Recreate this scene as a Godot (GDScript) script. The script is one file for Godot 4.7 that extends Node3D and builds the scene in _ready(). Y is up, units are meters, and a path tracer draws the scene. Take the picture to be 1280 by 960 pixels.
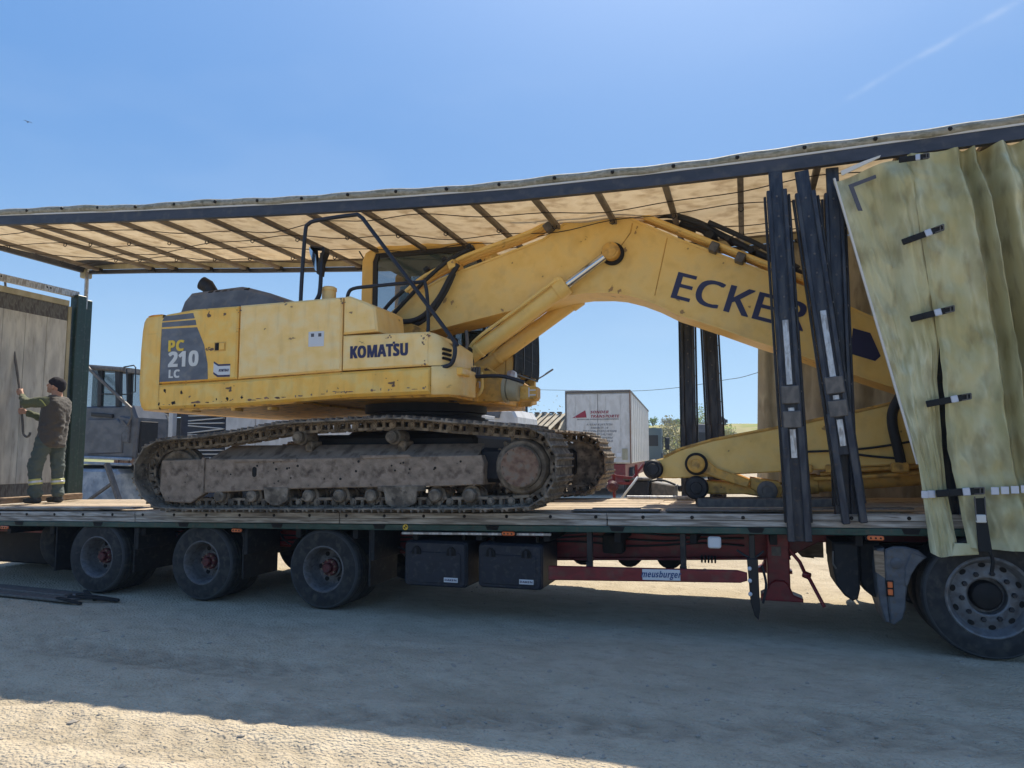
extends Node3D
# A yellow crawler excavator loaded on a curtain-sided low trailer in a dirt yard. Metres; x runs along the trailer, z towards the viewer.

var O := Vector3.ZERO          # base of the thing being built; every vertex is stored relative to it
var M := {}                    # materials by name
var sg := 1                    # running smooth group
var rng := RandomNumberGenerator.new()
const GY := 0.045              # yard level under the trailer

func _ready() -> void:
	rng.seed = 7
	# camera
	var cam := Camera3D.new(); cam.name = "camera"
	cam.fov = 54.9; cam.near = 0.05; cam.far = 900.0
	add_child(cam)
	cam.position = Vector3(0, 1.6, 6.62)
	cam.rotation_degrees = Vector3(5.4, 17.5, 0)
	cam.current = true
	# sky, exposure
	var we := WorldEnvironment.new(); we.name = "world_environment"
	var env := Environment.new()
	env.background_mode = Environment.BG_SKY
	var sky := Sky.new(); var pano := PanoramaSkyMaterial.new()
	pano.panorama = sky_picture()
	sky.sky_material = pano
	env.sky = sky
	env.tonemap_mode = Environment.TONE_MAPPER_LINEAR
	env.tonemap_exposure = 1.45
	env.sdfgi_enabled = true; env.ssao_enabled = true; env.ssil_enabled = true
	env.fog_enabled = true; env.fog_density = 0.0008; env.fog_light_color = Color(0.75, 0.85, 0.97)
	we.environment = env
	add_child(we)
	# sun: behind the trailer, high
	var sun := DirectionalLight3D.new(); sun.name = "sun"
	sun.light_energy = 1.6; sun.light_angular_distance = 0.5
	sun.light_color = Color(1.0, 0.955, 0.88)
	sun.shadow_enabled = true
	add_child(sun)
	sun.look_at_from_position(Vector3(0.03, 1.53, -1.0) * 50.0, Vector3.ZERO, Vector3.UP)
	materials()
	setting()
	background()
	trailer()
	tractor()
	excavator()
	people()
	small_things()

func sky_picture() -> ImageTexture:
	var w := 2048
	var h := 1024
	var im := Image.create(w, h, false, Image.FORMAT_RGBF)
	var zen := Vector3(0.11, 0.23, 0.54)
	var mid := Vector3(0.090, 0.230, 0.505)
	var hor := Vector3(0.42, 0.615, 0.765)
	var sd := Vector3(0.03, 1.53, -1.0).normalized()
	var n := FastNoiseLite.new(); n.seed = 3; n.frequency = 0.9; n.fractal_octaves = 4
	# two ends of the contrail, as directions
	var c0 := Vector3(0.0816, 0.3946, -0.9152)
	var c1 := Vector3(0.2809, 0.4631, -0.8406)
	var cn := c0.cross(c1).normalized()
	for y in h:
		var el := PI * (0.5 - (y + 0.5) / h)
		var s := sin(el)
		for x in w:
			var az := TAU * ((x + 0.5) / w)
			var d := Vector3(sin(az) * cos(el), s, -cos(az) * cos(el))
			var c: Vector3
			if s < 0.0:
				c = Vector3(0.30, 0.28, 0.25)
			else:
				var t := pow(s, 0.62)
				c = hor.lerp(mid, smoothstep(0.0, 0.62, t)).lerp(zen, smoothstep(0.55, 1.0, t))
				# pale aureole of hazy air round the sun
				var sa := rad_to_deg(d.angle_to(sd))
				c += Vector3(1.0, 0.96, 0.88) * exp(-pow(sa / 13.0, 1.2)) + Vector3(0.145, 0.160, 0.155) * exp(-sa / 28.0)
				if s < 0.8:
					# thin high cloud, very faint
					var q := n.get_noise_3d(d.x * 2.0, d.y * 7.0, d.z * 2.0)
					c = c.lerp(Vector3(0.62, 0.68, 0.75), 0.05 * smoothstep(0.05, 0.5, q) * smoothstep(0.75, 0.2, s))
					# old contrail
					var off := d.dot(cn)
					var al := (d - c0).dot((c1 - c0).normalized()) / (c1 - c0).length()
					if absf(off) < 0.02 and al > 0.0 and al < 1.2:
						var wob := n.get_noise_3d(d.x * 9.0, d.y * 9.0, 4.0) * 0.004
						var brk := 0.35 + 0.65 * smoothstep(-0.3, 0.3, n.get_noise_1d(al * 7.0 + 3.0))
						var k := exp(-pow((off + wob) / 0.0022, 2.0)) * brk * 0.22 * smoothstep(0.0, 0.5, al)
						c = c.lerp(Vector3(0.68, 0.72, 0.76), k)
			im.set_pixel(x, y, Color(c.x, c.y, c.z))
	return ImageTexture.create_from_image(im)

# ---------------------------------------------------------------- mesh helpers
func mb() -> SurfaceTool:
	var st := SurfaceTool.new()
	st.begin(Mesh.PRIMITIVE_TRIANGLES)
	st.set_smooth_group(-1)
	return st

func tri(st: SurfaceTool, a: Vector3, b: Vector3, c: Vector3) -> void:
	if a.is_equal_approx(b) or b.is_equal_approx(c) or a.is_equal_approx(c): return
	st.add_vertex(a - O); st.add_vertex(b - O); st.add_vertex(c - O)

func quad(st: SurfaceTool, a: Vector3, b: Vector3, c: Vector3, d: Vector3) -> void:
	tri(st, a, b, c); tri(st, a, c, d)

func done(st: SurfaceTool, called: String, mat: Material, parent: Node = null) -> MeshInstance3D:
	st.generate_normals()
	var o := MeshInstance3D.new()
	o.name = called
	o.mesh = st.commit()
	o.material_override = mat
	if parent == null:
		o.position = O
		add_child(o, true)
	else:
		parent.add_child(o, true)
	return o

func thing(called: String, label: String, category: String, base: Vector3, group := "") -> Node3D:
	var o := Node3D.new(); o.name = called
	add_child(o, true)
	o.position = base
	O = base
	tag(o, label, category, group)
	return o

func tag(o: Node, label: String, category := "", group := "", kind := "") -> void:
	if label != "": o.set_meta("label", label)
	if category != "": o.set_meta("category", category)
	if group != "": o.set_meta("group", group)
	if kind != "": o.set_meta("kind", kind)

func sub(called: String, parent: Node) -> Node3D:       # a part that is only a holder of its pieces
	var o := Node3D.new(); o.name = called
	parent.add_child(o, true)
	return o

func pv(a: Array) -> PackedVector2Array:                 # [x, y, x, y ...] -> points
	var p := PackedVector2Array()
	for i in range(0, a.size(), 2): p.append(Vector2(a[i], a[i + 1]))
	return p

func area(p: PackedVector2Array) -> float:
	var s := 0.0
	for i in p.size():
		s += p[i].cross(p[(i + 1) % p.size()])
	return s * 0.5

func inset(p: PackedVector2Array, b: float) -> PackedVector2Array:   # counter-clockwise polygon moved inwards
	var q := PackedVector2Array()
	var n := p.size()
	for i in n:
		var e0 := (p[i] - p[(i + n - 1) % n]).normalized()
		var e1 := (p[(i + 1) % n] - p[i]).normalized()
		var n0 := Vector2(-e0.y, e0.x)
		var n1 := Vector2(-e1.y, e1.x)
		var m := n0 + n1
		var l := m.length_squared()
		q.append(p[i] + (m * (2.0 / maxf(l, 0.8)) * b if l > 0.01 else n0 * b))
	return q

# a polygon in the local xy plane, extruded along local z from w0 to w1, its end edges bevelled
func prism(st: SurfaceTool, pts: PackedVector2Array, w0: float, w1: float, bev := 0.0, T := Transform3D.IDENTITY) -> void:
	var p := pts.duplicate()
	if area(p) < 0.0: p.reverse()
	if w0 > w1:
		var t := w0; w0 = w1; w1 = t
	var n := p.size()
	var rings := []
	if bev > 0.0:
		var ins := inset(p, bev)
		rings = [[ins, w0], [p, w0 + bev], [p, w1 - bev], [ins, w1]]
	else:
		rings = [[p, w0], [p, w1]]
	for k in rings.size() - 1:
		var r0: PackedVector2Array = rings[k][0]
		var r1: PackedVector2Array = rings[k + 1][0]
		var h0: float = rings[k][1]
		var h1: float = rings[k + 1][1]
		for i in n:
			var j := (i + 1) % n
			quad(st, T * Vector3(r0[i].x, r0[i].y, h0), T * Vector3(r1[i].x, r1[i].y, h1), T * Vector3(r1[j].x, r1[j].y, h1), T * Vector3(r0[j].x, r0[j].y, h0))
	for e in [0, rings.size() - 1]:
		var r: PackedVector2Array = rings[e][0]
		var h: float = rings[e][1]
		var idx := Geometry2D.triangulate_polygon(r)
		for i in range(0, idx.size(), 3):
			var a := r[idx[i]]; var b := r[idx[i + 1]]; var c := r[idx[i + 2]]
			var ccw := (b - a).cross(c - a) > 0.0
			if (e == 0) == ccw:
				tri(st, T * Vector3(a.x, a.y, h), T * Vector3(b.x, b.y, h), T * Vector3(c.x, c.y, h))
			else:
				tri(st, T * Vector3(a.x, a.y, h), T * Vector3(c.x, c.y, h), T * Vector3(b.x, b.y, h))

func rect(w: float, h: float, c := 0.0) -> PackedVector2Array:
	var x := w * 0.5
	var y := h * 0.5
	if c <= 0.0: return PackedVector2Array([Vector2(-x, -y), Vector2(x, -y), Vector2(x, y), Vector2(-x, y)])
	return PackedVector2Array([Vector2(-x + c, -y), Vector2(x - c, -y), Vector2(x, -y + c), Vector2(x, y - c), Vector2(x - c, y), Vector2(-x + c, y), Vector2(-x, y - c), Vector2(-x, -y + c)])

func rrect(w: float, h: float, r: float, k := 4) -> PackedVector2Array:   # rounded rectangle
	var p := PackedVector2Array()
	for q in 4:
		var cx := (w * 0.5 - r) * (1 if q in [0, 3] else -1)
		var cy := (h * 0.5 - r) * (1 if q in [0, 1] else -1)
		for i in k + 1:
			var a := PI * 0.5 * (q + float(i) / k)
			p.append(Vector2(cx + r * cos(a), cy + r * sin(a)))
	return p

func box(st: SurfaceTool, c: Vector3, s: Vector3, bev := 0.006, B := Basis.IDENTITY) -> void:
	var b := minf(bev, minf(s.x, minf(s.y, s.z)) * 0.3)
	prism(st, rect(s.x, s.y, b), -s.z * 0.5, s.z * 0.5, b, Transform3D(B, c))

func box6(st: SurfaceTool, x0: float, x1: float, y0: float, y1: float, z0: float, z1: float, bev := 0.006) -> void:
	box(st, Vector3(x0 + x1, y0 + y1, z0 + z1) * 0.5, Vector3(absf(x1 - x0), absf(y1 - y0), absf(z1 - z0)), bev)

func along(a: Vector3, b: Vector3, up := Vector3.UP) -> Transform3D:      # z from a to b
	var z := (b - a).normalized()
	if absf(z.dot(up)) > 0.98: up = Vector3.RIGHT if absf(z.x) < 0.9 else Vector3.BACK
	var x := up.cross(z).normalized()
	return Transform3D(Basis(x, z.cross(x), z), a)

func bar(st: SurfaceTool, a: Vector3, b: Vector3, w: float, h: float, bev := 0.004, up := Vector3.UP) -> void:
	var e := minf(bev, minf(w, h) * 0.3)
	prism(st, rect(w, h, e), 0.0, a.distance_to(b), e, along(a, b, up))

func circle(r: float, n := 20, sy := 1.0) -> PackedVector2Array:
	var p := PackedVector2Array()
	for i in n: p.append(Vector2(cos(TAU * i / n) * r, sin(TAU * i / n) * r * sy))
	return p

func smooth_path(pts: Array, k := 6) -> Array:            # Catmull-Rom through the points
	var out := []
	var n := pts.size()
	for i in n - 1:
		var p0: Vector3 = pts[maxi(i - 1, 0)]; var p1: Vector3 = pts[i]; var p2: Vector3 = pts[i + 1]; var p3: Vector3 = pts[mini(i + 2, n - 1)]
		for j in k:
			out.append(p1.cubic_interpolate(p2, p0, p3, float(j) / k))
	out.append(pts[n - 1])
	return out

func tube(st: SurfaceTool, pts: Array, r: float, n := 8, r1 := -1.0) -> void:
	var m := pts.size()
	var rings := []
	var d: Vector3 = (pts[1] - pts[0]).normalized()
	var x := d.cross(Vector3.UP if absf(d.y) < 0.9 else Vector3.RIGHT).normalized()
	for i in m:
		var t: Vector3 = (pts[mini(i + 1, m - 1)] - pts[maxi(i - 1, 0)]).normalized()
		x = (x - t * x.dot(t)).normalized()
		var y := t.cross(x)
		var rr := r if r1 < 0.0 else lerpf(r, r1, float(i) / (m - 1))
		var ring := []
		for k in n: ring.append(pts[i] + (x * cos(TAU * k / n) + y * sin(TAU * k / n)) * rr)
		rings.append(ring)
	sg += 1
	st.set_smooth_group(sg)
	for i in m - 1:
		for k in n:
			var j := (k + 1) % n
			quad(st, rings[i][k], rings[i + 1][k], rings[i + 1][j], rings[i][j])
	st.set_smooth_group(-1)
	for k in range(1, n - 1):
		tri(st, rings[0][0], rings[0][k], rings[0][k + 1])
		tri(st, rings[m - 1][0], rings[m - 1][k + 1], rings[m - 1][k])

# profile of [radius, height, radius, height ...] turned round local z
func lathe(st: SurfaceTool, prof: Array, T: Transform3D, n := 24) -> void:
	var p := pv(prof)
	sg += 1
	st.set_smooth_group(sg)
	for k in p.size() - 1:
		if k > 0:
			var a0 := (p[k] - p[k - 1]).angle()
			if absf(angle_difference(a0, (p[k + 1] - p[k]).angle())) > 0.6:
				sg += 1
				st.set_smooth_group(sg)
		for i in n:
			var a := TAU * i / n
			var b := TAU * (i + 1) / n
			quad(st, T * Vector3(p[k].x * cos(a), p[k].x * sin(a), p[k].y), T * Vector3(p[k + 1].x * cos(a), p[k + 1].x * sin(a), p[k + 1].y), T * Vector3(p[k + 1].x * cos(b), p[k + 1].x * sin(b), p[k + 1].y), T * Vector3(p[k].x * cos(b), p[k].x * sin(b), p[k].y))
	st.set_smooth_group(-1)

func cyl(st: SurfaceTool, a: Vector3, b: Vector3, r: float, n := 16, bev := 0.006) -> void:
	var h := a.distance_to(b)
	var e := minf(bev, minf(r, h) * 0.3)
	lathe(st, [0, 0, r - e, 0, r, e, r, h - e, r - e, h, 0, h], along(a, b), n)

func at(x: float, y: float, z: float, B := Basis.IDENTITY) -> Transform3D:
	return Transform3D(B, Vector3(x, y, z))

# a sheet given by f(s, t) -> Vector3
func sheet(st: SurfaceTool, nu: int, nv: int, f: Callable) -> void:
	sg += 1
	st.set_smooth_group(sg)
	var rows := []
	for j in nv + 1:
		var row := []
		for i in nu + 1: row.append(f.call(float(i) / nu, float(j) / nv))
		rows.append(row)
	for j in nv:
		for i in nu:
			quad(st, rows[j][i], rows[j][i + 1], rows[j + 1][i + 1], rows[j + 1][i])
	st.set_smooth_group(-1)

func writing(s: String, called: String, cap: float, T: Transform3D, mat: Material, parent: Node, stretch := 1.0, bold := true, face := "Droid Sans", lean := 0.0, heavy := 0.0) -> MeshInstance3D:
	var tm := TextMesh.new()
	var f := SystemFont.new()
	f.font_names = PackedStringArray([face])
	f.font_weight = 700 if bold else 400
	tm.font = f
	tm.text = s
	tm.font_size = 48
	tm.pixel_size = cap / (0.714 * 48.0)
	tm.depth = 0.004
	tm.curve_step = 2.0
	var o := MeshInstance3D.new(); o.name = called
	o.mesh = tm
	if heavy > 0.0:                                          # a heavier stroke: the letters laid over themselves, slightly shifted
		var st := SurfaceTool.new()
		var k := 0
		for q in [[-1, -1], [1, -1], [1, 1], [-1, 1], [0, 0]]:
			st.append_from(tm, 0, Transform3D(Basis(), Vector3(q[0] * heavy, q[1] * heavy * 0.7, 0.0003 * k) * cap))
			k += 1
		o.mesh = st.commit()
	o.material_override = mat
	parent.add_child(o, true)
	var B := T.basis * Basis(Vector3(stretch, 0, 0), Vector3(lean, 1, 0), Vector3(0, 0, 1))
	o.transform = Transform3D(B, T.origin - O)
	return o

# ---------------------------------------------------------------- materials
func noise_tex(freq: float, cols: Array, offs: Array, sd: int, kind := FastNoiseLite.TYPE_SIMPLEX_SMOOTH, oct := 5, size := 512) -> NoiseTexture2D:
	var n := FastNoiseLite.new()
	n.seed = sd; n.frequency = freq; n.noise_type = kind; n.fractal_octaves = oct
	var t := NoiseTexture2D.new()
	t.width = size; t.height = size; t.seamless = true; t.noise = n
	var g := Gradient.new()
	g.offsets = PackedFloat32Array(offs); g.colors = PackedColorArray(cols)
	t.color_ramp = g
	return t

func bump_tex(freq: float, strength: float, sd: int, oct := 4) -> NoiseTexture2D:
	var n := FastNoiseLite.new(); n.seed = sd; n.frequency = freq; n.fractal_octaves = oct
	var t := NoiseTexture2D.new()
	t.width = 512; t.height = 512; t.seamless = true; t.noise = n; t.as_normal_map = true; t.bump_strength = strength
	return t

var bumps := {}
# material: two or three sRGB tones blended by noise, size = metres per repeat along x, y, z; spec = [spot colour, share 0..1, size] adds stains
func mat(called: String, cols: Array, size: Vector3, rough: float, metal := 0.0, bump := "", bump_scale := 1.0, spec := []) -> StandardMaterial3D:
	var m := StandardMaterial3D.new()
	m.resource_name = called
	m.roughness = rough; m.metallic = metal
	m.uv1_triplanar = true; m.uv1_world_triplanar = true
	m.uv1_scale = Vector3(1.0 / size.x, 1.0 / size.y, 1.0 / size.z)
	var freq := 0.008
	var offs := [0.25, 0.5, 0.75] if cols.size() == 3 else [0.3, 0.7]
	if cols.size() == 4:                                     # the first of four tones is bare metal or grime showing through in small sharp chips
		cols = [cols[0], cols[0], cols[1], cols[2], cols[3]]
		offs = [0.0, 0.105, 0.125, 0.5, 0.8]
		freq = 0.013
	m.albedo_texture = noise_tex(freq, cols, offs, called.hash() & 1023, FastNoiseLite.TYPE_SIMPLEX_SMOOTH, 6)
	if bump != "":
		m.normal_enabled = true
		m.normal_texture = bumps[bump]
		m.normal_scale = bump_scale
	if spec.size():
		var c: Color = spec[0]
		var lo: float = 1.0 - spec[1]
		m.detail_enabled = true
		m.detail_blend_mode = BaseMaterial3D.BLEND_MODE_MIX
		m.detail_uv_layer = BaseMaterial3D.DETAIL_UV_2
		m.uv2_triplanar = true; m.uv2_world_triplanar = true
		m.uv2_scale = Vector3.ONE / float(spec[2])
		if spec.size() > 3: m.uv2_scale = Vector3.ONE / (spec[3] as Vector3)
		m.detail_albedo = noise_tex(0.010, [Color(c, 0.0), Color(c, 0.0), Color(c, c.a)], [0.0, lo, minf(lo + 0.34, 1.0)], (called.hash() >> 3) & 1023, FastNoiseLite.TYPE_SIMPLEX_SMOOTH, 7)
	M[called] = m
	return m

func plain(called: String, c: Color, rough: float, metal := 0.0) -> StandardMaterial3D:
	var m := StandardMaterial3D.new()
	m.resource_name = called
	m.albedo_color = c; m.roughness = rough; m.metallic = metal
	M[called] = m
	return m

func materials() -> void:
	bumps = {"fine": bump_tex(0.05, 3.0, 11), "lumpy": bump_tex(0.018, 6.0, 12), "grit": bump_tex(0.12, 5.0, 13, 5)}
	var rust := Color(0.27, 0.17, 0.11, 0.85)
	var dirt := Color(0.34, 0.29, 0.22, 0.6)
	mat("yellow", [Color(0.36, 0.26, 0.16), Color(0.92, 0.70, 0.28), Color(0.93, 0.73, 0.33), Color(0.91, 0.76, 0.42)], Vector3(1.9, 1.5, 1.9), 0.42, 0.0, "fine", 0.08, [Color(0.55, 0.45, 0.28, 0.17), 0.48, 1.4, Vector3(0.6, 3.0, 0.6)])
	mat("yellow_faded", [Color(0.58, 0.46, 0.30), Color(0.93, 0.77, 0.45), Color(0.945, 0.80, 0.52), Color(0.93, 0.82, 0.58)], Vector3(2.1, 1.4, 2.1), 0.5, 0.0, "fine", 0.08, [Color(0.66, 0.55, 0.40, 0.17), 0.48, 1.5, Vector3(0.6, 3.0, 0.6)])
	mat("yellow_boom", [Color(0.60, 0.47, 0.27), Color(0.90, 0.745, 0.40), Color(0.92, 0.775, 0.45), Color(0.90, 0.77, 0.47)], Vector3(1.9, 1.9, 1.6), 0.45, 0.0, "fine", 0.08, [Color(0.57, 0.45, 0.27, 0.17), 0.48, 1.1, Vector3(1.4, 1.4, 1.1)])
	mat("yellow_worn", [Color(0.22, 0.17, 0.12), Color(0.80, 0.60, 0.25), Color(0.85, 0.66, 0.31), Color(0.76, 0.60, 0.32)], Vector3(1.2, 0.9, 1.2), 0.55, 0.0, "fine", 0.2, [Color(0.30, 0.23, 0.15, 0.65), 0.48, 0.9])
	mat("hood_grey", [Color(0.34, 0.36, 0.39), Color(0.40, 0.42, 0.45)], Vector3(1.4, 0.8, 1.4), 0.6, 0.0, "fine", 0.15, [Color(0.56, 0.53, 0.48, 0.4), 0.40, 0.9])
	mat("mud_steel", [Color(0.35, 0.31, 0.26), Color(0.48, 0.43, 0.365), Color(0.57, 0.515, 0.445)], Vector3(0.7, 0.7, 0.7), 0.85, 0.0, "grit", 0.6, [Color(0.17, 0.15, 0.13, 0.8), 0.44, 0.5])
	mat("frame_steel", [Color(0.20, 0.16, 0.135), Color(0.48, 0.42, 0.36), Color(0.55, 0.48, 0.41), Color(0.59, 0.52, 0.45)], Vector3(1.1, 0.7, 1.1), 0.78, 0.0, "grit", 0.4, [Color(0.27, 0.20, 0.15, 0.7), 0.49, 0.8])
	mat("rusty_hub", [Color(0.42, 0.32, 0.26), Color(0.52, 0.41, 0.33), Color(0.50, 0.44, 0.38)], Vector3(0.5, 0.5, 0.5), 0.8, 0.0, "grit", 0.4)
	mat("dark_steel", [Color(0.10, 0.11, 0.13), Color(0.16, 0.17, 0.19)], Vector3(0.5, 0.9, 0.5), 0.5, 0.35, "fine", 0.2, [Color(0.36, 0.30, 0.24, 0.4), 0.3, 0.4])
	mat("post_steel", [Color(0.15, 0.17, 0.21), Color(0.20, 0.22, 0.26), Color(0.26, 0.27, 0.29)], Vector3(0.3, 1.6, 0.3), 0.45, 0.45, "fine", 0.2, [Color(0.38, 0.31, 0.24, 0.5), 0.33, 0.3])
	mat("beam_blue", [Color(0.20, 0.215, 0.25), Color(0.24, 0.25, 0.285)], Vector3(2.0, 0.6, 1.0), 0.5, 0.15, "fine", 0.15, [Color(0.42, 0.40, 0.36, 0.3), 0.40, 0.9])
	mat("rafter", [Color(0.40, 0.37, 0.34), Color(0.48, 0.45, 0.41)], Vector3(0.4, 0.4, 1.0), 0.6, 0.2)
	mat("rail_green", [Color(0.06, 0.20, 0.18), Color(0.10, 0.26, 0.22), Color(0.16, 0.27, 0.24)], Vector3(1.2, 0.3, 0.6), 0.5, 0.0, "fine", 0.2, [dirt, 0.36, 0.5])
	mat("post_green", [Color(0.02, 0.13, 0.105), Color(0.035, 0.17, 0.135)], Vector3(0.5, 2.5, 0.5), 0.35, 0.0, "", 1.0, [Color(0.35, 0.38, 0.36, 0.4), 0.36, 0.5])
	mat("chassis_red", [Color(0.40, 0.06, 0.09), Color(0.48, 0.09, 0.12), Color(0.42, 0.11, 0.12)], Vector3(1.2, 0.5, 0.6), 0.45, 0.0, "", 1.0, [Color(0.36, 0.28, 0.24, 0.5), 0.42, 0.9])
	mat("underside", [Color(0.035, 0.036, 0.042), Color(0.065, 0.065, 0.07)], Vector3(0.8, 0.6, 0.8), 0.75, 0.1, "", 1.0, [Color(0.20, 0.18, 0.16, 0.4), 0.42, 0.9])
	mat("rim_wood", [Color(0.50, 0.47, 0.43), Color(0.62, 0.59, 0.55), Color(0.72, 0.70, 0.66)], Vector3(2.2, 0.16, 0.4), 0.75, 0.0, "fine", 0.3, [Color(0.26, 0.23, 0.20, 0.7), 0.42, 0.9, Vector3(1.6, 0.16, 0.4)])
	mat("deck_wood_pale", [Color(0.70, 0.63, 0.53), Color(0.78, 0.71, 0.61), Color(0.62, 0.565, 0.49)], Vector3(2.2, 0.3, 0.16), 0.8, 0.0, "fine", 0.3, [Color(0.36, 0.32, 0.27, 0.6), 0.42, 0.9])
	mat("deck_wood_brown", [Color(0.62, 0.555, 0.465), Color(0.71, 0.64, 0.54), Color(0.55, 0.495, 0.42)], Vector3(2.2, 0.3, 0.16), 0.8, 0.0, "fine", 0.3, [Color(0.33, 0.29, 0.245, 0.6), 0.42, 0.9])
	mat("timber", [Color(0.50, 0.42, 0.33), Color(0.60, 0.52, 0.43)], Vector3(0.9, 0.12, 0.5), 0.85, 0.0, "fine", 0.4)
	mat("tyre", [Color(0.115, 0.12, 0.125), Color(0.155, 0.155, 0.155), Color(0.21, 0.205, 0.195)], Vector3(0.6, 0.6, 0.6), 0.85, 0.0, "fine", 0.3, [Color(0.38, 0.35, 0.31, 0.45), 0.42, 0.6])
	mat("wheel_rim", [Color(0.37, 0.38, 0.39), Color(0.46, 0.47, 0.48), Color(0.40, 0.39, 0.38)], Vector3(0.6, 0.6, 0.6), 0.55, 0.15, "fine", 0.15, [Color(0.28, 0.245, 0.22, 0.7), 0.45, 0.45])
	mat("rim_dirty", [Color(0.34, 0.345, 0.355), Color(0.43, 0.43, 0.435), Color(0.36, 0.345, 0.33)], Vector3(0.5, 0.5, 0.5), 0.65, 0.1, "fine", 0.2, [Color(0.20, 0.17, 0.15, 0.8), 0.42, 0.3])
	mat("hub_red", [Color(0.27, 0.075, 0.085), Color(0.36, 0.12, 0.12)], Vector3(0.2, 0.2, 0.2), 0.6, 0.0, "", 1.0, [Color(0.2, 0.16, 0.14, 0.8), 0.38, 0.2])
	mat("black_rubber", [Color(0.04, 0.045, 0.055), Color(0.07, 0.075, 0.085)], Vector3(0.6, 0.6, 0.6), 0.75, 0.0, "", 1.0, [Color(0.30, 0.28, 0.25, 0.4), 0.38, 0.5])
	mat("box_plastic", [Color(0.05, 0.075, 0.12), Color(0.075, 0.10, 0.15)], Vector3(0.7, 0.4, 0.7), 0.6, 0.0, "fine", 0.2, [Color(0.33, 0.32, 0.30, 0.35), 0.36, 0.4])
	mat("mudguard_grey", [Color(0.28, 0.295, 0.32), Color(0.34, 0.355, 0.375)], Vector3(0.6, 0.4, 0.6), 0.55, 0.0, "", 1.0, [dirt, 0.4, 0.35])
	mat("aluminium", [Color(0.62, 0.63, 0.64), Color(0.74, 0.75, 0.76), Color(0.55, 0.54, 0.53)], Vector3(0.3, 1.2, 0.3), 0.42, 0.6, "fine", 0.2, [Color(0.34, 0.32, 0.29, 0.5), 0.36, 0.3])
	mat("plate_steel", [Color(0.34, 0.33, 0.32), Color(0.42, 0.40, 0.38)], Vector3(0.3, 0.5, 0.3), 0.6, 0.3, "fine", 0.2)
	mat("door_panel", [Color(0.62, 0.62, 0.60), Color(0.68, 0.68, 0.66), Color(0.73, 0.73, 0.70)], Vector3(0.8, 3.6, 0.8), 0.65, 0.0, "fine", 0.08, [Color(0.46, 0.44, 0.40, 0.4), 0.42, 0.6, Vector3(0.5, 2.4, 0.5)])
	mat("door_band", [Color(0.30, 0.30, 0.29), Color(0.38, 0.38, 0.37), Color(0.26, 0.25, 0.24)], Vector3(0.25, 1.0, 0.25), 0.7)
	mat("cream_trim", [Color(0.58, 0.56, 0.46), Color(0.64, 0.62, 0.53)], Vector3(0.8, 2.4, 0.8), 0.6)
	var tarp := mat("roof_tarp", [Color(0.86, 0.825, 0.755), Color(0.90, 0.87, 0.81), Color(0.82, 0.775, 0.69)], Vector3(2.2, 2.0, 1.6), 0.8, 0.0, "lumpy", 0.2, [Color(0.58, 0.48, 0.36, 0.55), 0.46, 1.6])
	tarp.backlight_enabled = true; tarp.backlight = Color(0.72, 0.66, 0.56)
	var cur := mat("curtain", [Color(0.70, 0.675, 0.49), Color(0.765, 0.745, 0.575), Color(0.81, 0.80, 0.66)], Vector3(1.8, 5.0, 1.8), 0.7, 0.0, "lumpy", 0.15, [Color(0.44, 0.38, 0.22, 0.55), 0.47, 1.1, Vector3(1.0, 2.6, 1.0)])
	cur.backlight_enabled = true; cur.backlight = Color(0.50, 0.46, 0.33)
	var fcur := mat("far_curtain", [Color(0.62, 0.61, 0.57), Color(0.70, 0.69, 0.65), Color(0.54, 0.53, 0.49)], Vector3(0.9, 3.6, 0.9), 0.75, 0.0, "lumpy", 0.15)
	fcur.backlight_enabled = true; fcur.backlight = Color(0.40, 0.39, 0.36)
	mat("roll_cloth", [Color(0.52, 0.51, 0.46), Color(0.62, 0.61, 0.56), Color(0.46, 0.45, 0.38)], Vector3(0.8, 0.3, 0.5), 0.75, 0.0, "lumpy", 0.3, [Color(0.25, 0.23, 0.19, 0.6), 0.38, 0.4])
	plain("white_trim", Color(0.80, 0.79, 0.76), 0.6)
	plain("cable", Color(0.20, 0.16, 0.12), 0.8)
	plain("strap_black", Color(0.07, 0.075, 0.08), 0.8)
	plain("reflective", Color(0.72, 0.74, 0.78), 0.35, 0.2)
	plain("bolt_dark", Color(0.10, 0.09, 0.08), 0.6, 0.4)
	plain("letter_blue", Color(0.13, 0.14, 0.30), 0.45)
	plain("letter_white", Color(0.80, 0.80, 0.78), 0.5)
	plain("letter_yellow", Color(0.86, 0.72, 0.22), 0.5)
	plain("letter_red", Color(0.55, 0.12, 0.20), 0.5)
	plain("letter_grey", Color(0.30, 0.30, 0.33), 0.6)
	plain("sign_white", Color(0.78, 0.79, 0.80), 0.4)
	plain("chrome", Color(0.78, 0.79, 0.80), 0.16, 1.0)
	plain("hose", Color(0.12, 0.13, 0.15), 0.65)
	plain("handrail", Color(0.13, 0.15, 0.19), 0.45, 0.3)
	plain("seam_dark", Color(0.08, 0.07, 0.06), 0.9)
	var lamp := plain("marker_amber", Color(0.85, 0.38, 0.06), 0.3)
	lamp.clearcoat_enabled = true
	var g := plain("cab_glass", Color(0.26, 0.34, 0.34, 0.42), 0.05)
	g.transparency = BaseMaterial3D.TRANSPARENCY_ALPHA
	plain("cab_black", Color(0.05, 0.055, 0.065), 0.5)
	mat("swing_dark", [Color(0.06, 0.07, 0.09), Color(0.10, 0.10, 0.12)], Vector3(0.5, 0.5, 0.5), 0.7, 0.1)
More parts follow.
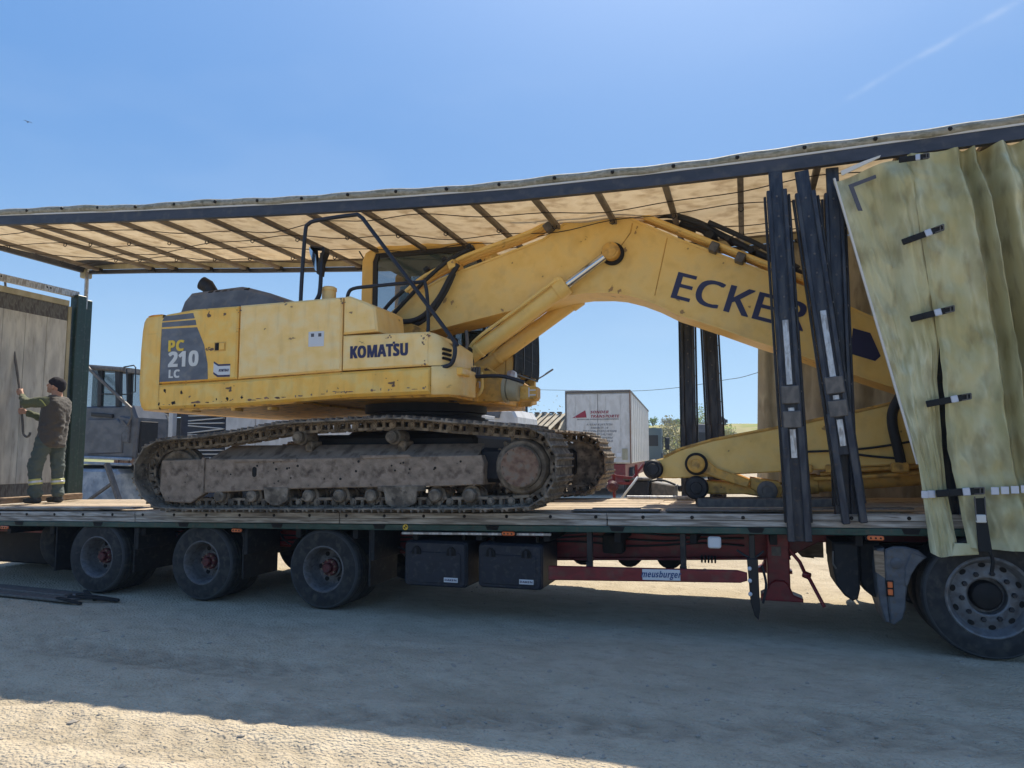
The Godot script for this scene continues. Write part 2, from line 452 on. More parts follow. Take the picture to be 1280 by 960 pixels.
	mat("white_paint", [Color(0.74, 0.73, 0.71), Color(0.79, 0.785, 0.77), Color(0.72, 0.71, 0.69)], Vector3(2.4, 5.0, 2.4), 0.5, 0.0, "", 1.0, [Color(0.55, 0.52, 0.47, 0.4), 0.40, 2.5, Vector3(1.4, 5.0, 1.4)])
	mat("lorry_blue", [Color(0.26, 0.275, 0.30), Color(0.30, 0.315, 0.34), Color(0.35, 0.36, 0.38)], Vector3(1.8, 1.4, 1.8), 0.4, 0.0, "", 1.0, [Color(0.42, 0.40, 0.37, 0.3), 0.42, 1.0])
	mat("lorry_tank", [Color(0.44, 0.50, 0.56), Color(0.52, 0.57, 0.62), Color(0.60, 0.64, 0.68)], Vector3(1.6, 1.6, 1.6), 0.45, 0.0, "", 1.0, [Color(0.34, 0.38, 0.42, 0.5), 0.42, 0.8])
	plain("tyre_worn", Color(0.24, 0.245, 0.25), 0.85)
	mat("rusty_sheet", [Color(0.42, 0.30, 0.22), Color(0.52, 0.40, 0.31), Color(0.36, 0.26, 0.20)], Vector3(0.8, 2.0, 0.8), 0.8)
	mat("blue_box", [Color(0.10, 0.14, 0.22), Color(0.14, 0.18, 0.26)], Vector3(1.0, 1.0, 1.0), 0.5)
	mat("fibre_roof", [Color(0.60, 0.55, 0.46), Color(0.70, 0.66, 0.56)], Vector3(1.5, 1.5, 1.5), 0.85)
	mat("bark", [Color(0.30, 0.26, 0.22), Color(0.40, 0.36, 0.31)], Vector3(0.5, 1.0, 0.5), 0.9)
	mat("bush_dry", [Color(0.56, 0.53, 0.42), Color(0.64, 0.61, 0.50), Color(0.56, 0.56, 0.40)], Vector3(3, 3, 3), 0.9)
	mat("bush_green", [Color(0.50, 0.57, 0.28), Color(0.58, 0.65, 0.36), Color(0.46, 0.53, 0.26)], Vector3(3, 3, 3), 0.85)
	for k in ["bush_dry", "bush_green"]:
		M[k].backlight_enabled = true; M[k].backlight = Color(0.62, 0.62, 0.45)
	# yard dirt: broad tone, tracks drawn out along the yard, grit
	var gr := mat("yard_dirt", [Color(0.70, 0.655, 0.57), Color(0.72, 0.675, 0.59), Color(0.74, 0.695, 0.61)], Vector3(2.2, 2.2, 1.7), 0.95, 0.0, "grit", 1.3, [Color(0.55, 0.50, 0.43, 0.35), 0.46, 1.5, Vector3(1.1, 1.0, 0.6)])
	gr.metallic_specular = 0.2
	gr.vertex_color_use_as_albedo = true
	var hl := mat("hill_grass", [Color(0.60, 0.57, 0.42), Color(0.63, 0.60, 0.45), Color(0.52, 0.56, 0.33)], Vector3(30, 10, 20), 0.95, 0.0, "", 1.0, [Color(0.44, 0.52, 0.25, 0.8), 0.47, 30.0])
	hl.metallic_specular = 0.1

# ---------------------------------------------------------------- setting
const TRACKS := [[2.55, 0.06, 0.020, 0.30], [3.35, 0.10, 0.016, 0.26], [1.75, -0.05, -0.006, 0.24], [4.1, 0.16, 0.03, 0.3], [2.1, -0.16, 0.012, 0.2]]

# how deep in a tyre print the point lies, and the phase of its lugs
func tyre_print(x: float, z: float, n: FastNoiseLite) -> Vector2:
	var out := Vector2.ZERO
	if z < 0.8 or x < -10.0 or x > 5.5 or z > 6.0: return out
	for q in TRACKS:
		var off: float = z - (q[0] + q[1] * x + q[2] * x * x)
		if absf(off) < q[3]:
			var k := smoothstep(q[3], q[3] - 0.06, absf(off)) * smoothstep(-0.30, 0.2, n.get_noise_2d(x * 0.5 + q[0] * 9.0, z * 0.5))
			if k > out.x: out = Vector2(k, 0.6 * sin(x * 24.0 + absf(off) * 22.0) + 0.4 * cos(off * 55.0))
	return out

func ground_height(x: float, z: float, n: FastNoiseLite) -> float:
	var near := clampf(1.0 - (absf(z - 1.0) - 9.0) / 12.0, 0.0, 1.0)
	var lump := n.get_noise_2d(x * 0.5, z * 1.4) * 0.030 + n.get_noise_2d(x * 2.6, z * 5.0) * 0.013 + n.get_noise_2d(x * 9.0, z * 11.0) * 0.008
	var tp := tyre_print(x, z, n)
	lump += tp.x * (-0.016 + 0.014 * tp.y)
	if z < 0.7 and z > -3.2: lump *= 0.45
	return GY + lump * lerpf(0.35, 1.0, near)

# compacted or scuffed dirt has its own tone
func ground_tone(x: float, z: float, n: FastNoiseLite) -> Color:
	var tp := tyre_print(x, z, n)
	var t := 1.0 - tp.x * (0.17 - 0.15 * tp.y)
	t *= 1.0 + 0.09 * n.get_noise_2d(x * 0.9 + 50.0, z * 4.5) + 0.07 * n.get_noise_2d(x * 6.0, z * 22.0 + 9.0)
	var damp := smoothstep(0.28, 0.5, n.get_noise_2d(x * 0.55 - 31.0, z * 0.8 + 7.0))
	return Color(t, t, t) * Color(1, 0.99, 0.97).lerp(Color(0.74, 0.71, 0.67), damp * 0.35)

func spread(a: float, b: float, step: float, far_lo: float, far_hi: float) -> Array:
	var out := []
	var s := step
	var v := a
	var left := []
	while v > far_lo:
		s *= 1.25; v -= s
		left.append(v)
	left.reverse()
	out.append_array(left)
	v = a
	while v < b:
		out.append(v); v += step
	s = step
	while v < far_hi:
		out.append(v); s *= 1.25; v += s
	out.append(v)
	return out

func setting() -> void:
	O = Vector3.ZERO
	var n := FastNoiseLite.new(); n.seed = 21; n.frequency = 0.5; n.fractal_octaves = 3
	var xs := spread(-9.5, 5.0, 0.055, -420.0, 420.0)
	var zs := spread(-4.5, 5.0, 0.05, -260.0, 300.0)
	var st := mb()
	sg += 1; st.set_smooth_group(sg)
	var h := []
	for z in zs:
		var row := PackedFloat32Array()
		for x in xs: row.append(ground_height(x, z, n))
		h.append(row)
	for j in zs.size():
		for i in xs.size():
			st.set_color(ground_tone(xs[i], zs[j], n))
			st.add_vertex(Vector3(xs[i], h[j][i], zs[j]))
	var w := xs.size()
	for j in zs.size() - 1:
		for i in w - 1:
			var q := j * w + i
			for e in [q, q + 1, q + w + 1, q, q + w + 1, q + w]: st.add_index(e)
	tag(done(st, "ground", M.yard_dirt), "pale dry dirt yard with wheel marks and grit", "", "", "structure")
	# bank and fields behind the yard
	st = mb()
	sg += 1; st.set_smooth_group(sg)
	var hn := FastNoiseLite.new(); hn.seed = 5; hn.frequency = 0.03; hn.fractal_octaves = 4
	var hh := func(x: float, z: float) -> float:
		var d := -z + 0.15 * x
		var top := 5.6 + 2.6 * smoothstep(-15.0, -60.0, x)
		return -0.4 + (top + 0.4) * (0.45 * smoothstep(56.0, 74.0, d) + 0.55 * smoothstep(74.0, 98.0, d)) + hn.get_noise_2d(x, z) * 0.5 * smoothstep(56.0, 64.0, d) + smoothstep(98.0, 300.0, d) * 1.0
	var zz := []
	for i in 60: zz.append(-44.0 - i * 1.2)
	for i in 14: zz.append(-118.0 - i * 12.0)
	for j in zz.size() - 1:
		for i in 110:
			var x0 := -220.0 + i * 4.0
			var x1 := x0 + 4.0
			quad(st, Vector3(x0, hh.call(x0, zz[j + 1]), zz[j + 1]), Vector3(x1, hh.call(x1, zz[j + 1]), zz[j + 1]), Vector3(x1, hh.call(x1, zz[j]), zz[j]), Vector3(x0, hh.call(x0, zz[j]), zz[j]))
	tag(done(st, "hill", M.hill_grass), "low grassy bank behind the yard", "", "", "structure")
	# loose stones on the dirt
	st = mb()
	for k in 6:
		var a := TAU * k / 6
		var b := TAU * (k + 1) / 6
		tri(st, Vector3(0, 0.5, 0.1), Vector3(cos(b) * 0.6, 0.15, sin(b) * 0.5), Vector3(cos(a) * 0.6, 0.15, sin(a) * 0.5))
		quad(st, Vector3(cos(a) * 0.6, 0.15, sin(a) * 0.5), Vector3(cos(b) * 0.6, 0.15, sin(b) * 0.5), Vector3(cos(b) * 0.5, -0.4, sin(b) * 0.45), Vector3(cos(a) * 0.5, -0.4, sin(a) * 0.45))
	st.generate_normals()
	var mm := MultiMesh.new()
	mm.transform_format = MultiMesh.TRANSFORM_3D
	mm.mesh = st.commit()
	mm.instance_count = 6500
	for i in 6500:
		var x := rng.randf_range(-9.0, 4.5)
		var z := rng.randf_range(-4.5, 5.2) if i % 3 else rng.randf_range(1.0, 4.6)
		var s := 0.004 + 0.012 * pow(rng.randf(), 4.0) + 0.030 * pow(rng.randf(), 18.0)
		if i < 320:                                   # coarser stones on the bare patch in front
			x = rng.randf_range(-1.5, 4.0) + 0.3 * rng.randfn(); z = rng.randf_range(1.6, 4.6)
			s = rng.randf_range(0.008, 0.020)
		var B := Basis(Vector3.UP, rng.randf() * TAU) * Basis.from_scale(Vector3(s * rng.randf_range(0.8, 1.6), s * rng.randf_range(0.6, 1.1), s))
		mm.set_instance_transform(i, Transform3D(B, Vector3(x, ground_height(x, z, n), z)))
	var g := MultiMeshInstance3D.new(); g.name = "gravel"
	g.multimesh = mm
	g.material_override = plain("stone", Color(0.60, 0.57, 0.52), 0.9)
	add_child(g, true)
	tag(g, "small loose stones scattered over the dirt yard", "gravel", "", "stuff")

# ---------------------------------------------------------------- plants
func foliage(st: SurfaceTool, c: Vector3, r: Vector3, count: int, size: float) -> void:
	for i in count:
		var d := Vector3(rng.randfn(), rng.randfn(), rng.randfn()).normalized() * pow(rng.randf(), 0.45)
		var p := c + d * r
		var u := Vector3(rng.randfn(), rng.randfn() * 1.2, rng.randfn()).normalized() * size * rng.randf_range(0.6, 1.3)
		var v := u.cross(Vector3(rng.randfn(), rng.randfn(), rng.randfn())).normalized() * size * 0.45
		quad(st, p - u, p - v, p + u, p + v)

func branches(st: SurfaceTool, a: Vector3, d: Vector3, l: float, r: float, depth: int) -> void:
	var b := a + d * l
	tube(st, [a, (a + b) * 0.5 + Vector3(rng.randfn(), 0, rng.randfn()) * l * 0.04, b], r, 5 if depth > 1 else 4, r * 0.6)
	if depth == 0: return
	for i in 3 + (1 if depth > 2 else 0):
		var nd := (d + Vector3(rng.randfn(), rng.randfn() * 0.4 + 0.15, rng.randfn()) * 0.55).normalized()
		branches(st, a.lerp(b, rng.randf_range(0.45, 1.0)), nd, l * rng.randf_range(0.55, 0.8), r * 0.55, depth - 1)

func bush(at_: Vector3, r: Vector3, mat_name: String, label: String, group: String, count := 900, size := 0.12) -> void:
	var t := thing("bush", label, "bush", at_, group)
	var st := mb()
	for i in 7:
		var a := rng.randf() * TAU
		tube(st, [at_, at_ + Vector3(cos(a) * r.x * 0.5, r.y * rng.randf_range(0.6, 1.1), sin(a) * r.z * 0.5)], 0.04, 4, 0.015)
	done(st, "stem", M.bark, t)
	st = mb()
	for k in 7:
		var o := Vector3(rng.randfn() * r.x * 0.45, r.y * rng.randf_range(0.35, 0.9), rng.randfn() * r.z * 0.4)
		foliage(st, at_ + o, r * rng.randf_range(0.3, 0.55), count / 7, size)
	done(st, "foliage", M[mat_name], t)

func tree(at_: Vector3, h: float, leaf: String, count: int, label: String) -> void:
	var t := thing("tree", label, "tree", at_)
	var st := mb()
	branches(st, at_, Vector3(0.05, 1, 0).normalized(), h * 0.34, h * 0.022, 4)
	done(st, "trunk", M.bark, t)
	st = mb()
	for k in 12:
		foliage(st, at_ + Vector3(rng.randfn() * h * 0.16, h * rng.randf_range(0.5, 0.95), rng.randfn() * h * 0.16), Vector3.ONE * h * 0.12, count / 12, h * 0.018)
	done(st, "crown", M[leaf], t)

# ---------------------------------------------------------------- what stands behind the trailer
func background() -> void:
	white_trailer()
	white_lorry()
	grey_lorry()
	yard_left()
	shed_and_lamp()
	farm_things()
	# bank plants
	bush(Vector3(-9.2, 0.3, -66.0), Vector3(3.0, 3.6, 1.6), "bush_dry", "wide leafless grey thicket at the foot of the bank beside the white lorry", "", 2400, 0.16)
	bush(Vector3(-5.4, 0.8, -68.5), Vector3(2.8, 3.6, 1.6), "bush_dry", "leafless grey thicket between the white lorry and the black posts", "", 2400, 0.16)
	bush(Vector3(-6.1, 0.1, -54.6), Vector3(1.6, 1.2, 1.0), "bush_green", "low fresh green bush in front of the leafless thicket", "", 1100, 0.10)
	bush(Vector3(-1.0, 1.0, -70.0), Vector3(1.9, 2.6, 1.4), "bush_dry", "brown bush on the bank just right of the black posts", "", 1500, 0.14)
	bush(Vector3(1.2, 1.6, -74.0), Vector3(2.4, 1.9, 1.4), "bush_dry", "brown bush on the bank near the hanging beige curtain", "", 1500, 0.14)
	bush(Vector3(-2.9, 1.6, -72.0), Vector3(1.6, 2.2, 1.2), "bush_green", "green bush seen between the two black posts", "", 1100, 0.12)
	var rows := ["small dry bush on the bank top right behind the white lorry trailer", "small green bush on the bank top just right of the white trailer's roof edge", "tallest dry bush in the row along the top of the bank", "small green bush in the middle of the row on the bank top", "dry bush on the bank top next to the left black far post", "green bush on the bank top nearest the left black far post"]
	var k := 0
	for x in [-13.6, -11.9, -10.3, -8.9, -7.6, -6.4]:
		bush(Vector3(x, 5.3, -93.5 - (k % 3)), Vector3(0.85, 0.7 + 0.35 * ((k * 7) % 4) / 3.0, 0.7), "bush_green" if k % 2 else "bush_dry", rows[k], "bushes along the top of the bank", 420, 0.11)
		k += 1
	tree(Vector3(-3.5, 0.9, -56.0), 4.9, "bush_green", 500, "thin pale green tree rising between the two black posts")
	tree(Vector3(-15.6, 0.0, -51.5), 6.2, "bush_dry", 90, "bare grey tree behind the corrugated shed roof")
	tree(Vector3(-13.6, 0.0, -54.0), 5.3, "bush_dry", 60, "smaller bare tree between the shed roof and the white lorry trailer")
	# posts on the skyline
	var names := ["leftmost of the three thin posts on the skyline", "middle one of the three thin posts on the skyline", "rightmost of the three thin posts on the skyline"]
	var i := 0
	for q in [Vector3(2.3, 5.2, -98.5), Vector3(3.4, 5.2, -98.0), Vector3(4.6, 5.2, -98.8)]:
		O = q
		var st := mb()
		cyl(st, q + Vector3(0, -0.4, 0), q + Vector3(0, 1.35, 0), 0.05, 8)
		bar(st, q + Vector3(-0.25, 1.2, 0), q + Vector3(0.25, 1.2, 0), 0.06, 0.08)
		tag(done(st, "fence_post", M.bark), names[i], "post", "posts on the skyline of the bank")
		i += 1
	# a parked car on the skyline
	var c := thing("parked_car", "dark car parked on top of the bank", "car", Vector3(-3.2, 5.45, -95.0))
	var st := mb()
	var b := c.position
	prism(st, pv([-1.0, 0.25, 1.0, 0.25, 1.0, 0.62, 0.75, 0.68, 0.4, 1.05, -0.5, 1.05, -0.8, 0.68, -1.0, 0.6]), -0.7, 0.7, 0.05, at(b.x, b.y, b.z))
	done(st, "body", M.cab_black, c)
	for s in [-0.6, 0.6]:
		st = mb()
		cyl(st, b + Vector3(s, 0.25, 0.6), b + Vector3(s, 0.25, 0.75), 0.25, 12)
		done(st, "wheel", M.tyre, c)

func white_trailer() -> void:
	var t := thing("lorry_trailer", "white box lorry trailer with red lettering on its rear doors", "lorry trailer", Vector3(-5.3, 0.04, -20.95))
	t.rotation.y = deg_to_rad(4.2)
	O = Vector3.ZERO
	var W := 1.22
	var st := mb()
	box6(st, -W, W, 1.2, 3.9, -13.4, -0.06, 0.03)
	done(st, "box_body", M.white_paint, t)
	for s in [-1, 1]:
		st = mb()
		box(st, Vector3(s * 0.605, 2.53, -0.03), Vector3(1.19, 2.58, 0.05), 0.01)
		done(st, "rear_door", M.white_paint, t)
		st = mb()
		bar(st, Vector3(s * 1.215, 1.2, 0.0), Vector3(s * 1.215, 3.9, 0.0), 0.05, 0.05)
		done(st, "corner_post", M.rusty_sheet if s > 0 else M.plate_steel, t)
		st = mb()
		for q in [0.3, 0.85]:
			bar(st, Vector3(s * q, 1.28, 0.004), Vector3(s * q, 3.75, 0.004), 0.016, 0.012)
		done(st, "lock_bar", M.white_paint, t)
	st = mb()
	box6(st, -W - 0.02, W + 0.02, 3.86, 3.96, -13.42, 0.02, 0.015)
	done(st, "roof_edge", M.plate_steel, t)
	st = mb()
	for i in 11:
		var z := -0.6 - i * 1.2
		bar(st, Vector3(W + 0.006, 1.25, z), Vector3(W + 0.006, 3.86, z), 0.05, 0.03)
	done(st, "side_seam", M.white_paint, t)
	st = mb()
	box6(st, -1.0, 1.0, 0.62, 1.18, -13.0, -0.1, 0.02)
	box6(st, -1.15, 1.15, 0.5, 0.72, -0.22, 0.0, 0.02)
	done(st, "red_chassis", M.chassis_red, t)
	for s in [-1, 1]:
		for z in [-2.2, -3.5, -4.8]:
			st = mb()
			lathe(st, [0.2, -0.17, 0.5, -0.17, 0.52, -0.1, 0.52, 0.1, 0.5, 0.17, 0.3, 0.17, 0.28, 0.1, 0.0, 0.08], Transform3D(Basis(Vector3.UP, s * PI * 0.5), Vector3(s * 0.98, 0.52, z)), 18)
			done(st, "wheel", M.tyre, t)
	st = mb()
	box(st, Vector3(1.0, 1.55, 0.012), Vector3(0.2, 0.42, 0.012), 0.003)
	done(st, "yellow_plate", M.cream_trim, t)
	st = mb()
	box(st, Vector3(0.78, 1.52, 0.012), Vector3(0.18, 0.14, 0.012), 0.003)
	done(st, "number_plate", M.sign_white, t)
	st = mb()
	prism(st, pv([-0.97, 2.92, -0.42, 2.93, -0.47, 3.21]), 0.0, 0.006)
	done(st, "red_triangle", M.letter_red, t)
	writing("SONDER", "lettering", 0.10, at(0.07, 3.13, 0.006), M.letter_red, t, 1.25, true, "Droid Sans", 0.25)
	writing("TRANSPORTE", "lettering", 0.10, at(0.27, 2.97, 0.006), M.letter_red, t, 1.25, true, "Droid Sans", 0.25)
	writing("NATIONALE UND INTERNATIONALE SPEZIALTRANSPORTE", "small_lettering", 0.036, at(0.0, 2.86, 0.006), M.letter_grey, t, 1.15, true)
	var y := 2.66
	for s in ["A-6330 KUFSTEIN", "ENDACH 34", "TELEFON 05372/61028", "FAX 05372/62582", "D-83088 KIEFERSF", "TELEFON 08033-8"]:
		writing(s, "address_lettering", 0.072, at(0.06, y, 0.006), M.letter_grey, t, 1.25, false, "Droid Sans", 0.2)
		y -= 0.125

func white_lorry() -> void:
	var t := thing("lorry_cab", "dark teal lorry cab with dark windows standing ahead of the white box trailer", "lorry", Vector3(-5.75, 0.04, -36.4))
	t.rotation.y = deg_to_rad(4.2)
	O = Vector3.ZERO
	var st := mb()
	prism(st, pv([-1.1, 0.8, 1.1, 0.8, 1.1, 2.7, 0.9, 3.0, -1.1, 3.0]), -1.2, 1.2, 0.05, at(0, 0, 0, Basis(Vector3.UP, PI * 0.5)))
	done(st, "body", plain("dark_teal", Color(0.30, 0.37, 0.40), 0.4), t)
	st = mb()
	box(st, Vector3(0.55, 2.3, 1.11), Vector3(0.9, 0.6, 0.03), 0.01)
	done(st, "rear_window", M.cab_black, t)
	st = mb()
	box(st, Vector3(1.21, 2.2, -0.2), Vector3(0.03, 0.75, 1.1), 0.01)
	done(st, "side_window", M.cab_black, t)
	st = mb()
	box(st, Vector3(1.45, 2.15, -0.95), Vector3(0.26, 0.75, 0.2), 0.04)
	bar(st, Vector3(1.2, 2.5, -0.95), Vector3(1.45, 2.5, -0.95), 0.05, 0.05)
	done(st, "mirror", M.cab_black, t)
	st = mb()
	box(st, Vector3(1.21, 1.25, 0.1), Vector3(0.03, 0.7, 2.0), 0.01)
	done(st, "lower_panel", M.box_plastic, t)
	for s in [-1, 1]:
		st = mb()
		lathe(st, [0.2, -0.16, 0.5, -0.16, 0.52, 0.1, 0.5, 0.16, 0.0, 0.1], Transform3D(Basis(Vector3.UP, s * PI * 0.5), Vector3(s * 1.0, 0.52, -0.3)), 18)
		done(st, "wheel", M.tyre, t)
	# dark lorry seen between the black posts
	t = thing("dark_lorry", "dark lorry cab parked far off, seen between the two black posts", "lorry", Vector3(-3.0, 0.04, -44.9))
	var b := t.position
	st = mb()
	prism(st, pv([-1.0, 0.7, 1.2, 0.7, 1.2, 3.1, 1.0, 3.5, -1.0, 3.6]), -1.1, 1.1, 0.06, at(b.x, b.y, b.z))
	done(st, "body", M.lorry_blue, t)
	st = mb()
	box(st, b + Vector3(0.1, 2.6, 1.11), Vector3(1.3, 0.75, 0.03), 0.01)
	done(st, "side_window", M.cab_black, t)
	st = mb()
	box(st, b + Vector3(0.15, 1.45, 1.12), Vector3(0.8, 0.6, 0.04), 0.01)
	done(st, "white_panel", M.white_paint, t)
	st = mb()
	cyl(st, b + Vector3(0.2, 0.5, 0.8), b + Vector3(0.2, 0.5, 1.1), 0.5, 16)
	done(st, "wheel", M.tyre, t)

func grey_lorry() -> void:
	var t := thing("grey_lorry", "old slate grey lorry cab parked behind the trailer beside the green corner post", "lorry", Vector3(-13.1, 0.04, -7.0))
	var z0 := -6.0
	var z1 := -6.9
	var st := mb()
	prism(st, pv([-14.6, 3.64, -12.73, 3.46, -12.72, 3.36, -14.6, 3.52]), z0 + 0.06, z1, 0.03)
	done(st, "cab_roof", M.plate_steel, t)
	for q in [[-13.5, 3.44, -13.37, 3.43, -13.36, 2.63, -13.47, 2.63], [-13.03, 3.42, -12.88, 3.4, -12.85, 2.62, -12.96, 2.62], [-14.5, 3.5, -14.36, 3.5, -14.36, 2.63, -14.5, 2.63]]:
		for zz in [z0, z1 + 0.1]:
			st = mb()
			prism(st, pv(q), zz, zz - 0.09, 0.01)
			done(st, "pillar", M.cab_black, t)
	for q in [[-14.36, -13.49], [-13.36, -13.0]]:
		for zz in [z0 - 0.04, z1 + 0.06]:
			st = mb()
			box6(st, q[0], q[1], 2.64, 3.44, zz, zz - 0.008, 0.002)
			done(st, "window_pane", M.cab_glass, t)
	st = mb()
	prism(st, pv([-14.6, 2.64, -12.49, 2.63, -12.36, 2.37, -12.40, 1.50, -14.6, 1.5]), z0, z1, 0.04)
	done(st, "body", M.lorry_blue, t)
	st = mb()
	prism(st, pv([-13.65, 2.36, -12.86, 2.35, -12.74, 2.25, -12.70, 2.1, -12.70, 1.62, -13.62, 1.59]), z0 + 0.035, z0 - 0.02, 0.02)
	done(st, "door", M.lorry_blue, t)
	st = mb()
	prism(st, pv([-12.78, 2.41, -12.5, 2.36, -12.52, 1.83, -12.68, 1.86]), z0 + 0.06, z0 - 0.02, 0.02)
	done(st, "side_flap", M.mudguard_grey, t)
	st = mb()
	prism(st, pv([-13.58, 2.50, -12.98, 2.45, -12.98, 2.37, -13.58, 2.42]), z0 + 0.05, z0, 0.015)
	done(st, "door_handle", M.cab_black, t)
	for y in [1.52, 1.40]:
		st = mb()
		bar(st, Vector3(-14.6, y + 0.03, z0 + 0.05), Vector3(-12.42, y - 0.03, z0 + 0.05), 0.10, 0.06, 0.02)
		done(st, "sill_strip", M.lorry_tank, t)
	st = mb()
	box6(st, -14.5, -12.5, 0.95, 1.35, -6.3, -6.9, 0.03)
	done(st, "chassis", M.underside, t)
	st = mb()
	prism(st, pv([-14.2, 1.28, -12.75, 1.28, -12.66, 1.18, -12.62, 0.5, -14.2, 0.5]), z0 + 0.12, z0 - 0.6, 0.06)
	done(st, "side_tank", M.lorry_tank, t)
	st = mb()
	bar(st, Vector3(-12.80, 1.40, z0 + 0.3), Vector3(-12.38, 0.55, z0 + 0.3), 0.12, 0.06)
	bar(st, Vector3(-13.25, 0.62, z0 + 0.3), Vector3(-12.58, 1.02, z0 + 0.3), 0.07, 0.05)
	done(st, "step_frame", M.plate_steel, t)
	st = mb()
	tube(st, [Vector3(-12.78, 3.47, z0), Vector3(-12.46, 3.49, z0 + 0.05), Vector3(-12.40, 3.44, z0 + 0.06), Vector3(-12.38, 2.92, z0 + 0.06), Vector3(-12.63, 2.87, z0 + 0.03), Vector3(-13.4, 2.9, z0 + 0.03)], 0.014, 6)
	tube(st, [Vector3(-12.68, 3.42, z0 + 0.02), Vector3(-12.60, 2.75, z0 + 0.04)], 0.016, 6)
	done(st, "mirror_arm", M.cab_black, t)
	st = mb()
	bar(st, Vector3(-13.83, 3.60, z0 + 0.1), Vector3(-12.43, 2.56, z0 + 0.1), 0.05, 0.06)
	tube(st, [Vector3(-12.44, 2.56, z0 + 0.1), Vector3(-12.40, 2.4, z0 + 0.1), Vector3(-12.52, 2.2, z0 + 0.08), Vector3(-12.66, 2.3, z0 + 0.08)], 0.018, 6)
	done(st, "diagonal_rail", M.plate_steel, t)
	for zz in [-6.35]:
		st = mb()
		lathe(st, [0.2, -0.16, 0.5, -0.16, 0.54, -0.1, 0.54, 0.1, 0.5, 0.16, 0.3, 0.16, 0.0, 0.1], at(-13.9, 0.58, zz), 20)
		done(st, "wheel", M.tyre, t)
	st = mb()
	box6(st, -12.40, -12.34, 1.2, 2.3, -6.1, -6.6, 0.015)
	done(st, "radiator_grille", M.underside, t)

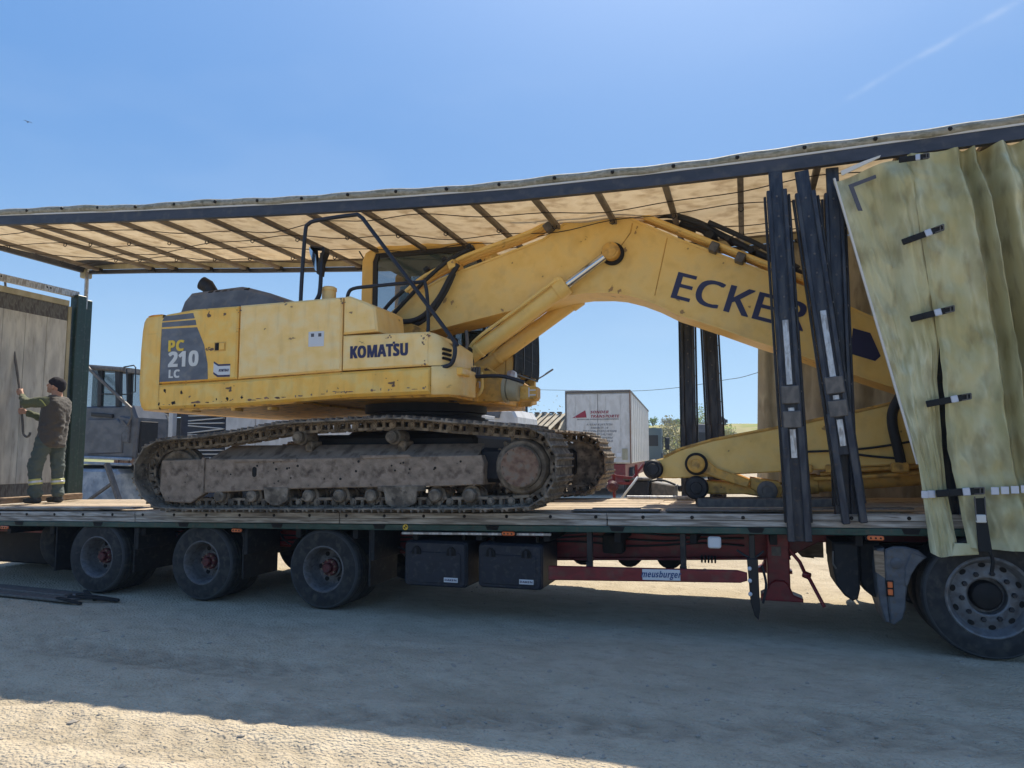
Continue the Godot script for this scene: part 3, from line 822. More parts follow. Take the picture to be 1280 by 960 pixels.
func yard_left() -> void:
	# rusty sheet shed
	var t := thing("rusty_shed", "rusty brown sheet shed behind the excavator's tail", "shed", Vector3(-15.3, 0.04, -9.6))
	var st := mb()
	for i in 8:
		var x := -16.0 + i * 0.17
		prism(st, pv([x, 0.04, x + 0.15, 0.04, x + 0.15, 2.66 - 0.03 * (i % 3), x, 2.66 - 0.03 * (i % 3)]), -9.0 - 0.02 * (i % 2), -9.05, 0.005)
	done(st, "sheet_wall", M.rusty_sheet, t)
	st = mb()
	box6(st, -16.0, -14.66, 2.66, 2.72, -8.9, -11.0, 0.01)
	box6(st, -16.0, -14.7, 0.05, 2.64, -10.9, -11.0, 0.01)
	done(st, "shed_roof", M.dark_steel, t)
	# white steel frame with a grey panel
	t = thing("panel_stand", "white steel frame holding a grey panel, under the excavator's tail", "panel stand", Vector3(-14.3, 0.04, -8.9))
	for q in [[-14.82, -14.58], [-14.14, -14.0]]:
		st = mb()
		box6(st, q[0], q[1], 0.04, 2.75, -8.85, -9.0, 0.01)
		done(st, "post", M.white_paint, t)
	st = mb()
	box6(st, -14.82, -14.0, 2.75, 2.9, -8.85, -9.0, 0.01)
	done(st, "top_rail", M.white_paint, t)
	st = mb()
	prism(st, pv([-14.58, 0.1, -14.2, 0.1, -14.2, 2.3, -14.32, 2.62, -14.58, 2.7]), -8.95, -9.03, 0.015)
	done(st, "grey_panel", M.mudguard_grey, t)
	# dark blue box with white slats
	t = thing("slatted_container", "dark blue container with a stack of white slats on its side", "container", Vector3(-13.3, 0.04, -10.0))
	st = mb()
	box6(st, -14.0, -12.55, 0.04, 3.0, -9.1, -11.2, 0.03)
	done(st, "container_body", M.blue_box, t)
	for i in 15:
		st = mb()
		var y := 1.30 + i * 0.098
		var tilt := 0.05 * sin(i * 2.3) if i in [9, 10, 12] else 0.0
		bar(st, Vector3(-13.66, y - tilt, -9.05), Vector3(-12.60, y + tilt, -9.05), 0.10, 0.026, 0.004)
		done(st, "slat", M.white_trim, t)
	# white trailer body behind the swing ring
	t = thing("white_trailer_body", "long white trailer body seen under the excavator's body", "trailer", Vector3(-10.7, 0.04, -10.2))
	st = mb()
	box6(st, -12.52, -11.64, 0.95, 2.9, -9.02, -11.4, 0.02)
	box6(st, -11.61, -9.0, 0.95, 2.9, -9.0, -11.4, 0.02)
	done(st, "side_wall", M.white_paint, t)
	st = mb()
	box6(st, -12.5, -9.0, 0.7, 0.93, -9.2, -11.2, 0.02)
	done(st, "chassis", M.underside, t)
	for x in [-11.9, -9.8]:
		st = mb()
		cyl(st, Vector3(x, 0.5, -9.4), Vector3(x, 0.5, -9.1), 0.46, 20, 0.03)
		done(st, "wheel", M.tyre, t)
	# white flat-topped van and box behind the excavator's front
	t = thing("white_van", "white van with a grey roof edge behind the excavator's yellow front frame", "van", Vector3(-5.6, 0.04, -10.6))
	st = mb()
	prism(st, pv([-7.0, 0.4, -4.95, 0.4, -4.95, 1.7, -5.0, 2.45, -5.1, 2.62, -7.0, 2.7]), -9.6, -11.4, 0.06)
	done(st, "body", M.white_paint, t)
	st = mb()
	prism(st, pv([-5.75, 2.45, -5.42, 2.42, -5.35, 2.66, -5.7, 2.70]), -9.55, -9.62, 0.01)
	done(st, "grey_pillar", M.mudguard_grey, t)
	for x in [-6.6, -5.4]:
		st = mb()
		cyl(st, Vector3(x, 0.35, -9.9), Vector3(x, 0.35, -9.62), 0.32, 18, 0.03)
		done(st, "wheel", M.tyre, t)
	t = thing("white_sheet_stack", "stack of bluish white boards lying in front of the white van", "boards", Vector3(-5.9, 0.04, -9.1))
	for i in 6:
		st = mb()
		box(st, Vector3(-5.95 + 0.02 * (i % 3), 1.98 + i * 0.085, -8.9), Vector3(1.05 - 0.04 * (i % 2), 0.078, 0.7), 0.01)
		done(st, "board", M.white_paint, t)
	st = mb()
	for x in [-6.3, -5.6]:
		box6(st, x - 0.05, x + 0.05, 0.04, 1.93, -8.7, -9.1, 0.01)
	done(st, "trestle", M.timber, t)
	# mesh panel
	t = thing("mesh_panel", "upright steel mesh panel beside the excavator's front frame", "mesh panel", Vector3(-5.9, 0.04, -12.48))
	st = mb()
	for q in [[0.0, 0.04, 0.0, 2.92], [0.42, 0.04, 0.42, 2.98], [0.0, 2.92, 0.42, 2.98]]:
		bar(st, Vector3(-6.1 + q[0], q[1], -12.48), Vector3(-6.1 + q[2], q[3], -12.48), 0.03, 0.03)
	done(st, "frame", M.cab_black, t)
	for i in 4:
		st = mb()
		bar(st, Vector3(-6.1 + 0.084 * (i + 1), 0.04, -12.48), Vector3(-6.1 + 0.084 * (i + 1), 2.92, -12.48), 0.010, 0.010)
		done(st, "upright_wire", M.plate_steel, t)
	for i in 12:
		st = mb()
		bar(st, Vector3(-6.1, 0.3 + i * 0.22, -12.475), Vector3(-5.68, 0.3 + i * 0.22, -12.475), 0.010, 0.010)
		done(st, "cross_wire", M.plate_steel, t)

func shed_and_lamp() -> void:
	var t := thing("shed", "low shed with a weathered corrugated roof left of the white lorry trailer", "shed", Vector3(-9.6, 0.04, -28.0))
	var st := mb()
	box6(st, -12.0, -8.35, 0.04, 2.75, -27.4, -30.0, 0.03)
	prism(st, pv([-30.0, 2.75, -27.4, 2.75, -28.7, 3.5]), -8.45, -8.35, 0.0, Transform3D(Basis(Vector3(0, 0, 1), Vector3(0, 1, 0), Vector3(-1, 0, 0)), Vector3(-16.8, 0, 0)))
	done(st, "wall", M.fibre_roof, t)
	st = mb()
	for i in 26:
		var x := -12.1 + i * 0.15
		var e := 0.05 if i % 2 else 0.0
		bar(st, Vector3(x - 0.5, 2.62 + e, -27.0), Vector3(x, 3.55 + e, -28.7), 0.15, 0.03)
		bar(st, Vector3(x - 0.5, 2.62 + e, -30.4), Vector3(x, 3.55 + e, -28.7), 0.15, 0.03)
	done(st, "roof", M.fibre_roof, t)
	for i in 5:
		st = mb()
		box(st, Vector3(-10.2 + i * 0.38, 3.62, -28.68), Vector3(0.22, 0.07, 0.3), 0.02)
		done(st, "ridge_tile", M.bark, t)
	t = thing("street_lamp", "grey street lamp with a slanting arm behind the excavator", "street lamp", Vector3(-12.64, 0.04, -36.4))
	st = mb()
	tube(st, [Vector3(-12.64, 0, -36.4), Vector3(-12.64, 3, -36.4), Vector3(-12.64, 5.6, -36.4)], 0.10, 10, 0.07)
	done(st, "pole", M.dark_steel, t)
	st = mb()
	tube(st, [Vector3(-12.64, 5.5, -36.4), Vector3(-12.1, 6.05, -36.52), Vector3(-11.5, 6.42, -36.68)], 0.045, 8)
	done(st, "arm", M.plate_steel, t)
	st = mb()
	bar(st, Vector3(-11.55, 6.40, -36.66), Vector3(-11.05, 6.74, -36.79), 0.22, 0.10, 0.03)
	done(st, "lamp_head", M.plate_steel, t)
	O = Vector3(-12.6, 5.5, -36.4)
	st = mb()
	tube(st, smooth_path([Vector3(-12.6, 5.55, -36.4), Vector3(-11.99, 5.49, -36.6), Vector3(-9.69, 5.28, -35.25), Vector3(-5.6, 4.87, -31.95), Vector3(-3.04, 4.76, -29.4), Vector3(-0.82, 4.78, -26.5), Vector3(0.5, 4.82, -24.3), Vector3(4.6, 5.3, -15.5), Vector3(9.0, 6.4, -8.0), Vector3(13.0, 7.6, 0.0)], 5), 0.013, 5)
	tag(done(st, "overhead_wire", M.cable), "thin overhead wire running from the street lamp across the yard", "wire")

func farm_things() -> void:
	var t := thing("red_implement", "red steel implement frame standing behind the trailer deck beside the black bin", "implement", Vector3(-2.1, 0.04, -6.4))
	var st := mb()
	for q in [[-2.25, 1.22, -1.75, 1.16], [-2.2, 1.10, -1.85, 1.08], [-2.22, 0.6, -1.8, 0.6]]:
		bar(st, Vector3(q[0], q[1], -6.3), Vector3(q[2], q[3], -6.45), 0.05, 0.05)
	bar(st, Vector3(-2.22, 0.04, -6.3), Vector3(-2.2, 1.25, -6.3), 0.05, 0.05)
	bar(st, Vector3(-1.82, 0.04, -6.4), Vector3(-1.84, 1.42, -6.45), 0.05, 0.05)
	bar(st, Vector3(-1.95, 1.1, -6.4), Vector3(-1.72, 1.42, -6.5), 0.04, 0.04)
	done(st, "frame", M.chassis_red, t)
	st = mb()
	lathe(st, [0, -0.09, 0.06, -0.08, 0.1, -0.03, 0.1, 0.03, 0.06, 0.08, 0, 0.09], at(-2.22, 1.04, -6.22), 16)
	done(st, "hub", M.hub_red, t)
	st = mb()
	tube(st, smooth_path([Vector3(-2.1, 0.8, -6.2), Vector3(-1.95, 0.98, -6.15), Vector3(-1.86, 1.1, -6.2), Vector3(-1.8, 1.2, -6.3)]), 0.02, 6)
	done(st, "white_pipe", M.white_trim, t)
	t = thing("black_bin", "black open-topped bin behind the trailer deck beside the arm's end pin", "bin", Vector3(-1.8, 0.04, -6.6))
	st = mb()
	prism(st, pv([-2.0, 0.04, -1.66, 0.04, -1.62, 1.14, -2.04, 1.14]), -6.4, -6.9, 0.02)
	done(st, "body", M.box_plastic, t)
	st = mb()
	box6(st, -2.07, -1.59, 1.14, 1.19, -6.37, -6.93, 0.015)
	done(st, "rim", M.plate_steel, t)
	t = thing("grey_bin", "dented grey metal bin just right of the black bin", "bin", Vector3(-1.4, 0.04, -6.65))
	st = mb()
	prism(st, pv([-1.56, 0.04, -1.22, 0.04, -1.17, 1.06, -1.6, 1.12]), -6.45, -6.95, 0.02)
	done(st, "body", M.plate_steel, t)
	st = mb()
	tube(st, smooth_path([Vector3(-1.6, 1.12, -6.45), Vector3(-1.4, 1.15, -6.44), Vector3(-1.17, 1.07, -6.45)]), 0.02, 6)
	done(st, "rim", M.dark_steel, t)
	t = thing("scrap_axle", "dark steel axle with a drum lying among the bins behind the arm", "axle", Vector3(-0.9, 0.04, -6.8))
	st = mb()
	cyl(st, Vector3(-1.15, 1.0, -6.7), Vector3(-0.3, 1.05, -6.9), 0.06, 12)
	for x in [-1.05, -0.4]: box6(st, x - 0.05, x + 0.05, 0.04, 1.0, -6.75, -6.9, 0.01)
	done(st, "shaft", M.dark_steel, t)
	st = mb()
	cyl(st, Vector3(-1.02, 0.98, -6.62), Vector3(-0.92, 0.99, -6.66), 0.14, 18)
	done(st, "drum", M.rusty_hub, t)

# ---------------------------------------------------------------- the low curtain-sided trailer
func dk(x: float) -> float:                 # top of the deck
	return 1.058 + 0.0205 * (x + 2.087)

func lookup(t: Array, x: float) -> float:
	for i in range(0, t.size() - 2, 2):
		if x <= t[i + 2] or i == t.size() - 4:
			return lerpf(t[i + 1], t[i + 3], (x - t[i]) / (t[i + 2] - t[i]))
	return t[1]

func rf(x: float) -> float:                 # top of the roof beams, which sag in the middle and are jacked up at the rear
	return lookup([-10.1, 4.61, -8.72, 4.53, -6.9, 4.395, -4.98, 4.272, -3.4, 4.185, -2.08, 4.135, -0.9, 4.128, 0.25, 4.138, 2.17, 4.19, 3.6, 4.24], x)

func wheel_part(t: Node3D, x: float, side: float, dual: bool) -> void:
	# side +1: outer face towards the viewer
	var w := sub("wheel", t)
	var B := Basis.IDENTITY if side > 0 else Basis(Vector3.UP, PI)
	var zc := -0.15 if side > 0 else -2.35
	var T := at(x, 0.447, zc, B)
	var prof := [0.225, -0.115, 0.235, -0.128, 0.30, -0.132, 0.365, -0.124, 0.392, -0.105, 0.402, -0.085, 0.402, -0.055, 0.391, -0.052, 0.391, -0.042, 0.403, -0.039, 0.403, -0.006, 0.392, -0.004, 0.392, 0.004, 0.403, 0.006, 0.403, 0.039, 0.391, 0.042, 0.391, 0.052, 0.402, 0.055, 0.402, 0.085, 0.392, 0.105, 0.365, 0.124, 0.30, 0.132, 0.235, 0.128, 0.225, 0.115]
	var st := mb()
	lathe(st, prof, T, 40)
	if dual: lathe(st, prof, T * at(0, 0, -0.30), 40)
	done(st, "tyre", M.tyre, w)
	st = mb()
	lathe(st, [0.366, 0.1245, 0.372, 0.127, 0.380, 0.120, 0.386, 0.113, 0.388, 0.109], T, 40)
	done(st, "scuffed_rib", M.tyre_worn, w)
	st = mb()
	lathe(st, [0.228, 0.108, 0.232, 0.124, 0.222, 0.128, 0.214, 0.120, 0.205, 0.085, 0.196, 0.060, 0.192, 0.0, 0.185, -0.05, 0.168, -0.075, 0.105, -0.082, 0.105, -0.03, 0.0, -0.03], T, 36)
	lathe(st, [0.20, -0.15, 0.226, -0.14, 0.226, 0.115], T, 28)
	done(st, "rim", M.rim_dirty, w)
	st = mb()
	lathe(st, [0.085, -0.07, 0.085, 0.005, 0.075, 0.015, 0.050, 0.018, 0.048, 0.055, 0.040, 0.065, 0.0, 0.067], T, 18)
	done(st, "hub", M.hub_red, w)
	st = mb()
	for k in 8:
		var a := TAU * k / 8 + 0.2
		cyl(st, T * Vector3(cos(a) * 0.075, sin(a) * 0.075, 0.0), T * Vector3(cos(a) * 0.075, sin(a) * 0.075, 0.032), 0.011, 6, 0.002)
	done(st, "wheel_nuts", M.rusty_hub, w)
	st = mb()
	for k in 6:
		var a := TAU * k / 6
		lathe(st, [0.024, -0.07, 0.024, -0.064, 0.0, -0.064], T * at(cos(a) * 0.145, sin(a) * 0.145, -0.008), 10)
	done(st, "hand_holes", M.seam_dark, w)

func roof_part(t: Node3D) -> void:
	var roof := sub("roof", t)
	var X0 := -10.08
	var X1 := 3.55
	var n := 34
	for side in 2:
		var z0 := 0.03 if side == 0 else -2.47
		var st := mb()
		for i in n:
			var a := lerpf(X0, X1, float(i) / n)
			var b := lerpf(X0, X1, float(i + 1) / n)
			var q := pv([a, rf(a) - 0.108, b, rf(b) - 0.108, b, rf(b), a, rf(a)]) if side == 0 else pv([a, rf(a) - 0.115, b, rf(b) - 0.115, b, rf(b) - 0.058, a, rf(a) - 0.058])
			prism(st, q, z0, z0 - 0.06)
		done(st, "side_beam", M.beam_blue, roof)
		st = mb()
		for i in n:
			var a := lerpf(X0, X1, float(i) / n)
			var b := lerpf(X0, X1, float(i + 1) / n)
			if side == 0: prism(st, pv([a, rf(a) + 0.001, b, rf(b) + 0.001, b, rf(b) + 0.018, a, rf(a) + 0.018]), 0.036, -0.01)
			else: prism(st, pv([a, rf(a) - 0.056, b, rf(b) - 0.056, b, rf(b) + 0.02, a, rf(a) + 0.02]), -2.44, -2.465)
		done(st, "edge_trim", M.white_trim if side == 0 else M.cream_trim, roof)
		if side == 1:
			st = mb()
			for i in n:
				var a := lerpf(X0, X1, float(i) / n)
				var b := lerpf(X0, X1, float(i + 1) / n)
				bar(st, Vector3(a, rf(a) + 0.034, -2.45), Vector3(b, rf(b) + 0.034, -2.45), 0.03, 0.026)
			done(st, "inner_rail", M.rafter, roof)
	# rolled edge of the cover, tied down with screws
	var st := mb()
	var pts := []
	var m := 140
	for i in m + 1:
		var x := lerpf(X0, X1, float(i) / m)
		var r := rf(x) + 0.052 + 0.008 * sin(x * 3.1) + 0.005 * sin(x * 11.0 + 1.0)
		pts.append(Vector3(x, r, 0.012 + 0.006 * sin(x * 5.0)))
	tube(st, pts, 0.043, 10)
	done(st, "rolled_edge", M.roll_cloth, roof)
	var k := 0
	while k < 25:
		var x := -9.9 + k * 0.55
		st = mb()
		lathe(st, [0.018, -0.01, 0.018, 0.006, 0.010, 0.012, 0, 0.012], at(x, rf(x) + 0.052 + 0.008 * sin(x * 3.1), 0.056), 8)
		done(st, "screw", M.bolt_dark, roof)
		k += 1
	# rafters
	var rx := [-9.75, -9.15, -8.72, -8.28, -7.63, -6.98, -6.40, -5.72, -5.08, -4.40, -3.74, -3.15, -2.52, -1.89, -1.27, -0.64, 0.02, 0.66, 1.30, 1.94, 2.58, 3.2]
	rx.remove_at(1)
	for x in rx:
		st = mb()
		box6(st, x - 0.028, x + 0.028, rf(x) - 0.095, rf(x) - 0.045, -0.03, -2.46, 0.006)
		done(st, "rafter", M.rafter, roof)
		st = mb()
		box6(st, x - 0.05, x + 0.05, rf(x) - 0.12, rf(x) - 0.05, -2.40, -2.46, 0.01)
		done(st, "rafter_bracket", M.dark_steel, roof)
		for zz in [-0.9, -1.75]:
			var y := rf(x) - 0.10
			st = mb()
			tube(st, [Vector3(x - 0.02, y + 0.01, zz), Vector3(x - 0.024, y - 0.02, zz), Vector3(x, y - 0.035, zz), Vector3(x + 0.024, y - 0.02, zz), Vector3(x + 0.02, y + 0.01, zz)], 0.006, 5)
			done(st, "pull_loop", M.dark_steel, roof)
	# slack pull cables under the cover
	var zl := [-0.35, -0.9, -1.3, -1.75]
	for c in 4:
		var cp := []
		var i := 0
		for x in rx:
			var z: float = zl[c] + 0.16 * sin(x * 1.35 + c * 1.9)
			if (i + c) % 2 == 0: cp.append(Vector3(x, rf(x) - 0.10, z))
			else: cp.append(Vector3(x, rf(x) - 0.125 - 0.03 * ((i * 7 + c * 3) % 5) / 4.0, z))
			i += 1
		st = mb()
		tube(st, smooth_path(cp, 4), 0.0055, 5)
		done(st, "cable", M.cable, roof)
	# the cover itself, sagging a little between the rafters
	st = mb()
	sheet(st, 190, 10, func(s: float, v: float) -> Vector3:
		var x := lerpf(X0, X1, s)
		var near := 9.9
		for r in rx: near = minf(near, absf(x - r))
		return Vector3(x, rf(x) - 0.042 - 0.022 * smoothstep(0.02, 0.3, near) * sin(PI * clampf(v, 0, 1)) + 0.095 * v * v, lerpf(0.0, -2.5, v)))
	done(st, "tarpaulin", M.roof_tarp, roof)
	# rear and front cross beams, lifting rams at the corners
	st = mb()
	box6(st, -10.13, -10.06, rf(-10.1) - 0.11, rf(-10.1) + 0.01, 0.02, -2.53, 0.01)
	done(st, "cross_beam", M.beam_blue, roof)
	st = mb()
	box6(st, 3.56, 3.63, rf(3.6) - 0.11, rf(3.6) + 0.01, 0.02, -2.53, 0.01)
	done(st, "cross_beam", M.beam_blue, roof)
	st = mb()
	box6(st, -10.12, -9.45, rf(-10.0) - 0.01, rf(-10.0) + 0.09, -2.2, -2.46, 0.02)
	done(st, "corner_gusset", M.beam_blue, roof)
	st = mb()
	box6(st, -10.15, -10.02, rf(-10.1) - 0.19, rf(-10.1) - 0.05, -2.42, -2.56, 0.015)
	done(st, "corner_block", M.cream_trim, roof)
	for z in [-0.06, -2.46]:
		st = mb()
		cyl(st, Vector3(-10.03, 3.9, z), Vector3(-10.03, rf(-10.0) - 0.08, z), 0.032, 12)
		done(st, "lifting_ram", M.aluminium, roof)

func stake(t: Node3D, bottom: Vector3, top: Vector3, w: float, h_wide: float, strips: Array, plates: Array, label: String, web_from := 0.0) -> void:
	var p := sub("side_post", t)
	if label != "": tag(p, label)
	var y := (top - bottom).normalized()
	var z := Vector3(0, 0, 1)
	var x := y.cross(z).normalized()
	z = x.cross(y)
	var T := Transform3D(Basis(x, y, z), bottom)
	var L := bottom.distance_to(top)
	var lb := func(st: SurfaceTool, cx: float, y0: float, y1: float, ww: float, z0: float, z1: float, bev := 0.004) -> void:
		prism(st, rect(ww, y1 - y0, minf(bev, ww * 0.3)), z0, z1, minf(bev, absf(z1 - z0) * 0.3), T * at(cx, (y0 + y1) * 0.5, 0))
	var st := mb()
	lb.call(st, 0.0, web_from, L, w * 0.52, -0.045, -0.012)
	done(st, "web", M.post_steel, p)
	for s in [-1, 1]:
		st = mb()
		lb.call(st, s * w * 0.30, 0.03, h_wide + 0.04, w * 0.17, -0.05, 0.028, 0.006)
		lb.call(st, s * w * 0.30, 0.0, L * 0.3, w * 0.26, -0.06, 0.034, 0.006)
		done(st, "rail", M.post_steel, p)
		st = mb()
		lb.call(st, s * w * 0.455, 0.15, h_wide, w * 0.10, -0.06, -0.008)
		done(st, "flange", M.dark_steel, p)
	st = mb()
	for i in 9:
		var yy := h_wide * (0.50 + 0.06 * i) + 0.05
		lathe(st, [0.009, 0.0, 0.009, 0.006, 0, 0.008], T * at(0.004 * (i % 2), minf(yy, L - 0.1), -0.012), 7)
	for i in 6:
		for s in [-1, 1]:
			lathe(st, [0.008, 0.0, 0.008, 0.006, 0, 0.007], T * at(s * w * 0.40, h_wide * (0.3 + 0.12 * i), 0.0), 7)
	tag(done(st, "bolts", M.plate_steel, p), "", "", "", "stuff")
	for q in strips:
		st = mb()
		lb.call(st, 0.0, q[0], q[1], 0.05, -0.014, 0.012, 0.003)
		done(st, "bright_strip", M.aluminium, p)
	for q in plates:
		st = mb()
		lb.call(st, 0.0, q[0], q[1], w * 0.66, 0.0, 0.04, 0.006)
		done(st, "clamp_plate", M.plate_steel, p)

func fold(u: float) -> float:               # pleat profile, rounder outside than inside
	var s := sin(u)
	return signf(s) * pow(absf(s), 0.75)

func curtain_part(t: Node3D) -> void:
	var c := sub("side_curtain", t)
	tag(c, "olive beige side curtain pushed together in folds, stained")
	var right_top := 3.55
	# main bundle: deep pleats that gather under the roof beam and spread downwards
	var xl := func(y: float) -> float: return lookup([0.5, 1.62, 0.92, 1.59, 1.64, 1.49, 2.46, 1.475, 3.0, 1.42, 3.9, 1.335, 4.3, 1.33], y)
	var st := mb()
	var cn := FastNoiseLite.new(); cn.seed = 9; cn.frequency = 1.1; cn.fractal_octaves = 3
	var rn := FastNoiseLite.new(); rn.seed = 33; rn.frequency = 0.9; rn.fractal_type = FastNoiseLite.FRACTAL_RIDGED; rn.fractal_octaves = 2
	sheet(st, 260, 110, func(s: float, v: float) -> Vector3:
		var xt := lerpf(1.335, right_top, s)
		var hem := 0.895 - 0.02 * sin(s * 13.0) - 0.02 * smoothstep(0.1, 0.4, s)
		var y: float = lerpf(rf(xt) - 0.118, hem, v)
		var x: float = lerpf(xl.call(y), right_top, s)
		# flat panel beside the slit, then folds that wander
		var u := s - 0.045 * pow(v, 1.2) + (0.012 * sin(v * 5.0 + s * 9.0) + 0.04 * cn.get_noise_2d(s * 3.0, v * 1.6)) * smoothstep(0.18, 0.4, s)
		var pan := smoothstep(0.11, 0.185, u)
		var amp := pan * (0.13 + 0.035 * sin(u * 31.0)) * (1.0 - 0.4 * smoothstep(0.45, 0.85, v)) * (0.5 + 0.5 * smoothstep(0.0, 0.15, v)) * (1.0 - 0.4 * exp(-pow((v - 0.86) / 0.04, 2.0)))
		var ph := (u - 0.188) * 82.0 + 0.9 * sin((u - 0.188) * 30.0) - PI * 0.5
		# broad rounded pleats with tight valleys between them
		var pleat := 1.0 - 2.0 * pow(0.5 - 0.5 * sin(ph), 2.4)
		var z := 0.02 + 0.10 * smoothstep(0.0, 0.16, v) + amp * (pleat - 0.3 * pan)
		z += (1.0 - pan) * (0.016 * sin(s * 34.0 + 1.2) + 0.006 * sin(s * 90.0 + v * 3.0))
		z += 0.05 * cn.get_noise_2d(s * 6.0, v * 3.0) + 0.026 * cn.get_noise_2d(s * 7.0 + v * 4.0 + 40.0, v * 12.0 - s * 5.0)
		z += 0.030 * pow(clampf(0.5 + 0.5 * rn.get_noise_2d(s * 5.0 - v * 1.2, v * 3.2 + s * 2.0), 0.0, 1.0), 5.0)
		# slanting pull creases from the straps
		for at_v in [0.045, 0.235, 0.43, 0.65]:
			z += 0.014 * exp(-pow((v - at_v - s * 0.35) / 0.012, 2.0)) * smoothstep(0.16, 0.02, s)
		z -= 0.03 * smoothstep(0.012, 0.0, s)
		if v > 0.86: z += 0.03 * sin(s * 34.0 + 1.0) * (v - 0.86) / 0.14
		return Vector3(x + 0.02 * pan * cos(ph), y, z)) 
	done(st, "folded_cloth", M.curtain, c)
	# left flap: its free edge runs down at a slant
	var fl := func(y: float) -> float: return lookup([0.5, 1.36, 0.80, 1.35, 0.85, 1.335, 1.25, 1.305, 1.52, 1.285, 2.3, 1.118, 3.9, 0.77, 4.3, 0.74], y)
	var fr := func(y: float) -> float: return lookup([0.5, 1.54, 0.9, 1.535, 1.3, 1.485, 1.64, 1.468, 2.2, 1.455, 2.46, 1.485, 3.0, 1.45, 3.9, 1.375, 4.3, 1.37], y)
	st = mb()
	sheet(st, 70, 90, func(s: float, v: float) -> Vector3:
		var y: float = lerpf(lerpf(3.895, 4.025, smoothstep(0.0, 0.75, s)), 0.84 - 0.035 * sin(s * 4.0), v)
		var a: float = fl.call(y)
		var b: float = fr.call(y)
		var x := lerpf(a, b, s)
		# a slack panel behind its stiff tape edge, and a standing fold along the slit
		var dr := b - x
		var col := smoothstep(0.25, 0.17, dr)
		var z: float = lerpf(0.055, -0.045, smoothstep(0.0, 0.30, x - a)) * (1.0 - col) + col * (0.105 - 0.05 * smoothstep(0.05, 0.0, dr)) + 0.015 * col * sin(dr * 55.0 + v * 4.0)
		z += 0.02 * cn.get_noise_2d(s * 4.0 + v * 3.0, v * 5.0 - s * 4.0) * smoothstep(0.0, 0.1, s)
		# slanting wrinkles in the slack panel
		z += 0.010 * sin((x - a) * 30.0 + y * 24.0 + 2.0 * sin(y * 3.0)) * smoothstep(0.02, 0.12, x - a) * (1.0 - col) * smoothstep(-0.3, 0.3, cn.get_noise_2d(x * 2.0, y * 2.0))
		z += 0.022 * pow(clampf(0.5 + 0.5 * rn.get_noise_2d(x * 3.0 + y * 1.5, y * 1.6 - x * 2.0), 0.0, 1.0), 5.0)
		if v > 0.8: z += 0.02 * sin(s * 9.0) * (v - 0.8) / 0.2
		return Vector3(x, y, lerpf(0.0, z, smoothstep(0.0, 0.06, v)))) 
	done(st, "free_flap", M.curtain, c)
	st = mb()
	tube(st, [Vector3(0.77, 3.9, 0.075), Vector3(1.118, 2.3, 0.075), Vector3(1.285, 1.52, 0.08)], 0.011, 6)
	done(st, "white_edge_tape", M.white_trim, c)
	st = mb()
	prism(st, pv([0.83, 3.915, 1.06, 4.01, 1.12, 4.035, 1.13, 4.055, 1.0, 4.02, 0.82, 3.955]), 0.07, 0.085, 0.002)
	done(st, "top_tape", M.white_trim, c)
	# faded print on the flap
	st = mb()
	prism(st, pv([0.875, 3.83, 1.085, 3.895, 1.09, 3.865, 0.915, 3.81, 0.975, 3.60, 0.94, 3.605]), 0.075, 0.081, 0.0)
	done(st, "faded_print", M.letter_grey, c)
	# straps with buckles
	for q in [[1.245, 3.965, 1.455, 3.965, 0.045], [1.24, 3.285, 1.53, 3.375, 0.05], [1.27, 2.66, 1.57, 2.725, 0.05], [1.35, 1.985, 1.65, 2.04, 0.05], [1.385, 1.295, 1.70, 1.325, 0.055]]:
		var a := Vector3(q[0], q[1], 0.165)
		var b := Vector3(q[2], q[3], 0.185)
		st = mb()
		bar(st, a, b, 0.012, q[4], 0.003)
		bar(st, a, a.lerp(b, 0.28), 0.03, q[4] * 0.95, 0.006)
		done(st, "strap", M.strap_black, c)
		st = mb()
		bar(st, a.lerp(b, 0.56), a.lerp(b, 0.72), 0.03, q[4] * 1.05, 0.004)
		done(st, "buckle", M.reflective, c)
		st = mb()
		var e0 := a.lerp(b, 0.80) + Vector3(0, q[4] * 0.42, 0.012)
		var e1 := b + Vector3(0, q[4] * 0.42, 0.012)
		for off in [0.0, -q[4] * 0.84]:
			tube(st, [e0 + Vector3(0, off, 0), e1 + Vector3(0, off, 0)], 0.005, 5)
		tube(st, [e1, e1 + Vector3(0, -q[4] * 0.84, 0)], 0.006, 5)
		tube(st, [e0.lerp(e1, 0.6), e0.lerp(e1, 0.6) + Vector3(0, -q[4] * 0.84, 0)], 0.005, 5)
		done(st, "buckle_frame", M.plate_steel, c)
	# hanging strap at the hem
	st = mb()
	prism(st, pv([1.635, 1.265, 1.70, 1.27, 1.735, 0.87, 1.645, 0.865]), 0.17, 0.185, 0.003)
	tube(st, smooth_path([Vector3(1.72, 0.88, 0.17), Vector3(1.74, 0.80, 0.16), Vector3(1.735, 0.72, 0.14)]), 0.014, 6)
	done(st, "hem_strap", M.strap_black, c)
	st = mb()
	box6(st, 1.635, 1.705, 1.085, 1.145, 0.18, 0.205, 0.006)
	done(st, "hem_buckle", M.white_trim, c)
	st = mb()
	for x in [1.637, 1.703]: tube(st, [Vector3(x, 1.28, 0.19), Vector3(x, 1.10, 0.2)], 0.005, 5)
	done(st, "hem_buckle_frame", M.plate_steel, c)
	for x in [1.315, 1.36, 1.775, 1.84, 1.905, 1.97, 2.035, 2.10, 2.165, 2.23, 2.30]:
		st = mb()
		box(st, Vector3(x, 1.285 + (x - 1.3) * 0.08, 0.135 if x < 1.5 else 0.185), Vector3(0.052, 0.056, 0.006), 0.002)
		done(st, "reflective_square", M.reflective, c)
	st = mb()
	prism(st, pv([1.47, 0.82, 1.66, 0.84, 1.66, 0.92, 1.50, 0.92]), 0.10, 0.13, 0.006)
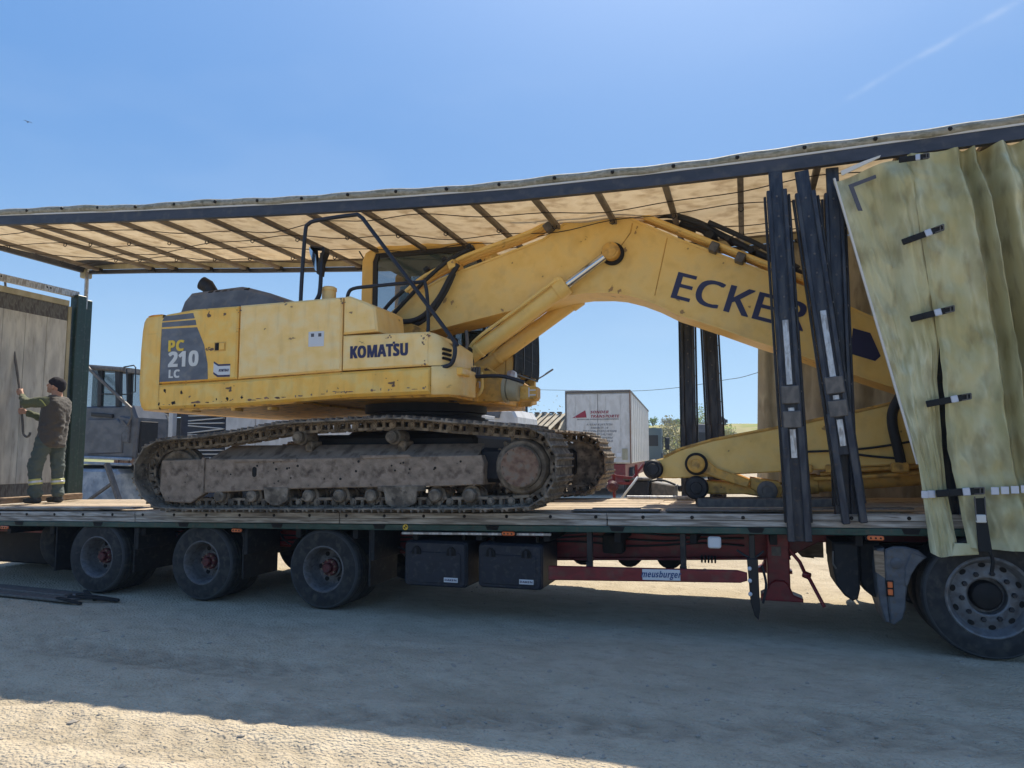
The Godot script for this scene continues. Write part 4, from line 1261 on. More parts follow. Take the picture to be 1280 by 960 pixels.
	done(st, "cloth_tab", M.curtain, c)
	# the far curtain, bundled the same way
	c = sub("far_curtain", t)
	tag(c, "grey beige curtain bundled on the far side of the deck")
	st = mb()
	sheet(st, 130, 24, func(s: float, v: float) -> Vector3:
		var x := lerpf(lerpf(0.21, 0.10, v), 3.5, s)
		var y: float = lerpf(rf(x) - 0.1, 0.93, v)
		return Vector3(x, y, -2.50 + 0.07 * fold(s * 60.0 + 0.7 * sin(v * 4.0)) + 0.03 * sin(s * 9.0)))
	done(st, "folded_cloth", M.far_curtain, c)
	st = mb()
	sheet(st, 110, 20, func(s: float, v: float) -> Vector3:
		var x := lerpf(lerpf(0.40, 0.34, v), 3.5, s)
		var y: float = lerpf(rf(x) - 0.1, 0.94, v)
		return Vector3(x, y, -2.36 + 0.05 * fold(s * 47.0 + 0.9 * sin(v * 3.0) + 1.0) + 0.02 * sin(s * 7.0)))
	done(st, "inner_layer", M.far_curtain, c)

func trailer() -> void:
	var t := thing("low_trailer", "long low curtain-sided trailer carrying the yellow excavator, its roof raised", "trailer", Vector3(-3.2, 0.045, -1.25))
	var X0 := -10.05
	var X1 := 3.55
	# deck of planks
	var deck := sub("deck", t)
	for i in 16:
		var z := -0.06 - i * 0.149
		var xs := [X0, -7.3 + 0.6 * (i % 3), -4.2 - 0.5 * (i % 4), -0.9 + 0.7 * (i % 3), 1.6 - 0.4 * (i % 2), X1]
		for k in xs.size() - 1:
			var a := Vector3(xs[k] + 0.004, 0, z - 0.074)
			var b := Vector3(xs[k + 1] - 0.004, 0, z - 0.074)
			var up := -0.02 + 0.004 * ((i * 5 + k * 3) % 4)
			a.y = dk(a.x) + up - 0.012; b.y = dk(b.x) + up - 0.012
			var st := mb()
			bar(st, a, b, 0.145, 0.03, 0.004)
			done(st, "plank", M.deck_wood_pale if (i * 3 + k) % 5 < 3 else M.deck_wood_brown, deck)
	var st := mb()
	bar(st, Vector3(X0, dk(X0) - 0.075, -1.25), Vector3(X1, dk(X1) - 0.075, -1.25), 2.44, 0.04)
	done(st, "deck_plate", M.underside, deck)
	# side rims: two boards each, bolted
	for side in 2:
		var z := -0.022 if side == 0 else -2.478
		var seg := [X0, -8.6, -6.45, -3.9, -1.2, 1.35, X1]
		for k in seg.size() - 1:
			for j in 2:
				var a := Vector3(seg[k] + 0.004, dk(seg[k]) - 0.033 - 0.055 * j, z - 0.006 * j * (1 if side == 0 else -1))
				var b := Vector3(seg[k + 1] - 0.004, dk(seg[k + 1]) - 0.033 - 0.055 * j, a.z)
				st = mb()
				bar(st, a, b, 0.045, 0.052, 0.004)
				done(st, "rim_board", M.rim_wood, deck)
		st = mb()
		var x := -9.7
		while x < 3.4:
			lathe(st, [0.016, -0.004, 0.016, 0.004, 0.009, 0.010, 0, 0.010], at(x, dk(x) - 0.036, 0.0 if side == 0 else -2.5, Basis.IDENTITY if side == 0 else Basis(Vector3.UP, PI)), 8)
			x += 0.42
		done(st, "rim_bolts", M.bolt_dark, deck)
	# loose sheets on the near edge at the rear, dark checker strip in the middle
	for q in [[-9.9, -7.0, 0.012, -0.05, -0.5], [-9.9, -6.5, 0.024, -0.03, -0.34], [-8.4, -6.55, 0.036, -0.02, -0.22]]:
		st = mb()
		bar(st, Vector3(q[0], dk(q[0]) + q[2], (q[3] + q[4]) * 0.5), Vector3(q[1], dk(q[1]) + q[2], (q[3] + q[4]) * 0.5), q[3] - q[4], 0.010, 0.002)
		done(st, "loose_board", M.rim_wood, deck)
	for q in [[-1.55, -0.75, -0.10, -0.30, 0.010], [-0.7, 0.3, -0.12, -0.40, 0.010], [-1.4, -0.95, -0.34, -0.40, 0.014], [0.0, 0.6, -0.08, -0.16, 0.03], [0.4, 1.3, -0.2, -0.34, 0.025]]:
		st = mb()
		bar(st, Vector3(q[0], dk(q[0]) + q[4], (q[2] + q[3]) * 0.5), Vector3(q[1], dk(q[1]) + q[4], (q[2] + q[3]) * 0.5), q[2] - q[3], 0.012, 0.002)
		done(st, "steel_strip", M.plate_steel, deck)
	# green side rails with their pockets
	for side in 2:
		var z := -0.03 if side == 0 else -2.47
		st = mb()
		bar(st, Vector3(X0, dk(X0) - 0.146, z), Vector3(X1, dk(X1) - 0.146, z), 0.06, 0.058, 0.006)
		bar(st, Vector3(X0, dk(X0) - 0.128, z - 0.3 * (1 if side == 0 else -1)), Vector3(X1, dk(X1) - 0.128, z - 0.3 * (1 if side == 0 else -1)), 0.6, 0.02, 0.004)
		done(st, "side_rail", M.rail_green, t)
		var x := -9.3
		while x < 3.0:
			st = mb()
			prism(st, pv([x - 0.07, dk(x) - 0.119, x + 0.07, dk(x) - 0.119, x + 0.05, dk(x) - 0.162, x - 0.05, dk(x) - 0.162]), 0.0 if side == 0 else -2.5, 0.004 if side == 0 else -2.504)
			done(st, "rail_pocket", M.seam_dark, t)
			x += 1.17
	# chassis: two red beams, cross members, neck plate
	for z in [-0.78, -1.72]:
		st = mb()
		prism(st, pv([X0 + 0.1, dk(X0) - 0.16, X0 + 0.1, 0.62, -7.8, 0.62, -3.2, 0.56, -1.9, 0.56, 0.35, 0.66, 0.6, 0.80, X1 - 0.1, 0.90, X1 - 0.1, dk(X1) - 0.16]), z + 0.06, z - 0.06, 0.006)
		prism(st, pv([X0 + 0.1, 0.62, X0 + 0.1, 0.60, -7.8, 0.60, -3.2, 0.54, -1.9, 0.54, 0.36, 0.64, 0.36, 0.66, -1.9, 0.56, -3.2, 0.56, -7.8, 0.62]), z + 0.11, z - 0.11, 0.0)
		done(st, "chassis_beam", M.chassis_red, t)
	for i in 20:
		var x := -9.7 + i * 0.66
		st = mb()
		box6(st, x - 0.03, x + 0.03, dk(x) - 0.27, dk(x) - 0.15, -0.08, -2.42, 0.005)
		done(st, "cross_member", M.underside, t)
	# axles and wheels
	for x in [-6.985, -5.563, -4.085]:
		st = mb()
		cyl(st, Vector3(x, 0.447, -0.2), Vector3(x, 0.447, -2.3), 0.065, 14)
		box6(st, x - 0.32, x + 0.32, 0.50, 0.58, -0.72, -0.84, 0.01)
		box6(st, x - 0.32, x + 0.32, 0.50, 0.58, -1.66, -1.78, 0.01)
		for z in [-0.78, -1.72]: cyl(st, Vector3(x + 0.25, 0.58, z), Vector3(x + 0.25, 0.80, z), 0.11, 14)
		done(st, "axle", M.underside, t)
		for s in [1.0, -1.0]: wheel_part(t, x, s, true)
		for z0 in [-0.04, -1.86]:
			st = mb()
			box6(st, x + 0.50, x + 0.52, 0.30, 0.86, z0, z0 - 0.60, 0.004)
			box6(st, x + 0.52, x + 0.56, 0.55, 0.88, z0 - 0.0, z0 - 0.58, 0.006)
			done(st, "mudflap", M.black_rubber, t)
			st = mb()
			sheet(st, 14, 1, func(s: float, v: float) -> Vector3:
				var a := lerpf(0.45, PI - 0.45, s)
				return Vector3(x + cos(a) * 0.50, 0.40 + sin(a) * 0.46, lerpf(z0 - 0.04, z0 - 0.60, v)))
			done(st, "mudguard", M.black_rubber, t)
	st = mb()
	box6(st, -7.62, -7.60, 0.26, 0.82, -0.05, -0.62, 0.004)
	done(st, "mudflap", M.black_rubber, t)
	# spare wheel slung across under the rear
	var sp := sub("spare_wheel", t)
	st = mb()
	lathe(st, [0.2, -0.11, 0.3, -0.125, 0.37, -0.11, 0.39, -0.07, 0.39, 0.07, 0.37, 0.11, 0.3, 0.125, 0.2, 0.11], at(-8.25, 0.52, -0.85, Basis(Vector3.UP, PI * 0.5)), 30)
	done(st, "tyre", M.tyre, sp)
	st = mb()
	lathe(st, [0.21, -0.1, 0.19, 0.0, 0.1, 0.02, 0, 0.02], at(-8.25, 0.52, -0.85, Basis(Vector3.UP, PI * 0.5)), 24)
	done(st, "rim", M.wheel_rim, sp)
	# closed pallet box behind the axles
	st = mb()
	box6(st, -9.95, -7.75, 0.12, 0.80, -1.15, -2.44, 0.02)
	done(st, "pallet_box", M.underside, t)
	# air lines and cables along the beam
	for k in 3:
		var cp := []
		for i in 22:
			var x := -7.6 + i * 0.36
			cp.append(Vector3(x, dk(x) - 0.25 - 0.05 * k - 0.02 * sin(i * 1.7 + k), -0.70 + 0.01 * k))
		st = mb()
		tube(st, smooth_path(cp, 2), 0.010, 6)
		done(st, "air_line", M.hose, t)
	for x in [-6.2, -4.75, -3.4]:
		st = mb()
		tube(st, smooth_path([Vector3(x - 0.3, 0.72, -0.66), Vector3(x - 0.1, 0.62, -0.55), Vector3(x + 0.1, 0.60, -0.58), Vector3(x + 0.25, 0.70, -0.66)], 4), 0.011, 6)
		done(st, "brake_hose", M.hose, t)
	# rear bumper
	st = mb()
	box6(st, -10.05, -9.93, 0.48, 0.62, -0.1, -2.4, 0.015)
	done(st, "rear_bumper", M.chassis_red, t)
	for z in [-0.7, -1.8]:
		st = mb()
		box6(st, -10.03, -9.95, 0.60, 0.76, z, z - 0.08, 0.01)
		done(st, "bumper_bracket", M.chassis_red, t)
	# toolboxes
	for q in [[-3.19, -2.55, 0.335, 0.765], [-2.43, -1.81, 0.355, 0.768]]:
		var bx := sub("toolbox", t)
		var cx: float = (q[0] + q[1]) * 0.5
		var cy: float = (q[2] + q[3]) * 0.5
		var w: float = q[1] - q[0]
		var h: float = q[3] - q[2]
		st = mb()
		prism(st, rrect(w, h, 0.035), -0.62, -0.06, 0.012, at(cx, cy, 0))
		done(st, "body", M.box_plastic, bx)
		st = mb()
		prism(st, rrect(w - 0.01, h - 0.01, 0.045), -0.065, -0.02, 0.014, at(cx, cy, 0))
		prism(st, rrect(w - 0.10, h - 0.14, 0.03), -0.022, -0.010, 0.006, at(cx, cy - 0.03, 0))
		done(st, "lid", M.box_plastic, bx)
		for s in [-0.29, 0.27]:
			st = mb()
			prism(st, pv([-0.05, -0.04, 0.05, -0.04, 0.04, 0.015, 0.015, 0.04, -0.015, 0.04, -0.04, 0.015]), -0.02, -0.002, 0.004, at(cx + s * w, cy + h * 0.30, 0))
			done(st, "latch_recess", M.seam_dark, bx)
			st = mb()
			bar(st, Vector3(cx + s * w, cy + h * 0.30 - 0.04, 0.002), Vector3(cx + s * w, cy + h * 0.30 + 0.025, 0.006), 0.022, 0.014, 0.003, Vector3.BACK)
			done(st, "latch", M.box_plastic, bx)
		st = mb()
		box6(st, cx + w * 0.16, cx + w * 0.38, q[2] + 0.055, q[2] + 0.098, -0.012, -0.006, 0.001)
		done(st, "label_plate", M.sign_white, bx)
		writing("DAKEN", "label_print", 0.018, at(cx + w * 0.27, q[2] + 0.076, -0.005), M.letter_blue, bx, 1.5)
		for s in [-0.36, 0.36]:
			st = mb()
			bar(st, Vector3(cx + s * w, q[3] - 0.02, -0.2), Vector3(cx + s * w, dk(cx) - 0.15, -0.2), 0.04, 0.03)
			done(st, "hanger", M.underside, bx)
	st = mb()
	bar(st, Vector3(-3.22, 0.832, -0.03), Vector3(-1.72, 0.866, -0.03), 0.03, 0.026, 0.005)
	done(st, "pale_pipe", M.aluminium, t)
	# side guard with its sign
	st = mb()
	prism(st, pv([-1.75, 0.455, -0.08, 0.515, -0.02, 0.535, -0.02, 0.60, -0.10, 0.618, -1.75, 0.582]), -0.03, -0.075, 0.008)
	done(st, "side_guard", M.chassis_red, t)
	st = mb()
	box(st, Vector3(-0.735, 0.552, -0.027), Vector3(0.325, 0.092, 0.006), 0.001, Basis(Vector3(0, 0, 1), 0.025))
	done(st, "sign_plate", M.sign_white, t)
	var cap := plain("sign_letter", Color(0.09, 0.26, 0.46), 0.5)
	writing("meusburger", "sign_lettering", 0.052, at(-0.735, 0.555, -0.023, Basis(Vector3(0, 0, 1), 0.025)), cap, t, 0.80, true, "Droid Sans", 0.25)
	for x in [-1.38, -0.55]:
		st = mb()
		box6(st, x - 0.025, x + 0.025, 0.56, dk(x) - 0.15, -0.09, -0.14, 0.005)
		box6(st, x - 0.03, x + 0.03, 0.55, 0.63, -0.076, -0.10, 0.004)
		done(st, "guard_hanger", M.dark_steel, t)
	# lamp and lever board at the landing leg
	st = mb()
	prism(st, pv([-0.02, 0.72, 0.07, 0.72, 0.075, 0.30, 0.06, 0.22, 0.03, 0.25, 0.0, 0.36]), -0.03, -0.06, 0.006)
	box6(st, 0.0, 0.05, 0.7, 0.92, -0.05, -0.09, 0.006)
	done(st, "control_board", M.cab_black, t)
	for y in [0.64, 0.54, 0.43]:
		st = mb()
		lathe(st, [0.017, 0, 0.017, 0.02, 0.010, 0.028, 0, 0.03], at(0.0, y, -0.03), 12)
		done(st, "knob", M.sign_white, t)
	st = mb()
	tube(st, smooth_path([Vector3(0.10, 0.66, -0.1), Vector3(0.13, 0.5, -0.12), Vector3(0.10, 0.34, -0.12)]), 0.012, 6)
	tube(st, smooth_path([Vector3(-0.1, 0.78, -0.1), Vector3(0.02, 0.72, -0.08), Vector3(0.12, 0.78, -0.1)]), 0.010, 6)
	done(st, "air_hose", M.hose, t)
	# landing legs
	for z in [-0.45, -2.05]:
		var lg := sub("landing_leg", t)
		st = mb()
		box6(st, 0.15, 0.34, 0.40, 0.90, z, z - 0.15, 0.01)
		done(st, "leg_tube", M.chassis_red, lg)
		st = mb()
		prism(st, pv([0.09, 0.31, 0.44, 0.31, 0.44, 0.34, 0.36, 0.37, 0.32, 0.46, 0.29, 0.49, 0.21, 0.49, 0.17, 0.46, 0.13, 0.38, 0.09, 0.36]), z + 0.03, z - 0.18, 0.01)
		done(st, "foot", M.chassis_red, lg)
		st = mb()
		box6(st, 0.19, 0.27, 0.70, 0.78, z + 0.006, z, 0.002)
		done(st, "plate", M.plate_steel, lg)
	st = mb()
	tube(st, [Vector3(0.34, 0.76, -0.42), Vector3(0.42, 0.66, -0.40), Vector3(0.46, 0.56, -0.38), Vector3(0.475, 0.56, -0.35), Vector3(0.60, 0.30, -0.33)], 0.016, 8)
	cyl(st, Vector3(0.44, 0.565, -0.38), Vector3(0.50, 0.545, -0.36), 0.03, 10)
	done(st, "crank_handle", M.chassis_red, t)
	for q in [[0.36, 0.76, 0.47, 0.64, 0.58, 0.63, 0.44, 0.82], [0.50, 0.64, 0.66, 0.64, 0.66, 0.84, 0.50, 0.86]]:
		st = mb()
		prism(st, pv(q), -0.9, -0.96, 0.006)
		done(st, "wooden_block", M.timber, t)
	# air tanks between the beams
	for x in [-1.62, -1.15, -0.75]:
		st = mb()
		cyl(st, Vector3(x, 0.60, -0.9), Vector3(x, 0.60, -1.55), 0.13, 18, 0.03)
		done(st, "air_tank", M.underside, t)
	st = mb()
	box6(st, -1.33, -1.13, 0.66, 0.84, -0.45, -0.62, 0.015)
	done(st, "valve_box", M.underside, t)
	st = mb()
	for i in 5: tube(st, [Vector3(-0.42 + i * 0.03, 0.66, -0.6), Vector3(-0.42 + i * 0.03, 0.60, -0.58), Vector3(-0.42 + i * 0.03, 0.66, -0.56)], 0.009, 5)
	done(st, "hose_coil", M.hose, t)
	st = mb()
	prism(st, rrect(0.11, 0.10, 0.02), -0.03, 0.0, 0.01, at(-0.28, 0.845, -0.02))
	done(st, "white_lamp", M.sign_white, t)
	# amber markers
	for x in [-8.34, -5.10, -2.12, 0.97]:
		var y := dk(x) - 0.192
		var mk := sub("marker_lamp", t)
		st = mb()
		prism(st, rrect(0.125, 0.036, 0.017), 0.0, 0.022, 0.006, at(x, y, 0))
		done(st, "lens", M.marker_amber, mk)
		st = mb()
		prism(st, rrect(0.145, 0.05, 0.02), -0.02, 0.004, 0.003, at(x, y, 0))
		done(st, "base", M.bolt_dark, mk)
		st = mb()
		for s in [-0.036, 0.0, 0.036]: lathe(st, [0.008, 0, 0.008, 0.004, 0, 0.004], at(x + s, y, 0.022), 8)
		done(st, "screws", M.bolt_dark, mk)
	# yellow and black tie-down mark
	st = mb()
	lathe(st, [0.028, -0.002, 0.028, 0.002, 0, 0.002], at(-3.17, dk(-3.17) - 0.143, 0.002), 18)
	done(st, "tie_down_mark", M.letter_yellow, t)
	for q in [[0.0, 0.0, 0.022, 0.0, 0.0, 0.022], [0.0, 0.0, -0.022, 0.0, 0.0, -0.022]]:
		st = mb()
		prism(st, pv(q), 0.005, 0.007, 0.0, at(-3.17, dk(-3.17) - 0.143, 0))
		done(st, "tie_down_print", M.bolt_dark, t)
	# rear wall with its doors and corner post
	var dr := sub("rear_wall", t)
	tag(dr, "grey white panelled rear wall with a dark top band")
	for k in 6:
		st = mb()
		var z0 := -0.08 - k * 0.348
		box6(st, -10.11, -10.05, 1.17, 3.67, z0, z0 - 0.344, 0.004)
		done(st, "panel", M.door_panel, dr)
	st = mb()
	box6(st, -10.105, -10.052, 3.672, 3.90, -0.08, -2.165, 0.004)
	done(st, "dark_band", M.door_band, dr)
	st = mb()
	box6(st, -10.105, -10.052, 0.93, 1.168, -0.08, -2.165, 0.004)
	done(st, "kick_board", M.door_band, dr)
	st = mb()
	box6(st, -10.10, -10.04, 3.902, 3.99, -0.06, -2.18, 0.006)
	done(st, "top_trim", M.cream_trim, dr)
	st = mb()
	box6(st, -10.10, -10.035, 0.93, 3.90, -2.168, -2.225, 0.006)
	done(st, "edge_trim", M.cream_trim, dr)
	st = mb()
	bar(st, Vector3(-10.07, 4.10, 0.1), Vector3(-10.07, 4.115, -2.36), 0.05, 0.105, 0.008)
	done(st, "top_bar", M.aluminium, dr)
	for z in [-1.05, -1.78, -1.84, -0.5]:
		st = mb()
		lathe(st, [0.014, 0, 0.014, 0.003, 0, 0.003], at(-10.045, 4.12, z, Basis(Vector3.UP, PI * 0.5)), 10)
		done(st, "bar_hole", M.seam_dark, dr)
	for z in [-2.26, 0.0]:
		var cp := sub("corner_post", t)
		st = mb()
		box6(st, -10.12, -9.97, 0.86, 4.10, z, z - 0.17, 0.01)
		box6(st, -10.12, -10.0, 0.86, 4.06, z - 0.172, z - 0.31, 0.01)
		done(st, "column", M.post_green, cp)
	# front wall
	st = mb()
	box6(st, 3.5, 3.56, 0.95, 4.1, -0.08, -2.42, 0.01)
	done(st, "front_wall", M.door_panel, t)
	roof_part(t)
	# side posts near and far
	stake(t, Vector3(0.40, 0.885, 0.055), Vector3(0.308, 4.03, 0.055), 0.215, 2.93, [[0.68, 0.92], [1.06, 1.10], [1.29, 1.84]], [[0.93, 1.07], [1.13, 1.28]], "black side post with a bright strip, leftmost on the near side")
	stake(t, Vector3(0.815, 1.045, 0.075), Vector3(0.52, 4.01, 0.055), 0.215, 2.74, [[0.62, 0.84], [1.00, 1.04], [1.18, 1.75]], [[0.86, 0.995], [1.05, 1.19]], "leaning black side post with a bright strip, in front of another post", 0.55)
	stake(t, Vector3(0.77, 1.02, -0.07), Vector3(0.775, 4.05, -0.06), 0.195, 2.76, [[0.62, 0.9]], [[0.92, 1.06]], "black side post behind the leaning one")
	stake(t, Vector3(1.56, 1.02, -0.12), Vector3(1.46, 4.05, -0.10), 0.24, 2.76, [], [], "black side post half hidden behind the slit of the near curtain")
	stake(t, Vector3(-0.645, 1.02, -2.46), Vector3(-0.635, 4.08, -2.46), 0.21, 2.80, [], [], "left one of the black side posts on the far side")
	stake(t, Vector3(-0.325, 1.04, -2.46), Vector3(-0.40, 4.08, -2.46), 0.22, 2.80, [], [], "right one of the black side posts on the far side")
	curtain_part(t)

# ---------------------------------------------------------------- the lorry that pulls it
func tractor() -> void:
	var t := thing("lorry_tractor", "lorry tractor unit under the front of the trailer, grey mudguard and wheel showing", "lorry", Vector3(1.74, 0.045, -1.25))
	for side in [1.0, -1.0]:
		var w := sub("wheel", t)
		var T := at(1.742, 0.507, -0.10 if side > 0 else -2.40, Basis.IDENTITY if side > 0 else Basis(Vector3.UP, PI))
		var prof := [0.30, -0.13, 0.32, -0.145, 0.38, -0.15, 0.435, -0.14, 0.458, -0.115, 0.465, -0.09, 0.465, -0.06, 0.452, -0.056, 0.452, -0.046, 0.466, -0.042, 0.466, -0.006, 0.453, -0.003, 0.453, 0.005, 0.466, 0.008, 0.466, 0.044, 0.452, 0.048, 0.452, 0.058, 0.465, 0.062, 0.465, 0.09, 0.458, 0.115, 0.435, 0.14, 0.38, 0.15, 0.32, 0.145, 0.30, 0.13]
		var st := mb()
		lathe(st, prof, T, 56)
		lathe(st, prof, T * at(0, 0, -0.33), 40)
		done(st, "tyre", M.tyre, w)
		st = mb()
		lathe(st, [0.437, 0.140, 0.442, 0.142, 0.450, 0.130, 0.454, 0.124], T, 56)
		done(st, "scuffed_rib", M.tyre_worn, w)
		st = mb()
		lathe(st, [0.300, 0.11, 0.312, 0.135, 0.300, 0.146, 0.288, 0.140, 0.272, 0.105, 0.262, 0.06, 0.252, 0.045, 0.222, 0.050, 0.205, 0.062, 0.15, 0.066, 0.140, 0.060, 0.138, -0.02, 0.0, -0.02], T, 48)
		done(st, "rim", M.wheel_rim, w)
		st = mb()
		lathe(st, [0.112, -0.02, 0.112, 0.03, 0.098, 0.055, 0.06, 0.070, 0.0, 0.074], T, 24)
		done(st, "hub", M.underside, w)
		for k in 10:
			var a := TAU * k / 10 + 0.1
			st = mb()
			cyl(st, T * Vector3(cos(a) * 0.178, sin(a) * 0.178, 0.06), T * Vector3(cos(a) * 0.178, sin(a) * 0.178, 0.092), 0.019, 6, 0.003)
			done(st, "wheel_nut", M.dark_steel, w)
		st = mb()
		for k in 10:
			var a := TAU * k / 10 + 0.1 + PI / 10
			prism(st, circle(0.026, 12, 0.7), 0.0, 0.010, 0.0, T * at(cos(a) * 0.236, sin(a) * 0.236, 0.043, Basis(Vector3(0, 0, 1), a + PI * 0.5)))
		done(st, "hand_holes", M.seam_dark, w)
	var st := mb()
	cyl(st, Vector3(1.742, 0.507, -0.3), Vector3(1.742, 0.507, -2.2), 0.09, 14)
	lathe(st, [0, -0.2, 0.16, -0.16, 0.2, 0, 0.16, 0.16, 0, 0.2], at(1.742, 0.507, -1.25, Basis(Vector3.UP, PI * 0.5)), 18)
	done(st, "axle", M.underside, t)
	for z in [-0.86, -1.64]:
		st = mb()
		box6(st, 0.75, 5.4, 0.58, 0.80, z + 0.04, z - 0.04, 0.01)
		done(st, "frame_rail", M.underside, t)
	st = mb()
	lathe(st, [0.0, 0.0, 0.42, 0.0, 0.45, 0.02, 0.45, 0.06, 0.0, 0.06], at(1.35, 0.82, -1.25, Basis(Vector3.RIGHT, -PI * 0.5)), 28)
	done(st, "fifth_wheel", M.underside, t)
	# mudguard: curved shell, side skirt, amber lamp
	for z0 in [0.0, -1.95]:
		var g := sub("mudguard", t)
		st = mb()
		sheet(st, 20, 1, func(s: float, v: float) -> Vector3:
			var a := lerpf(1.75, 3.40, s)
			return Vector3(1.742 + cos(a) * 0.66, 0.40 + sin(a) * 0.47, lerpf(z0, z0 - 0.55, v)))
		done(st, "shell", M.black_rubber, g)
		st = mb()
		prism(st, pv([1.04, 0.84, 1.10, 0.865, 1.19, 0.865, 1.28, 0.84, 1.335, 0.79, 1.27, 0.73, 1.22, 0.66, 1.19, 0.58, 1.175, 0.49, 1.165, 0.38, 1.14, 0.30, 1.08, 0.255, 1.055, 0.265, 1.045, 0.40, 1.04, 0.55, 1.025, 0.70]), z0, z0 - 0.04, 0.012)
		prism(st, pv([1.22, 0.83, 1.325, 0.79, 1.265, 0.73, 1.215, 0.65, 1.185, 0.56, 1.165, 0.56, 1.17, 0.70]), z0 + 0.012, z0 - 0.02, 0.008)
		lathe(st, [0.045, 0, 0.045, 0.004, 0.038, 0.008, 0, 0.008], at(1.115, 0.735, z0), 18)
		done(st, "skirt", M.mudguard_grey, g)
		st = mb()
		prism(st, pv([1.035, 0.85, 1.025, 0.70, 1.04, 0.55, 1.045, 0.40, 1.055, 0.265, 1.02, 0.27, 0.985, 0.40, 0.97, 0.55, 0.965, 0.70, 0.98, 0.84]), z0 - 0.01, z0 - 0.45, 0.01)
		done(st, "front_panel", M.mudguard_grey, g)
		st = mb()
		prism(st, pv([0.955, 0.83, 1.03, 0.82, 1.03, 0.61, 0.96, 0.66]), z0 - 0.008, z0 - 0.02, 0.003)
		done(st, "tan_panel", M.timber, g)
		if z0 == 0.0:
			st = mb()
			box6(st, 1.03, 1.085, 0.475, 0.60, 0.0, 0.012, 0.004)
			done(st, "lamp_base", M.bolt_dark, g)
			for y in [0.51, 0.568]:
				st = mb()
				prism(st, rrect(0.036, 0.046, 0.006), 0.012, 0.026, 0.004, at(1.058, y, 0))
				done(st, "amber_lens", M.marker_amber, g)
	# tanks and bellows ahead of the wheel
	for q in [[0.66, 0.87, 0.66, 0.66, 0.68, 0.52, 0.74, 0.44, 0.80, 0.40, 0.84, 0.42, 0.86, 0.50, 0.86, 0.87, -0.12], [0.87, 0.87, 0.87, 0.56, 0.90, 0.48, 0.96, 0.43, 1.01, 0.42, 1.03, 0.47, 1.03, 0.87, -0.2]]:
		st = mb()
		var z: float = q.pop_back()
		prism(st, pv(q), z, z - 0.5, 0.015)
		done(st, "air_bellows", M.black_rubber, t)
	st = mb()
	tube(st, [Vector3(0.66, 0.80, -0.1), Vector3(0.655, 0.70, -0.09), Vector3(0.68, 0.66, -0.1)], 0.008, 5)
	done(st, "bracket", M.plate_steel, t)

# ---------------------------------------------------------------- the excavator
func wide(s: String, called: String, cap: float, width: float, T: Transform3D, m: Material, parent: Node, face := "Droid Sans", lean := 0.0, heavy := 0.0, bold := true) -> void:
	var o := writing(s, called, cap, T, m, parent, 1.0, bold, face, 0.0, heavy)
	var k := width / o.mesh.get_aabb().size.x
	o.transform = Transform3D(T.basis * Basis(Vector3(k, 0, 0), Vector3(lean, 1, 0), Vector3(0, 0, 1)), T.origin - O)

func sample_loop(pts: PackedVector2Array, n: int) -> Array:      # [point, tangent angle] at n even steps of a smooth closed loop
	var m := pts.size()
	var fine := PackedVector2Array()
	for i in m:
		for j in 12:
			fine.append(pts[i].cubic_interpolate(pts[(i + 1) % m], pts[(i + m - 1) % m], pts[(i + 2) % m], j / 12.0))
	var total := 0.0
	for i in fine.size(): total += fine[i].distance_to(fine[(i + 1) % fine.size()])
	var out := []
	var step := total / n
	var acc := 0.0
	var want := 0.0
	for i in fine.size():
		var a := fine[i]
		var b := fine[(i + 1) % fine.size()]
		var l := a.distance_to(b)
		while want <= acc + l and out.size() < n:
			out.append([a.lerp(b, (want - acc) / maxf(l, 1e-6)), (b - a).angle()])
			want += step
		acc += l
	out.append(step)
	return out

